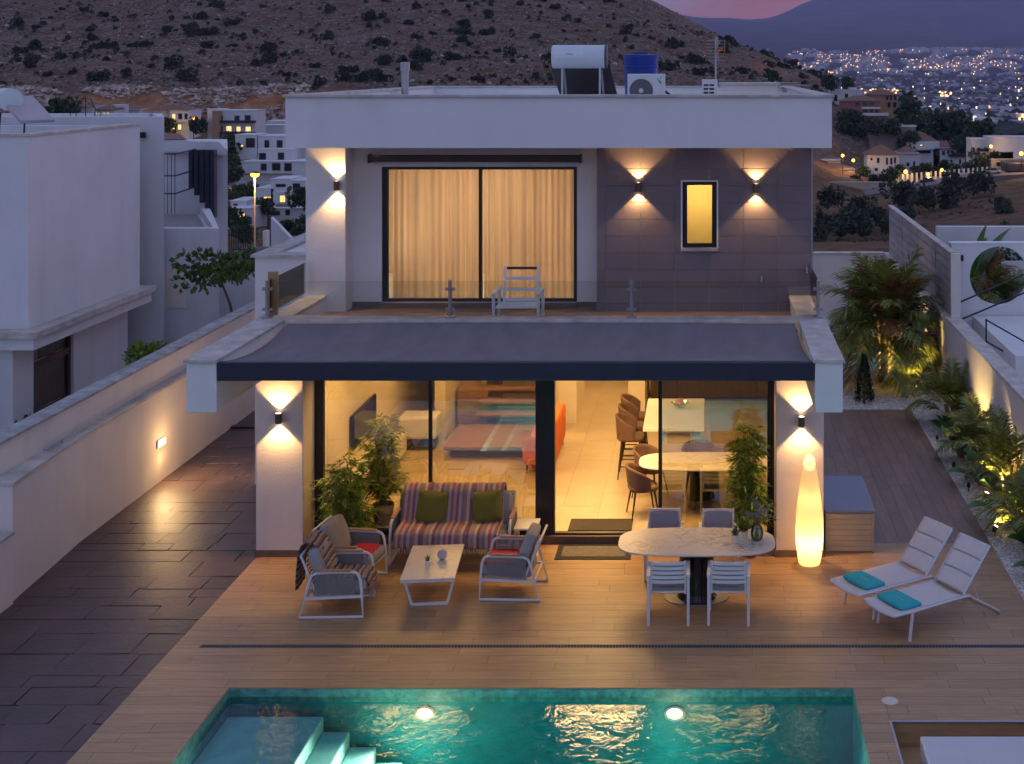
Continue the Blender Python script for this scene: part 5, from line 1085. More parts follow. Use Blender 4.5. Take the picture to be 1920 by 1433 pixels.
for k in range(26):
    t_ = k / 25; X = A[0] + (B[0] - A[0]) * t_; MB().tube([(X, 15.0, 3.3), (X, 15.0, 4.9)], 0.010, 4).build('baluster', dark_metal, rb, world=True)
MB().box(-20, -13.2, 18.0, 18.3, 1.0, 1.2) 
tag(MB().box(-13.9, -11.65, 14.4, 14.7, -3, 2.0).build('boundary_wall', neighbour_stucco), 'blue grey boundary wall behind the small tree', 'wall')
gt = thing('street_railing', 'grey metal railing beyond the small tree', 'railing', (-11.2, 26, 0)); D_ = 46.0
for k in range(14): p = at(412 + 4.4 * k, 470, D_); MB().tube([p, p + Vector((0, 0, 0.75))], 0.014, 4).build('baluster', dark_metal, gt, world=True)
for yy in (441, 468): MB().tube([at(410, yy, D_), at(473, yy, D_)], 0.02, 5).build('rail', dark_metal, gt, world=True)
m = MB(); a, b, c, d = at(508, 408, 52), at(545, 447, 52), at(545, 470, 52), at(508, 470, 52); th = Vector((0, 0.3, 0)); m.add([a, b, c, d, a + th, b + th, c + th, d + th], [(0, 3, 2, 1), (4, 5, 6, 7), (0, 1, 5, 4), (3, 7, 6, 2), (0, 4, 7, 3)])
tag(m.build('sloping_wall', neighbour_stucco), 'white wall with sloping top behind the side wing', 'wall')
tag(MB().box(gx(497, 50), gx(503, 50), 31, 31.4, -2, gz(432, 50)).build('gate_post', stucco_cream), 'pale gate post left of the sloping white wall', 'post')
tag(MB().box(gx(503.5, 51.5), gx(507.5, 51.5), 32.6, 32.8, -2, gz(403, 51.5)).build('dark_post', dark_metal), 'dark square post against the sloping white wall', 'post')
# covered car beyond
cv = MB(); cv.sq((0, 0, 0.7), 1.0, 2.0, 0.75, 0.7, 0.6, 30, 12); o = cv.build('covered_car', mat('grey_cover', (0.06, 0.06, 0.07), 0.7, var=0.2), smooth=180); o.location = at(470, 480, 48); o.location.z -= 1.2; tag(o, 'dark covered car parked behind the side wing', 'car')

def leaf_cloud_(n):
    r = random.Random(17); m = MB()
    for k in range(n):
        p = Vector((r.uniform(-1.3, 2.2), r.uniform(-.15, .15), r.uniform(0, 1.45))); d = Vector((r.uniform(-1, 1), r.uniform(-1, 0), r.uniform(-.5, 1))).normalized(); s = d.orthogonal().normalized() * .04; m.add([p, p + d * .07 + s, p + d * .15, p + d * .07 - s], [(0, 1, 2, 3)])
    return m
ra = thing('wire_antenna', 'small bent wire antenna on the white block roof left', 'antenna', (gx(158, 30.3), 11.6, 5.6))
for k in range(5):
    a = R(15 + 37 * k); MB().tube([(0.25 * math.cos(a), 0.1 * math.sin(2 * a), 0.0), (0.38 * math.cos(a), 0, 0.45 + 0.2 * math.sin(a)), (0.20 * math.cos(a), 0, 0.55 + 0.35 * math.sin(a)), (-0.05, 0, 0.85)], 0.011, 5).build('wire', dark_metal, ra)
# ---------------------------------------------------------------- right garden
gravel_m = mat('white_gravel', (0.62, 0.56, 0.50), 0.9, var=0.45, scale=26, bump=0.8, bscale=45, coords='World', detail=3)
MB().box(1.70, 5.2, DYB + 0.002, 18.7, -0.3, -0.03).box(DX1 + 0.002, 5.2, -8.0, DYB + 0.002, -0.3, -0.03).build('gravel_bed', gravel_m, kind='structure')
peb = MB(); r = random.Random(31)
def pebble(m, x, y, z, s):
    q = [Vector((r.uniform(.6, 1.2) * s, 0, 0)), Vector((0, r.uniform(.6, 1.2) * s, 0)), Vector((-r.uniform(.6, 1.2) * s, 0, 0)), Vector((0, -r.uniform(.6, 1.2) * s, 0)), Vector((0, 0, r.uniform(.4, .8) * s))]
    R3 = Matrix.Rotation(r.uniform(0, 6.28), 3, 'Z'); m.add([R3 @ p + Vector((x, y, z)) for p in q], [(0, 1, 4), (1, 2, 4), (2, 3, 4), (3, 0, 4)])
for k in range(9000):
    if k % 2: pebble(peb, r.uniform(DX1 + 0.01, 5.19), r.uniform(-2.8, DYB), -0.03, r.uniform(0.012, 0.032))
    else: pebble(peb, r.uniform(1.72, 5.19), DYB + 7.5 * r.random() ** 1.6, -0.03, r.uniform(0.014, 0.034))
peb.build('gravel', mat('white_pebble', (0.72, 0.66, 0.60), 0.85, var=0.15, isl=0.35), kind='stuff')['label'] = 'loose white gravel in the garden bed'
rw = thing('garden_wall', 'cream garden wall behind the lit planting bed on the right', 'wall', (5.35, 6, -0.3))
MB().box(5.20, 5.46, -8, 18.9, -0.3, 1.70).build('wall_body', stucco_cream, rw, world=True); MB().box(5.17, 5.50, -8, 18.9, 1.702, 1.745).build('coping', coping_stone, rw, world=True, bevel=0.004)
bwk = thing('garden_wall', 'low pinkish end wall of the garden behind the big palm', 'wall', (3.4, 18.8, -0.3)); MB().box(1.70, 5.19, 18.70, 18.95, -0.3, 1.72).build('wall_body', stucco_cream, bwk, world=True); MB().box(1.70, 5.165, 18.67, 18.98, 1.722, 1.76).build('coping', coping_stone, bwk, world=True)
ps = thing('board_screen', 'tall screen of pale grey concrete boards above the right wall', 'screen', (5.35, 13.8, 1.745))
board_m = mat('pale_concrete_board', (0.36, 0.31, 0.29), 0.8, var=0.22, scale=2, stretch=(4, 0.6, 4), coords='World', isl=0.08)
ys = [9.05, 11.05, 13.6, 16.1, 18.65]
for a, b in zip(ys, ys[1:]):
    for k in range(7): box(5.298 + rng.uniform(-0.006, 0.004), 5.38, a + 0.035, b - 0.035, 1.748 + 0.195 * k, 1.748 + 0.195 * k + 0.178).build('board', board_m, ps, world=True)
for y in ys[1:-1]: box(5.295, 5.41, y - 0.034, y + 0.034, 1.746, 3.12).build('post', dark_metal, ps, world=True)
box(5.28, 5.48, 8.98, 9.084, 1.746, 3.14).build('post', stucco_cream, ps, world=True); box(5.27, 5.42, 9.085, 18.7, 3.125, 3.155).build('cap', coping_stone, ps, world=True)
nr = thing('round_window_wall', 'pale garden wall with a large circular opening on the right', 'wall', (8, 10.4, 0))
m = MB(); cxx, czz, rr = gx(1874, 29), gz(518, 29), 0.67; n = 64; x0, x1, z0, z1 = 5.52, 13.0, -1.0, 3.18; outer = []
for k in range(n):
    a = 2 * math.pi * k / n; dx, dz = math.cos(a), math.sin(a); t_ = min((x1 - cxx) / dx if dx > 1e-6 else 1e9, (x0 - cxx) / dx if dx < -1e-6 else 1e9, (z1 - czz) / dz if dz > 1e-6 else 1e9, (z0 - czz) / dz if dz < -1e-6 else 1e9); outer.append((cxx + dx * t_, czz + dz * t_))
inn = [(cxx + rr * math.cos(2 * math.pi * k / n), czz + rr * math.sin(2 * math.pi * k / n)) for k in range(n)]
for y, fl_ in ((10.25, False), (10.45, True)):
    b0 = len(m.v); m.v += [(x, y, z) for x, z in inn] + [(x, y, z) for x, z in outer]
    for k in range(n): q = (b0 + k, b0 + (k + 1) % n, b0 + n + (k + 1) % n, b0 + n + k); m.f.append(q if fl_ else q[::-1])
for k in range(n): m.f.append((k, (k + 1) % n, 2 * n + (k + 1) % n, 2 * n + k))
for cx_, cz_ in ((x0, z1), (x1, z1)): pass
m.build('wall_body', stucco, nr, world=True); MB().box(5.50, 13, 10.22, 10.48, 3.182, 3.21).build('cap', stucco, nr, world=True); MB().box(5.52, 13, 10.25, 10.45, -1.0, -0.99).build('footing', stucco, nr, world=True)
MB().box(5.66, 5.78, 10.16, 10.249, 2.80, 2.93).build('wall_light', dark_metal, nr, world=True)
tag(MB().box(5.9, 13, 14.2, 14.4, -1, 3.08).build('rear_garden_wall', stucco), 'plain pale wall behind the banana plants on the right', 'wall')
MB().box(5.52, 13, 10.46, 14.19, -0.6, 1.15).build('neighbour_ground', hill_mat, kind='structure')
for k in range(3): tag(MB().box(6.6, 13, 12.6 + 0.45 * k, 12.7 + 0.45 * k, 1.15, 1.65 + 0.32 * k).build('white_kerb', stucco), ['lowest', 'middle', 'topmost'][k] + ' white kerb seen through the circular opening', 'kerb')
hd = thing('hedge', 'dark hedge behind the palms in the circular opening', 'hedge', (6.8, 13.9, 1.15)); hg = leaf_cloud_(1600); hg.build('foliage', leaf_dark, hd); MB().tube([(0, 0, 0), (0, 0, 0.8)], 0.03, 6).build('trunk', bark, hd)
stp = thing('garden_stairs', 'white garden stairs descending on the far right', 'stairs', (7, 8, 0))
for k in range(7): MB().box(6.0 + 0.32 * k, 13, 6.2, 10.2, -1.0, 1.55 - 0.2 * k + 0.0 * k).build('step', stucco, stp, world=True)
for k in range(3): MB().box(6.3 + 0.35 * k, 6.62 + 0.35 * k, 6.15 - 0.3, 6.19, -1, 1.0 - 0.18 * k).build('step', stucco, stp, world=True)
MB().box(5.52, 5.98, 3.0, 10.2, -1, 0.9).build('side_slab', stucco, stp, world=True)
for (p, q, D) in (((1790, 571), (1935, 508), 28.6), ((1798, 601), (1935, 543), 28.0)): tag(MB().tube([at(*p, D), at(*q, D)], 0.02, 6).build('handrail', dark_metal), ('upper' if p[1] < 580 else 'lower') + ' dark handrail rising across the circular opening', 'handrail')
h2 = thing('stair_handrail', 'dark handrail descending the white garden stairs', 'handrail', at(1849, 655, 26.0))
for a, b in (((1849, 600), (1935, 649)), ((1849, 640), (1935, 690)), ((1849, 598), (1849, 655))): MB().tube([at(*a, 26.0), at(*b, 26.0)], 0.018, 6).build('rail', dark_metal, h2, world=True)

# ---------------------------------------------------------------- planting
def frond(m, base, az, el, L, droop, nl=24, lw=0.028, ll=0.34, r=random, tw=0.0):
    d = Vector((math.cos(az) * math.cos(el), math.sin(az) * math.cos(el), math.sin(el))); side = Vector((-math.sin(az), math.cos(az), 0)); pts = []; p = Vector(base); n = 10
    for i in range(n + 1):
        pts.append(p.copy()); d = (d + Vector((0, 0, -droop / n * (0.4 + 1.4 * i / n)))).normalized(); p = p + d * L / n
    for i in range(n):
        s = side * 0.008 * (1 - i / n); m.add([pts[i] - s, pts[i] + s, pts[i + 1] + s * 0.8, pts[i + 1] - s * 0.8], [(0, 1, 2, 3)])
    for k in range(nl):
        t = 0.16 + 0.84 * k / (nl - 1); i = min(int(t * n), n - 1); f = t * n - i; c = pts[i].lerp(pts[i + 1], f); dd = (pts[i + 1] - pts[i]).normalized(); up = side.cross(dd)
        l_ = ll * (0.45 + 0.75 * math.sin(math.pi * min(1, t * 0.9 + 0.08))) * r.uniform(0.8, 1.15)
        for s in (-1, 1):
            v = (side * s * 0.75 + dd * (0.55 + 0.3 * t) + up * r.uniform(-0.15, 0.3) * 1.0).normalized(); tip = c + v * l_ + Vector((0, 0, -0.22 * l_)); mid = c + v * l_ * 0.5 + Vector((0, 0, 0.02 * l_)); w = dd.cross(v).cross(v).normalized() * lw * 0.5 * (l_ / ll)
            m.add([c - w * 0.5, c + w * 0.5, mid + w, mid - w, tip], [(0, 1, 2, 3), (3, 2, 4)])
def palm(label, loc, n, L, seed, h0=0.1, h1=0.6, spread=0.18, ll=0.34, el=(0.5, 1.35), trunks=5, dry=0.06, nl=24, group='areca palms along the right garden wall', lw=0.028):
    r = random.Random(seed); t = thing('areca_palm', label, 'palm', loc, 0, group); g, dr_, tr = MB(), MB(), MB()
    for k in range(trunks):
        a = 6.28 * k / trunks + r.uniform(-.3, .3); q = spread * r.uniform(.4, 1); hh = h1 * r.uniform(.75, 1.15); tr.tube([(q * math.cos(a), q * math.sin(a), -0.05), (q * 1.2 * math.cos(a), q * 1.2 * math.sin(a), hh * 0.5), (q * 1.7 * math.cos(a), q * 1.7 * math.sin(a), hh)], [0.05, 0.042, 0.03], 7)
    for k in range(n):
        a = 2.399 * k + r.uniform(-.3, .3); f = k / n; e = el[0] + (el[1] - el[0]) * f + r.uniform(-.15, .15); q = spread * r.uniform(.3, 1.5); hh = h0 + (h1 - h0) * (0.25 + 0.75 * f) * r.uniform(.7, 1.1)
        frond(dr_ if r.random() < dry else g, (q * math.cos(a), q * math.sin(a), hh), a, e, L * r.uniform(.75, 1.1), 1.15 + 0.7 * (1 - f), nl, lw, ll, r)
    g.build('fronds', leaf_palm, t); tr.build('stems', cane, t, smooth=60)
    if dr_.v: dr_.build('dry_fronds', leaf_palm_dry, t)
    return t
palm('big clumping palm standing in white gravel behind the villa corner', (4.05, 10.55, -0.03), 84, 1.50, 1, 0.5, 1.75, 0.24, 0.46, (0.20, 1.42), 9, 0.14, 28, None, 0.045)
palm('small palm by the wall with a spotlight at its foot', (4.80, 10.4, -0.03), 14, 0.9, 2, 0.0, 0.25, 0.08, 0.30, trunks=3)
palm('palm at the far end of the planting bed', (4.90, 6.9, -0.03), 22, 1.05, 3, 0.1, 0.5, 0.10, 0.32, (0.75, 1.4))
palm('palm in the middle of the planting bed', (4.92, 4.4, -0.03), 20, 0.90, 4, 0.05, 0.45, 0.10, 0.30, (0.75, 1.4))
palm('tall palm against the wall right of the bed middle', (5.02, 2.6, -0.03), 22, 1.0, 5, 0.1, 0.6, 0.10, 0.32, (0.8, 1.4))
palm('palm lit yellow by the spike lamp near the loungers', (4.95, 0.75, -0.03), 20, 0.95, 6, 0.05, 0.35, 0.10, 0.30, (0.7, 1.4), dry=0.12)
def paddle(m, st, base, az, el, L, w, r):
    d = Vector((math.cos(az) * math.cos(el), math.sin(az) * math.cos(el), math.sin(el))); side = Vector((-math.sin(az), math.cos(az), 0)); p0 = Vector(base); p1 = p0 + d * L * 0.45; st.tube([p0, p0.lerp(p1, .5), p1], [0.016, 0.012, 0.008], 5); up = side.cross(d); n = 8; p = p1.copy(); rows = []
    for i in range(n + 1):
        t = i / n; ww = w * math.sin(math.pi * min(1, 0.06 + 0.94 * t) ** 0.8) if t < 1 else 0.004; rows.append([p - side * ww + Vector((0, 0, 0.35 * ww)), p.copy(), p + side * ww + Vector((0, 0, 0.35 * ww))]); d = (d + Vector((0, 0, -0.11))).normalized(); p = p + d * L * 0.62 / n
    vs = [q for row in rows for q in row]; fs = []
    for i in range(n): fs += [(3 * i, 3 * i + 1, 3 * i + 4, 3 * i + 3), (3 * i + 1, 3 * i + 2, 3 * i + 5, 3 * i + 4)]
    m.add(vs, fs)
def strelitzia(label, loc, n, L, seed, w=0.13, group='broad leaved plants in the bed', el=(0.45, 1.4)):
    r = random.Random(seed); t = thing('broad_leaf_plant', label, 'plant', loc, 0, group); s = MB(); leaves = []
    for k in range(n): 
        m = MB(); paddle(m, s, (r.uniform(-.06, .06), r.uniform(-.06, .06), 0), 2.4 * k + r.uniform(-.3, .3), r.uniform(*el), L * r.uniform(.7, 1.1), w * r.uniform(.8, 1.15), r); m.build('leaf', leaf_banana, t, smooth=180)
    s.build('stalks', cane, t); return t
for k, (X, Y, n, L, lab) in enumerate(((4.70, 6.2, 10, 0.62, 'dark broad leaved plant at the far deck corner'), (4.68, 4.9, 11, 0.65, 'broad leaved plant spilling over gravel in the bed middle'), (4.72, 3.3, 11, 0.70, 'broad leaved plant with reddish stalks above a black peg'),
        (4.86, 1.6, 9, 1.15, 'tall broad leaved plant near the right picture edge'), (4.82, -0.1, 10, 0.62, 'low broad leaved plant right of the spike lamp'), (4.78, -0.8, 8, 0.55, 'nearest dark broad leaved plant at the picture edge'))): strelitzia(lab, (X, Y, -0.03), n, L, 40 + k)
strelitzia('banana plant with tall leaves above the right neighbour wall', (gx(1815, 31), 31 - CAM_D, 1.15), 9, 2.1, 60, 0.22, None, (0.9, 1.45)); strelitzia('lower banana plant beside the tall one behind the wall', (gx(1852, 31.3), 31.3 - CAM_D, 1.15), 9, 1.7, 61, 0.2, None, (0.6, 1.4))
palm('palm seen through the circular opening, left', (gx(1852, 30.8), 12.0, 1.15), 12, 0.95, 12, 0.4, 0.9, 0.06, 0.34, dry=0.25, group='palms behind the circular opening'); palm('palm seen through the circular opening, right', (gx(1888, 31.5), 12.6, 1.15), 9, 0.85, 13, 0.3, 0.5, 0.06, 0.34, dry=0.1, group='palms behind the circular opening')
# small conifer
cf = thing('conifer', 'small dark cone shaped conifer in the white gravel', 'tree', (3.35, 8.65, -0.03)); r = random.Random(3); m = MB()
for k in range(1500):
    z = 0.06 + 0.98 * r.random() ** 1.25; q = (0.19 * (1 - (z / 1.08) ** 1.5) + 0.015) * r.uniform(.5, 1.05); a = r.uniform(0, 6.28); p = Vector((q * math.cos(a), q * math.sin(a), z)); d = Vector((math.cos(a) * .5, math.sin(a) * .5, r.uniform(.5, 1.2))).normalized(); s = d.cross(Vector((math.cos(a + 1), math.sin(a + 1), 0))).normalized() * 0.012; m.add([p - s, p + s, p + d * 0.06], [(0, 1, 2)])
m.build('crown', mat('conifer_leaf', (0.016, 0.045, 0.012), 0.7, var=0.3, isl=0.5), cf); MB().tube([(0, 0, -0.02), (0, 0, 0.9)], [0.03, 0.006], 7).build('trunk', bark, cf)
# spike lamps
def spike(label, loc, aim, e, lit=True):
    t = thing('spike_lamp', label, 'lamp', loc, 0, 'garden spike lamps'); d = Vector(aim).normalized()
    MB().tube([(0, 0, -0.02), (0, 0, 0.09)], 0.008, 6).build('spike', dark_metal, t); c = Vector((0, 0, 0.10)); MB().tube([c - d * 0.05, c + d * 0.045], [0.028, 0.036], 14).build('head', dark_metal, t, smooth=40)
    if lit:
        MB().tube([c + d * 0.046, c + d * 0.050], 0.034, 14).build('lens', emit('spike_glow', (1.0, 0.66, 0.26), 9), t); o = lamp('spike_light', 'SPOT', c + d * 0.06, e, (1.0, 0.66, 0.22), 0.03, t, spot=120, blend=0.6); o.rotation_euler = d.to_track_quat('-Z', 'Y').to_euler()
spike('lit spike lamp in the gravel beside the loungers', (4.42, 0.95, -0.03), (0.45, 0.05, 0.85), 75)
spike('added spike lamp in front of the big palm, brightening its fronds', (4.60, 9.55, -0.03), (-0.25, 0.42, 0.85), 190)  # extra lamp added to brighten the palm, no fitting known here
spike('spike lamp washing the wall behind the big palm', (4.85, 11.6, -0.03), (0.2, -0.2, 0.9), 80)
spike('spike lamp hidden among palms in the middle of the bed', (4.62, 5.4, -0.03), (0.35, -0.1, 0.9), 75)
spike('spike lamp under the tall palm near the picture edge', (4.62, 2.5, -0.03), (0.35, 0.1, 0.9), 70)
for k, (px, py, lab) in enumerate(((1757, 828, 'black garden peg nearest the far deck corner'), (1788, 880, 'black garden peg second from the far deck corner'), (1816, 919, 'black garden peg third from the far deck corner'))):
    D = 17184 / (py - 128); t = thing('garden_peg', lab, 'peg', (gx(px, D), D - CAM_D, -0.03), 0, 'black garden pegs'); MB().tube([(0, 0, 0), (0, 0, 0.10)], 0.008, 6).build('spike', dark_metal, t); MB().sq((0, 0, 0.11), 0.03, 0.03, 0.05, 0.8, 1, 12, 8).build('head', dark_metal, t, smooth=180)

# potted bamboo
def bamboo(label, loc, h, rad, canes, n, seed, pot=True, leaf=leaf_bamboo):
    r = random.Random(seed); t = thing('bamboo_plant', label, 'plant', loc, 0, 'potted bamboo plants by the windows'); c = MB(); g = MB()
    if pot: MB().lathe([(0.13, 0), (0.17, 0.30), (0.155, 0.30), (0.15, 0.25), (0.01, 0.25)], n=24).build('pot', pot_brown, t, smooth=40)
    for k in range(canes):
        a = r.uniform(0, 6.28); hh = h * r.uniform(.65, 1.0); lean = rad * 0.45 * r.random(); pts = [Vector((0.07 * math.cos(a), 0.07 * math.sin(a), 0.2)), Vector((lean * .5 * math.cos(a), lean * .5 * math.sin(a), hh * .5)), Vector((lean * math.cos(a), lean * math.sin(a), hh))]; c.tube(pts, [0.009, 0.008, 0.004], 6)
        for q in range(n // canes):
            f = (q / (n // canes)) * 0.80 + 0.2; p = pts[1].lerp(pts[2], (f - .5) * 2) if f > .5 else pts[0].lerp(pts[1], f * 2); b = r.uniform(0, 6.28); rl_ = rad * r.uniform(.15, .9) * (1.1 - 0.55 * f); e = p + Vector((rl_ * math.cos(b), rl_ * math.sin(b), r.uniform(-.02, .14)))
            if q % 2 == 0: c.tube([p, p.lerp(e, .5) + Vector((0, 0, .03)), e], 0.0025, 4, caps=False)
            for j in range(8):
                b2 = b + r.uniform(-1.5, 1.5); d = Vector((math.cos(b2), math.sin(b2), r.uniform(-.75, .25))).normalized(); L = r.uniform(.09, .175); s = d.cross(Vector((0, 0, 1))).normalized() * L * 0.11; o_ = p.lerp(e, r.uniform(.55, 1.05)); m_ = o_ + d * L * .45 + Vector((0, 0, .008)); g.add([o_, m_ + s, o_ + d * L + Vector((0, 0, -.012)), m_ - s], [(0, 1, 2, 3)])
    c.build('canes', cane, t, smooth=60); g.build('leaves', leaf, t); return t
bamboo('leafy bamboo outdoors between the left pillar and the sofa', (-5.28, 0.02, 0), 1.45, 0.56, 8, 300, 5)
bamboo('tall bamboo in a brown pot behind the left window pane', (-5.02, 1.05, FZ), 1.66, 0.46, 8, 280, 8)
bamboo('leafy bamboo outdoors before the right glass pane', (0.60, 0.10, 0), 1.92, 0.40, 9, 320, 11)

# small trees and bushes beyond the left wall
def leaf_cloud(n, rx, ry, rz_, size, seed, lobes=6, hollow=0.35):
    r = random.Random(seed); m = MB(); L = [(Vector((r.uniform(-.6, .6) * rx, r.uniform(-.6, .6) * ry, r.uniform(-.5, .6) * rz_)), r.uniform(.35, .6)) for _ in range(lobes)]
    for k in range(n):
        c, s_ = L[k % lobes]; d = Vector((r.gauss(0, 1), r.gauss(0, 1), r.gauss(0, 1))).normalized(); q = (hollow + (1 - hollow) * r.random() ** .5); p = c + Vector((d.x * rx, d.y * ry, d.z * rz_)) * s_ * q
        t = (d + Vector((r.uniform(-.9, .9), r.uniform(-.9, .9), r.uniform(-.9, .9)))).normalized(); s = t.orthogonal().normalized(); s = (Matrix.Rotation(r.uniform(0, 6.28), 3, t) @ s) * size * r.uniform(.25, .45); e = t * size * r.uniform(.7, 1.2); m.add([p, p + e * .5 + s, p + e, p + e * .5 - s], [(0, 1, 2, 3)])
    return m
tr = thing('small_tree', 'small tree with leaning thin trunk behind the left garden wall', 'tree', (-10.45, 9.6, -0.5))
MB().tube([(0.05, 0, 0), (0, 0, 1.6), (-0.12, 0, 2.4), (-0.35, 0, 3.0)], [0.05, 0.04, 0.032, 0.02], 8).build('trunk', bark, tr, smooth=60)
m = leaf_cloud(900, 0.95, 0.6, 0.45, 0.15, 4, 10); m.xf(Matrix.Translation((-0.35, 0, 3.15))); m.build('crown', leaf_fresh, tr)
for X, Y, z, rx, lab, sd in ((gx(78, 21.5), 21.5 - CAM_D, 0.9, 0.42, 'round dark shrub below the maroon window', 3), (gx(280, 27), 27 - CAM_D, 0.95, 0.45, 'green shrub behind the left garden wall', 6)):
    t = thing('shrub', lab, 'shrub', (X, Y, z - 1.4)); X_ = leaf_cloud(900, rx, rx, rx * .75, 0.10, sd, 7); X_.xf(Matrix.Translation((0, 0, 1.5))); X_.build('crown', leaf_bamboo if sd == 6 else leaf_dark, t); MB().tube([(0, 0, 0), (0, 0, 1.4)], 0.03, 6).build('trunk', bark, t)
# ---------------------------------------------------------------- far houses
far_white = mat('far_white_wall', (0.62, 0.62, 0.62), 0.9, var=0.08, scale=0.3, coords='World')
far_cream = mat('far_cream_wall', (0.48, 0.40, 0.30), 0.9, var=0.1, scale=0.3, coords='World')
far_pink = mat('far_terracotta_wall', (0.30, 0.135, 0.10), 0.9, var=0.1, scale=0.3, coords='World')
far_orange = mat('far_ochre_wall', (0.36, 0.21, 0.11), 0.9, var=0.1, scale=0.3, coords='World')
far_grey = mat('far_grey_stone', (0.26, 0.22, 0.19), 0.9, var=0.2, scale=0.6, coords='World')
lit_pane = emit('lit_far_window', (1.0, 0.60, 0.24), 0.7)
far_frame = mat('far_window_frame', (0.10, 0.10, 0.11), 0.6)
def far_house(name, label, D, blocks, wins=(), roofs=(), bands=(), cat='house', depth=7.0, sink=8.0):
    pxs = [b[0] for b in blocks] + [b[1] for b in blocks]; ys = [b[3] for b in blocks]; base = at((min(pxs) + max(pxs)) / 2, max(ys), D)
    t = thing(name, label, cat, base)
    for b in blocks:
        px0, px1, y0, y1 = b[:4]; m_ = b[4] if len(b) > 4 else far_white; dd = b[5] if len(b) > 5 else 0; De = D + dd; dp = b[6] if len(b) > 6 else depth; low = b[7] if len(b) > 7 else sink
        MB().box(gx(px0, De), gx(px1, De), De - CAM_D, De - CAM_D + dp, gz(y1, De) - low, gz(y0, De)).build('wall', m_, t, world=True)
        MB().box(gx(px0, De) - 0.12, gx(px1, De) + 0.12, De - CAM_D - 0.12, De - CAM_D + dp, gz(y0, De) + 0.002, gz(y0, De) + 0.16).build('parapet_cap', m_, t, world=True)
    for w in wins:
        px0, px1, y0, y1 = w[:4]; lit = len(w) > 4 and w[4]; dd = w[5] if len(w) > 5 else 0; De = D + dd; x0, x1, z0, z1 = gx(px0, De), gx(px1, De), gz(y1, De), gz(y0, De); y = De - CAM_D; f = 0.09
        o = MB().box(x0, x0 + f, y - 0.10, y - 0.003, z0, z1).box(x1 - f, x1, y - 0.10, y - 0.003, z0, z1).box(x0 + f, x1 - f, y - 0.10, y - 0.003, z1 - f, z1).box(x0 + f, x1 - f, y - 0.10, y - 0.003, z0, z0 + f).build('window', far_frame, t, world=True)
        MB().box(x0 + f, x1 - f, y - 0.05, y - 0.004, z0 + f, z1 - f).build('pane', lit_pane if lit else glass_far, o, world=True)
    for r_ in roofs:
        px0, px1, yb, yt, dd, dp = r_[:6]; De = D + dd; x0, x1, zb, zt = gx(px0, De), gx(px1, De), gz(yb, De), gz(yt, De); y0, y1 = De - CAM_D - 0.5, De - CAM_D + dp + 0.5; ins = min((x1 - x0) / 2, dp / 2) * 0.95; ym = (y0 + y1) / 2
        MB().add([(x0, y0, zb), (x1, y0, zb), (x1, y1, zb), (x0, y1, zb), (x0 + ins, ym, zt), (x1 - ins, ym, zt)], [(0, 1, 5, 4), (1, 2, 5), (2, 3, 4, 5), (3, 0, 4), (3, 2, 1, 0)]).build('tiled_roof', terracotta_tile, t, world=True)
    for (px0, px1, y0, y1, m_, dd) in bands: De = D + dd; MB().box(gx(px0, De), gx(px1, De), De - CAM_D - 0.9, De - CAM_D - 0.02, gz(y1, De), gz(y0, De)).build('balcony', m_, t, world=True)
    return t
dk = dark_metal
far_house('far_house', 'white house with hipped brown roof and dark lower windows left of centre', 300, [(268, 318, 207, 246), (318, 355, 208, 250, far_white, -1)], [(274, 281, 214, 220), (283, 290, 214, 220), (292, 299, 214, 220), (322, 330, 213, 224, True, -1), (334, 342, 213, 224, 0, -1), (346, 352, 213, 224, 0, -1), (322, 330, 233, 244, True, -1), (333, 341, 233, 244, True, -1)], [(266, 356, 207, 198, -1, 8)], [(319, 356, 226, 229, far_white, -1), (306, 322, 222, 232, dk, 0)])
far_house('far_house', 'white gabled house with lit porch under the rocky slope', 305, [(141, 177, 200, 240), (177, 213, 209, 240, far_white, 1), (204, 217, 198, 236, far_white, 4)], [(178, 183, 211, 218, True, 1), (186, 191, 211, 218, True, 1), (193, 198, 211, 218, True, 1), (200, 206, 211, 218, True, 1)], [(176, 212, 206, 196, 1, 7), (140, 178, 200, 191, 0, 7)])
far_house('far_house', 'house with red brown roof at the far left edge', 310, [(28, 84, 205, 235), (84, 94, 198, 230, far_white, 2)], [(32, 38, 212, 222), (58, 66, 210, 222)], [(40, 86, 206, 193, 0, 8)])
far_house('far_house', 'white modern house with black balcony bands below the cliff', 290, [(403, 478, 208, 262), (389, 407, 206, 252, far_white, 2), (398, 411, 210, 250, far_orange, -1.5, 3)], [(409, 418, 217, 226), (440, 449, 217, 226), (459, 470, 216, 226), (411, 418, 237, 247), (424, 435, 236, 247, True), (443, 452, 237, 247, True), (460, 471, 237, 247, True)], [], [(409, 480, 226, 231, dk, -0.5), (408, 480, 247, 252, dk, -0.5)])
far_house('far_house', 'stepped white house with dark square windows above the street lamp', 262, [(441, 482, 254, 302), (484, 540, 256, 285), (484, 548, 281, 305, far_white, -4), (542, 590, 276, 300, far_white, 2), (454, 600, 304, 332, far_white, -8)], [(450, 457, 271, 276, True), (461, 478, 259, 277), (496, 505, 263, 279), (519, 530, 263, 279), (486, 499, 287, 302, 0, -4), (521, 533, 286, 302, 0, -4), (543, 556, 283, 299, 0, 2), (489, 500, 307, 320, 0, -8), (510, 526, 306, 320, 0, -8), (533, 547, 306, 321, 0, -8)], [], [(441, 484, 299, 303, far_grey, -0.5), (454, 548, 325, 328, far_grey, -8.5)])
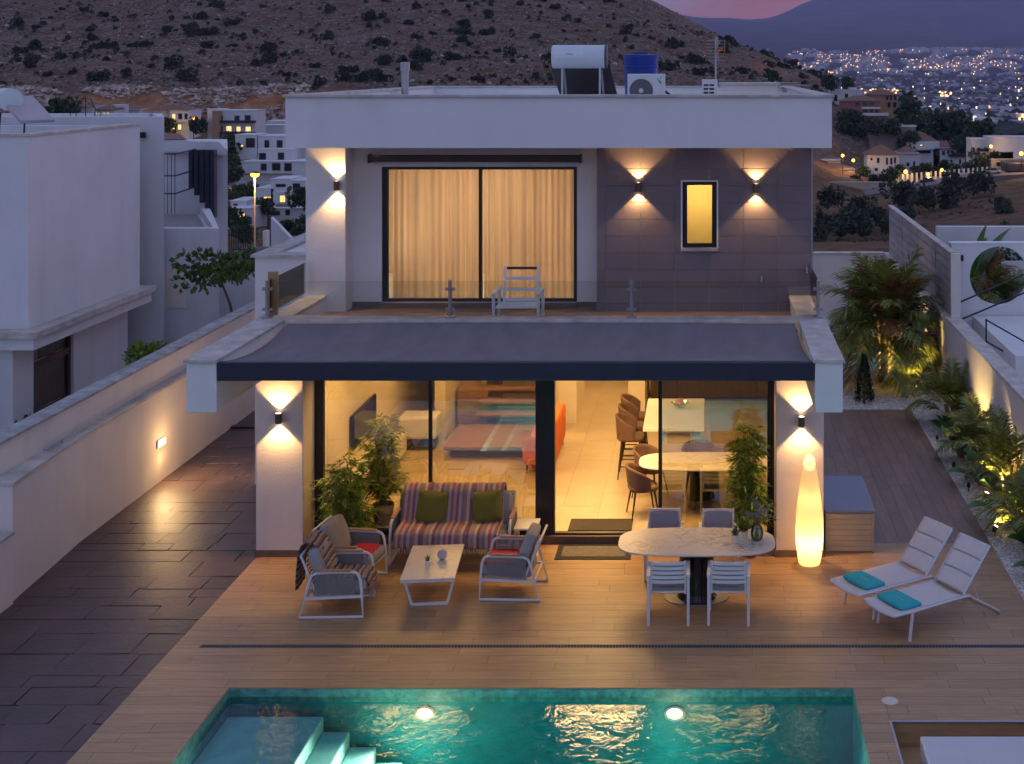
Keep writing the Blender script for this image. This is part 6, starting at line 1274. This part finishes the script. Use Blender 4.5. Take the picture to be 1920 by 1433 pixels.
far_house('far_house', 'lowest white house with strip windows behind the villa pillar', 235, [(508, 545, 337, 362), (480, 513, 354, 392), (512, 548, 362, 394, far_white, -2), (543, 600, 340, 405, far_white, -1), (470, 600, 392, 408, far_white, -6)], [(517, 536, 345, 351), (494, 509, 368, 374, True), (524, 536, 366, 380, True, -2), (549, 563, 344, 357, 0, -1), (501, 525, 396, 404, 0, -6), (535, 544, 393, 404, 0, -6)], [], [(520, 549, 382, 392, far_grey, -3)])
far_house('far_house', 'small white shed roof house left of the street lamp', 250, [(425, 455, 344, 366), (455, 508, 345, 356, far_white, 3)], [(428, 436, 352, 358, True), (442, 450, 352, 358, True)])
far_house('far_house', 'low white house with a brown roof above the far left roof', 318, [(222, 262, 206, 232)], [(228, 234, 212, 219), (246, 254, 212, 219, True)], [(220, 264, 206, 198, 0, 8)])
far_house('far_house', 'plain white house right of the banded modern house', 300, [(482, 530, 236, 258), (500, 545, 228, 250, far_white, 8)], [(488, 495, 242, 250), (508, 516, 232, 239, 0, 8), (526, 534, 232, 239, 0, 8)])
far_house('far_house', 'white house with lit patio behind the street lamp', 222, [(425, 470, 392, 412), (432, 462, 378, 394, far_white, 4)], [(430, 440, 397, 408, True), (448, 460, 397, 408, True), (438, 446, 382, 389, 0, 4)])
far_house('far_house', 'terracotta pink villa on the right hillside', 380, [(1578, 1650, 190, 224, far_pink), (1616, 1664, 212, 226, far_pink, -3, 6)], [(1604, 1612, 192, 199), (1618, 1626, 192, 198), (1630, 1638, 192, 198), (1617, 1627, 205, 212, 0, -3.2), (1630, 1638, 205, 212, 0, -3.2), (1640, 1648, 205, 212, 0, -3.2), (1590, 1596, 206, 210)], [(1576, 1652, 190, 180, 0, 9)], [(1615, 1665, 212, 217, far_white, -3), (1615, 1650, 201, 204, far_white, -3)])
far_house('far_house', 'ochre house with brown roof behind the pink villa', 405, [(1628, 1683, 178, 206, far_orange)], [(1661, 1666, 180, 188), (1669, 1673, 179, 188), (1676, 1681, 179, 188), (1664, 1670, 192, 202), (1674, 1681, 192, 202)], [(1624, 1685, 178, 167, 0, 9)])
far_house('far_house', 'low white flat roofed house left of the pink villa', 415, [(1556, 1616, 169, 192), (1592, 1606, 165, 170, far_white, 1)], [(1563, 1570, 178, 190), (1584, 1590, 176, 190)])
far_house('far_house', 'white corner house with brown hipped roof near the road', 335, [(1626, 1686, 291, 328), (1686, 1723, 288, 318, far_white, 5)], [(1632, 1636, 296, 301), (1644, 1649, 296, 306), (1661, 1665, 296, 309), (1669, 1673, 296, 309), (1676, 1680, 295, 307), (1640, 1646, 315, 321), (1700, 1705, 305, 312, 0, 5), (1712, 1716, 303, 312, 0, 5)], [(1623, 1690, 291, 273, 0, 9), (1684, 1725, 289, 275, 5, 9)])
far_house('far_house', 'large white villa with stacked brown roofs and arched terrace', 355, [(1700, 1762, 268, 300), (1750, 1800, 278, 318), (1778, 1829, 293, 325, far_white, -4)], [(1706, 1745, 282, 288), (1754, 1760, 283, 293), (1766, 1772, 283, 291), (1776, 1780, 281, 290), (1798, 1802, 299, 308, 0, -4), (1810, 1818, 297, 310, 0, -4), (1822, 1826, 297, 308, 0, -4), (1724, 1730, 271, 274, True)], [(1698, 1764, 267, 248, 3, 12), (1740, 1802, 279, 266, 0, 8)], [(1778, 1830, 289, 294, dk, -4), (1718, 1752, 276, 280, far_white, -1)])
far_house('far_house', 'white house with brown roof on the far right ridge', 450, [(1745, 1790, 212, 228), (1790, 1816, 214, 226, far_white, 1), (1746, 1804, 228, 246, far_grey, -1)], [(1752, 1764, 217, 220), (1771, 1783, 217, 220), (1792, 1796, 216, 223, True, 1), (1800, 1806, 216, 223, 0, 1)], [(1743, 1792, 212, 206, 0, 8)])
far_house('far_house', 'long modern white house at the right picture edge', 325, [(1822, 1990, 262, 285), (1855, 1990, 258, 263, far_white, -3)], [(1869, 1873, 266, 279), (1876, 1882, 265, 280), (1885, 1890, 265, 280), (1909, 1940, 265, 278)], [], [(1900, 1990, 284, 288, far_grey, -1)])
far_house('far_house', 'brown lower building under the modern white house', 322, [(1838, 1900, 286, 312, far_grey), (1858, 1990, 300, 322, far_cream, -3)], [(1868, 1876, 304, 312, 0, -3), (1880, 1890, 304, 312, True, -3)])
far_house('far_house', 'low white bungalow with brown roof beside the tiled villa wall', 330, [(1520, 1602, 318, 340), (1528, 1576, 300, 316, far_white, 6)], [(1536, 1544, 323, 331), (1556, 1564, 322, 331), (1580, 1590, 322, 331)], [(1518, 1604, 318, 308, 0, 8), (1540, 1584, 303, 292, 6, 8)])
far_house('far_house', 'terrace of grey flat roofs behind the villa roof', 150, [(1440, 1500, 158, 200, far_grey), (1470, 1520, 163, 200, far_grey, -10)], [(1474, 1480, 168, 176)], [], [(1380, 1462, 172, 176, far_grey, -12)])
far_house('retaining_wall', 'stone retaining wall with white balustrade under the pink villa', 362, [(1632, 1680, 238, 264, far_grey), (1680, 1717, 236, 262, far_grey, 2)], [], [], [(1630, 1718, 235, 238, far_white, -0.5)], cat='wall', depth=3)
far_house('roadside_wall', 'long cream roadside wall with a dark garage door', 308, [(1500, 1663, 343, 368, far_cream)], [(1648, 1660, 343, 355), (1635, 1639, 352, 355)], [], [], cat='wall', depth=1.2)
fw = far_house('roadside_fence', 'white pillared fence along the road before the villas', 318, [(1680, 1708, 329, 342), (1748, 1800, 333, 340), (1800, 1872, 326, 334, far_white, -2)], [], [], [], cat='fence', depth=0.5, sink=2)
for k in range(22):
    px = 1682 + 8.8 * k; yb = 344 - 0.085 * (px - 1682); MB().box(gx(px, 317), gx(px, 317) + 0.45, 317 - CAM_D - .3, 317 - CAM_D + .15, gz(yb, 317) - 1.5, gz(yb - 17, 317)).build('pillar', far_white, fw, world=True)
# road on the right hillside
road_m = mat('pale_asphalt', (0.17, 0.145, 0.14), 0.9, var=0.15, scale=0.5, coords='World')
rp_ = [(1440, 384, 300), (1530, 372, 302), (1620, 362, 304), (1700, 351, 306), (1770, 338, 308), (1850, 327, 310), (1920, 323, 311), (2100, 318, 313)]; m = MB()
for (a, b) in zip(rp_, rp_[1:]):
    p, q = at(*a), at(*b); m.add([p + Vector((0, -3, -0.2)), q + Vector((0, -3, -0.2)), q + Vector((0, 3.5, 0.35)), p + Vector((0, 3.5, 0.35)), p + Vector((0, -3, -4)), q + Vector((0, -3, -4))], [(0, 1, 2, 3), (4, 5, 1, 0)])
m.build('road', road_m, kind='structure')
def far_car(label, px, py, D, col):
    t = thing('parked_car', label, 'car', at(px, py, D)); b = mat('car_paint_' + str(px), col, 0.3, coat=0.5)
    MB().box(-2.1, 2.1, -0.85, 0.85, 0.3, 0.85).build('body', b, t, bevel=0.15); m = MB(); m.add([(-1.3, -0.75, 0.851), (1.4, -0.75, 0.851), (1.4, 0.75, 0.851), (-1.3, 0.75, 0.851), (-0.8, -0.62, 1.42), (0.8, -0.62, 1.42), (0.8, 0.62, 1.42), (-0.8, 0.62, 1.42)], [(4, 5, 6, 7), (0, 1, 5, 4), (1, 2, 6, 5), (2, 3, 7, 6), (3, 0, 4, 7)]); m.build('cabin', glass_far, t)
    for x in (-1.3, 1.3):
        for y in (-0.8, 0.8): w = MB(); w.lathe([(0.32, -0.1), (0.32, 0.1)], n=14); w.xf(Matrix.Translation((x, y, 0.32)) @ Matrix.Rotation(R(90), 4, 'X')); w.build('wheel', dark_metal, t)
far_car('dark car parked by the white fence on the road', 1740, 344, 309, (0.04, 0.03, 0.03)); far_car('white car parked at the end of the white fence', 1860, 326, 311, (0.5, 0.5, 0.5))
tag(MB().box(gx(1884, 312), gx(1930, 312), 292, 298, gz(322, 312), gz(304, 312)).build('delivery_truck', mat('truck_navy', (0.02, 0.02, 0.04), 0.5), bevel=0.3), 'dark blue boxy truck at the right end of the road', 'truck')

# ---------------------------------------------------------------- lit lamps in the distance
sod = emit('sodium_glow', (1.0, 0.42, 0.07), 2.4)
sl = thing('street_lamp', 'orange lit street lamp on a tall pole left of the villa', 'street lamp', at(478, 470, 110))
zt = gz(333, 110) - gz(470, 110)
MB().tube([(0, 0, -3), (0, 0, zt)], [0.10, 0.06], 10).build('pole', mat('galvanised_pole', (0.35, 0.28, 0.22), 0.5), sl, smooth=60)
MB().lathe([(0.02, zt - 0.05), (0.30, zt + 0.10), (0.38, zt + 0.26), (0.34, zt + 0.36)], n=20).build('globe', emit('street_glow', (1.0, 0.38, 0.05), 2.6), sl, smooth=60)
MB().lathe([(0.42, zt + 0.361), (0.40, zt + 0.44), (0.12, zt + 0.56)], n=20).build('hood', dark_metal, sl, smooth=60)
lamp('street_light', 'POINT', (0, -0.6, zt + 0.1), 1500, (1.0, 0.52, 0.14), 0.3, sl)
def far_lamp(label, px, py, D, e=1500, r_=0.42, post=4.5):
    t = thing('street_lamp', label, 'street lamp', at(px, py, D)); MB().tube([(0, 0, -post), (0, 0, 0)], 0.08, 6).build('pole', dark_metal, t); MB().sq((0, 0, r_), r_, r_, r_, 1, 1, 12, 8).build('globe', sod, t, smooth=180)
    if e: lamp('far_lamp_light', 'POINT', (0, -1.0, 0.3), e * 0.4, (1.0, 0.55, 0.18), 0.3, t)
far_lamp('orange lamp above the low bungalow beside the villa corner', 1580, 295, 325, 1600); far_lamp('orange lamp between the bungalow and the corner house', 1600, 304, 328, 1400)
far_lamp('bright lamp before the white corner house by the road', 1698, 326, 316, 420, 0.5); far_lamp('lamp over the dark parked car', 1740, 330, 314, 300, 0.42); far_lamp('white lamp among garden palms of the large villa', 1766, 322, 316, 250, 0.4)
far_lamp('lamp above the brown lower building', 1858, 278, 318, 900); far_lamp('yellow lamp left of the ridge house', 1733, 233, 430, 2200, 0.6); far_lamp('lamp near the truck at the right edge', 1915, 292, 310, 1500, 0.5); far_lamp('small lamp on the garden wall below the ridge house', 1842, 245, 420, 700, 0.5); far_lamp('lamp at the left corner of the ridge house', 1740, 218, 445, 600, 0.5)
far_lamp('yellow lamp between the two white houses under the cliff', 363, 228, 292, 1500, 0.5, 4); far_lamp('warm garden lamp below the lowest left houses', 438, 396, 228, 1400, 0.3, 3)

# ---------------------------------------------------------------- trees and shrubs in the distance
protos = [leaf_cloud(560, 1, 1, 0.95, 0.34, 70 + k, 6 + k, 0.5).mesh('shrub_crown') for k in range(4)]
protos2 = [leaf_cloud(900, 1, 1, 0.9, 0.30, 80 + k, 9, 0.55).mesh('tree_crown') for k in range(3)]
for me in protos: me.materials.append(leaf_shrub)
for me in protos2: me.materials.append(leaf_olive)
def shrub(X, D, s, label, group, me, r, flat=0.8, dz=0.0):
    o = bpy.data.objects.new('hillside_shrub' if me in protos else 'olive_tree', me); COL.objects.link(o)
    o.location = (X, D - CAM_D, ground_z(X, D) + s * 0.35 + dz); o.scale = (s * r.uniform(.85, 1.3), s * r.uniform(.85, 1.2), s * flat * r.uniform(.9, 1.5)); o.rotation_euler = (0, 0, r.uniform(0, 6.28)); return tag(o, label, 'shrub' if me in protos else 'tree', group)
r = random.Random(77); n = 0
while n < 296:
    px = r.uniform(-60, 1600); D = r.uniform(352, 640)
    if px > 1150 and D > 600: continue
    X = gx(px, D); z = ground_z(X, D); py = 128 + (CAM_H - z) * FPX / D
    if not (-40 < py < 215) or (535 < px < 1560 and py > 172): continue
    s = (0.7 + 2.3 * r.random() ** 1.7) * (1.3 if r.random() < .15 else 1)
    shrub(X, D, s, ('large' if s > 1.9 else 'medium' if s > 1.15 else 'small') + ' dark shrub on the rocky hillside ' + ('above the left white houses' if px < 535 else 'above the villa roof left of the solar tank' if px < 1030 else 'behind the roof water tanks' if px < 1250 else 'where it falls away to the right'), 'shrubs scattered over the hillside', r.choice(protos), r); n += 1
ORD = ['first', 'second', 'third', 'fourth', 'fifth', 'sixth', 'seventh', 'eighth', 'ninth', 'tenth', 'eleventh', 'twelfth', 'thirteenth', 'fourteenth', 'fifteenth', 'sixteenth', 'seventeenth', 'eighteenth', 'nineteenth', 'twentieth'] + ['twenty-' + q for q in ('first', 'second', 'third', 'fourth', 'fifth', 'sixth', 'seventh', 'eighth', 'ninth')] + ['thirtieth'] + ['thirty-' + q for q in ('first', 'second', 'third', 'fourth', 'fifth')]
named = [(1555, 372, 262, 3.2), (1685, 368, 275, 4.0), (1733, 374, 268, 3.5), (1785, 372, 272, 3.6), (1787, 343, 290, 3.3), (1836, 345, 282, 3.8), (1617, 392, 250, 3.0), (1590, 412, 240, 3.2), (1612, 425, 236, 3.3), (1540, 448, 228, 2.6), (1548, 420, 236, 2.4), (1570, 432, 235, 2.2), (1665, 425, 240, 2.2), (1883, 393, 255, 2.2), (1700, 400, 246, 2.0), (1640, 405, 246, 2.6), (1870, 380, 262, 1.6)]
for k, (px, py, D, s) in enumerate(sorted(named)):
    p = at(px, py, D); o = bpy.data.objects.new('olive_tree', protos2[k % 3]); COL.objects.link(o); s *= 0.82; g_ = ground_z(p.x, D); o.location = (p.x, p.y, max(p.z, g_ + s * .5)); o.scale = (s, s, s * 0.95); o.rotation_euler = (0, 0, k); tag(o, ORD[k] + ' round olive tree from the left on the dry slope below the road', 'tree', 'olive trees on the dry slope')
dkp = [leaf_cloud(700, 1, 1, 0.9, 0.34, 90 + k, 9, 0.5).mesh('garden_tree_crown') for k in range(2)]
for me in dkp: me.materials.append(leaf_dark)
gtrees = [(1595, 232, 376, 4.5), (1585, 245, 370, 3), (1612, 248, 368, 3), (1640, 240, 360, 3), (1668, 238, 360, 3), (1700, 220, 385, 4), (1708, 205, 390, 3.5), (1722, 240, 372, 4), (1735, 225, 425, 3.5), (1762, 240, 400, 6), (1785, 245, 398, 6), (1808, 225, 430, 4), (1840, 250, 360, 4), (1805, 275, 352, 3.5), (1700, 268, 358, 4), (1660, 340, 314, 3), (1672, 330, 316, 3.2), (1690, 318, 328, 2.4), (1600, 338, 322, 2.5), (1560, 340, 322, 2.5), (1620, 322, 330, 2.5), (1640, 335, 318, 2), (1720, 322, 320, 2.6), (1735, 318, 322, 2.6), (1752, 322, 320, 2.2), (1775, 312, 326, 3), (1790, 318, 322, 2.4), (1815, 316, 322, 2.4), (1835, 310, 322, 3.5), (1850, 300, 322, 3.6), (1540, 335, 322, 2.4),
          (118, 212, 300, 4), (105, 220, 300, 3), (372, 238, 290, 2.4), (432, 262, 280, 2.2), (430, 286, 262, 2.4), (437, 308, 255, 2.6), (436, 330, 250, 2.2), (447, 372, 240, 2.6), (462, 366, 238, 2.4), (497, 388, 228, 1.8), (562, 372, 226, 2.4), (540, 424, 222, 1.5), (560, 440, 216, 1.8), (448, 425, 200, 2), (430, 410, 205, 2), (462, 440, 180, 1.6), (575, 425, 220, 2), (1555, 158, 410, 3), (1593, 157, 420, 3), (310, 236, 296, 2.4)]
gl_, gr_ = sorted(q for q in gtrees if q[0] < 1300), sorted(q for q in gtrees if q[0] >= 1300)
for k, (px, py, D, s) in enumerate(gl_ + gr_):
    p = at(px, py, D); o = bpy.data.objects.new('garden_tree', dkp[k % 2]); COL.objects.link(o); s *= 0.6 if (px > 1300 and py > 308) else 0.85; o.location = p; o.scale = (s, s, s * 1.1); o.rotation_euler = (0, 0, k * 1.3); tag(o, ORD[k - len(gl_)] + ' dark garden tree from the left among the right hillside houses' if px > 1300 else ORD[k] + ' dark garden tree from the left among the white houses left of the villa', 'tree', 'garden trees on the right' if px > 1300 else 'garden trees on the left')
# tall date palm beside the pink villa
dp_ = thing('date_palm', 'tall dark palm right of the terracotta pink villa', 'palm', at(1700, 222, 385)); g = MB(); r = random.Random(8)
for k in range(40): frond(g, (0, 0, 6.5), 2.4 * k, r.uniform(-.3, 1.3), 3.4, 1.4, 14, 0.25, 0.9, r)
g.build('crown', leaf_dark, dp_); MB().tube([(0, 0, -2), (0, 0, 6.5)], [0.35, 0.25], 8).build('trunk', bark, dp_)
cyp = thing('cypress', 'narrow dark cypress at the foot of the dry slope', 'tree', at(1536, 440, 200)); g = leaf_cloud(500, 0.5, 0.5, 2.2, 0.35, 3, 6); g.xf(Matrix.Translation((0, 0, 2.2))); g.build('crown', leaf_shrub, cyp); MB().tube([(0, 0, -1), (0, 0, 2)], 0.1, 6).build('trunk', bark, cyp)

# ---------------------------------------------------------------- rocks of the hillside (uncountable)
def rock(m, x, y, z, s, r):
    ax = [Vector((1, 0, 0)), Vector((0, 1, 0)), Vector((-1, 0, 0)), Vector((0, -1, 0)), Vector((0, 0, 1)), Vector((0, 0, -1))]; R3 = Matrix.Rotation(r.uniform(0, 6.28), 3, 'Z') @ Matrix.Rotation(r.uniform(-.6, .6), 3, 'X'); sx, sy, sz = s * r.uniform(.7, 1.5), s * r.uniform(.6, 1.2), s * r.uniform(.4, .9)
    m.add([R3 @ Vector((a.x * sx, a.y * sy, a.z * sz)) * r.uniform(.75, 1.2) + Vector((x, y, z)) for a in ax], [(0, 1, 4), (1, 2, 4), (2, 3, 4), (3, 0, 4), (1, 0, 5), (2, 1, 5), (3, 2, 5), (0, 3, 5)])
m = MB(); m2 = MB(); m3 = MB(); r = random.Random(21)
for k in range(15000):
    px = r.uniform(-80, 1600); D = 356 + 290 * r.random() ** 1.1; X = gx(px, D)
    if mnoise.noise((X / 30, D / 30, 1)) < -0.12 and r.random() < .8: continue
    rock(m if r.random() < .6 else m2, X, D - CAM_D, ground_z(X, D) + 0.05, r.uniform(.12, .42) * (2.4 if r.random() < .05 else 1), r)
for k in range(5200):
    px = r.uniform(-80, 580) if r.random() < .8 else r.uniform(1230, 1500); D = r.uniform(338, 356); X = gx(px, D)
    if mnoise.noise((X / 18, D / 10, 4)) < -0.22: continue
    rock(m3, X, D - CAM_D, ground_z(X, D), 0.25 + 1.1 * r.random() ** 2, r)
m.build('hillside_rocks', mat('pale_limestone', (0.36, 0.31, 0.29), 0.9, var=0.25, scale=0.5, isl=0.35), kind='stuff')
m2.build('hillside_stones', mat('brown_limestone', (0.14, 0.095, 0.075), 0.9, var=0.25, scale=0.5, isl=0.4), kind='stuff')
m3.build('cliff_rocks', mat('rust_limestone', (0.42, 0.22, 0.12), 0.9, var=0.45, scale=0.25, isl=0.35, col2=(0.52, 0.44, 0.38)), kind='stuff')
# further bushes, past the number one could count
m = MB(); r = random.Random(91)
for k in range(620):
    px = r.uniform(-80, 1560); D = r.uniform(356, 640); X = gx(px, D)
    if px > 1150 and D > 600: continue
    z = ground_z(X, D); s = 0.5 + 1.0 * r.random() ** 1.6
    for j in range(46):
        a = r.uniform(0, 6.28); e = r.uniform(0, 1.5); d = Vector((math.cos(a) * math.cos(e), math.sin(a) * math.cos(e), math.sin(e))); p = Vector((X, D - CAM_D, z)) + Vector((d.x, d.y, d.z * 1.15)) * s * r.uniform(.45, 1.0); w = d.orthogonal().normalized() * s * .22; m.tri(p - w, p + w, p + (d + Vector((0, 0, .5))) * s * .35)
m.build('hillside_bushes', leaf_shrub, kind='stuff')
# low scrub between the shrubs: small leaf clumps nobody could count
m = MB(); m_g = MB(); r = random.Random(22)
for k in range(6500):
    px = r.uniform(-80, 1900); D = r.uniform(210, 640); X = gx(px, D)
    if px < 1530 and D < 352: continue
    if px > 1530 and 296 < D < 352: continue
    if mnoise.noise((X / 26, D / 26, 7)) < -0.15: continue
    z = ground_z(X, D); s = r.uniform(.25, .6) * (1.6 if r.random() < .12 else 1); q = m_g if r.random() < .6 else m
    for j in range(10):
        a = r.uniform(0, 6.28); e = r.uniform(.1, 1.4); d = Vector((math.cos(a) * math.cos(e), math.sin(a) * math.cos(e), math.sin(e))); p = Vector((X, D - CAM_D, z)) + d * s * r.uniform(.3, .8); w = d.orthogonal().normalized() * s * .35; q.tri(p - w, p + w, p + d * s * .7)
m.build('dry_scrub', mat('dry_scrub', (0.085, 0.068, 0.035), 0.9, var=0.4, isl=0.5), kind='stuff'); m_g.build('green_scrub', mat('green_scrub', (0.035, 0.044, 0.020), 0.9, var=0.4, isl=0.5), kind='stuff')

# ---------------------------------------------------------------- far town and valley
tw_, tl1, tl2 = MB(), MB(), MB(); r = random.Random(5)
def tbox(m, px, D, w, h, up=0): X = gx(px, D); z = ground_z(X, D); m.box(X - w / 2, X + w / 2, D - CAM_D, D - CAM_D + w, z - 4 + up, z + h + up)
for k in range(6000):
    px = r.uniform(1440, 2050); f = r.random(); D = 5050 + 1950 * f
    if mnoise.noise((px / 45, D / 420, 0)) < -0.10: continue
    if px < 1700 and D > 6300 and r.random() < .7: continue
    tbox(tw_, px, D, r.uniform(8, 22), r.uniform(6, 14))
for k in range(900): px = r.uniform(1500, 2000); D = 900 + 3900 * r.random() ** .9; tbox(tw_, px, D, r.uniform(7, 15), r.uniform(3.5, 7))
for k in range(140): tbox(tw_, r.gauss(1665, 26), r.uniform(3300, 3900), r.uniform(9, 16), r.uniform(5, 9))
for k in range(620):
    px = r.uniform(1470, 2030); D = r.uniform(5000, 6800)
    if mnoise.noise((px / 45, D / 420, 0)) < -0.10: continue
    tbox(tl1 if r.random() < .75 else tl2, px, D, r.uniform(1.6, 3.6), 1.0, 13)
for k in range(90): tbox(tl1 if r.random() < .6 else tl2, r.uniform(1520, 2000), r.uniform(900, 4800), r.uniform(1.5, 3.0), 1, 6)
for k in range(26): tbox(tl1, r.gauss(1662, 26), r.uniform(3300, 3900), r.uniform(3.5, 5.5), 1, 9)
for k in range(10): tbox(tl1, r.gauss(1775, 10), r.uniform(3200, 3500), r.uniform(3, 5), 1, 8)
tw_.build('distant_town', mat('town_walls', (0.58, 0.54, 0.54), 0.9, isl=0.4, coords='World'), kind='stuff'); tl1.build('town_lights', emit('town_glow', (1.0, 0.46, 0.18), 1.8), kind='stuff'); tl2.build('town_white_lights', emit('town_white_glow', (1.0, 0.85, 0.65), 1.2), kind='stuff')
# dark groves in the valley
m = MB(); r = random.Random(6)
for k in range(2600):
    px = r.uniform(1480, 2050); D = 700 + 4600 * r.random() ** 1.1; X = gx(px, D); z = ground_z(X, D); s = r.uniform(4, 12)
    if mnoise.noise((X / 160, D / 160, 2)) < 0: continue
    rock(m, X, D - CAM_D, z + s * .2, s, r)
m.build('valley_groves', mat('grove_leaf', (0.022, 0.034, 0.024), 0.9, isl=0.4), kind='stuff')

# ---------------------------------------------------------------- evening haze
def haze():
    m = bpy.data.materials.new('evening_haze'); m.use_nodes = True; n, l = m.node_tree.nodes, m.node_tree.links; n.remove(n['Principled BSDF'])
    v = n.new('ShaderNodeVolumePrincipled'); v.inputs['Color'].default_value = (0.56, 0.55, 0.90, 1); v.inputs['Density'].default_value = HAZE; v.inputs['Anisotropy'].default_value = 0.0
    l.new(v.outputs[0], n['Material Output'].inputs['Volume']); o = box(-16000, 16000, -700, 15800, -1400, 1300).build('haze', m, kind='stuff'); return o
HAZE = 8.5e-5
haze()
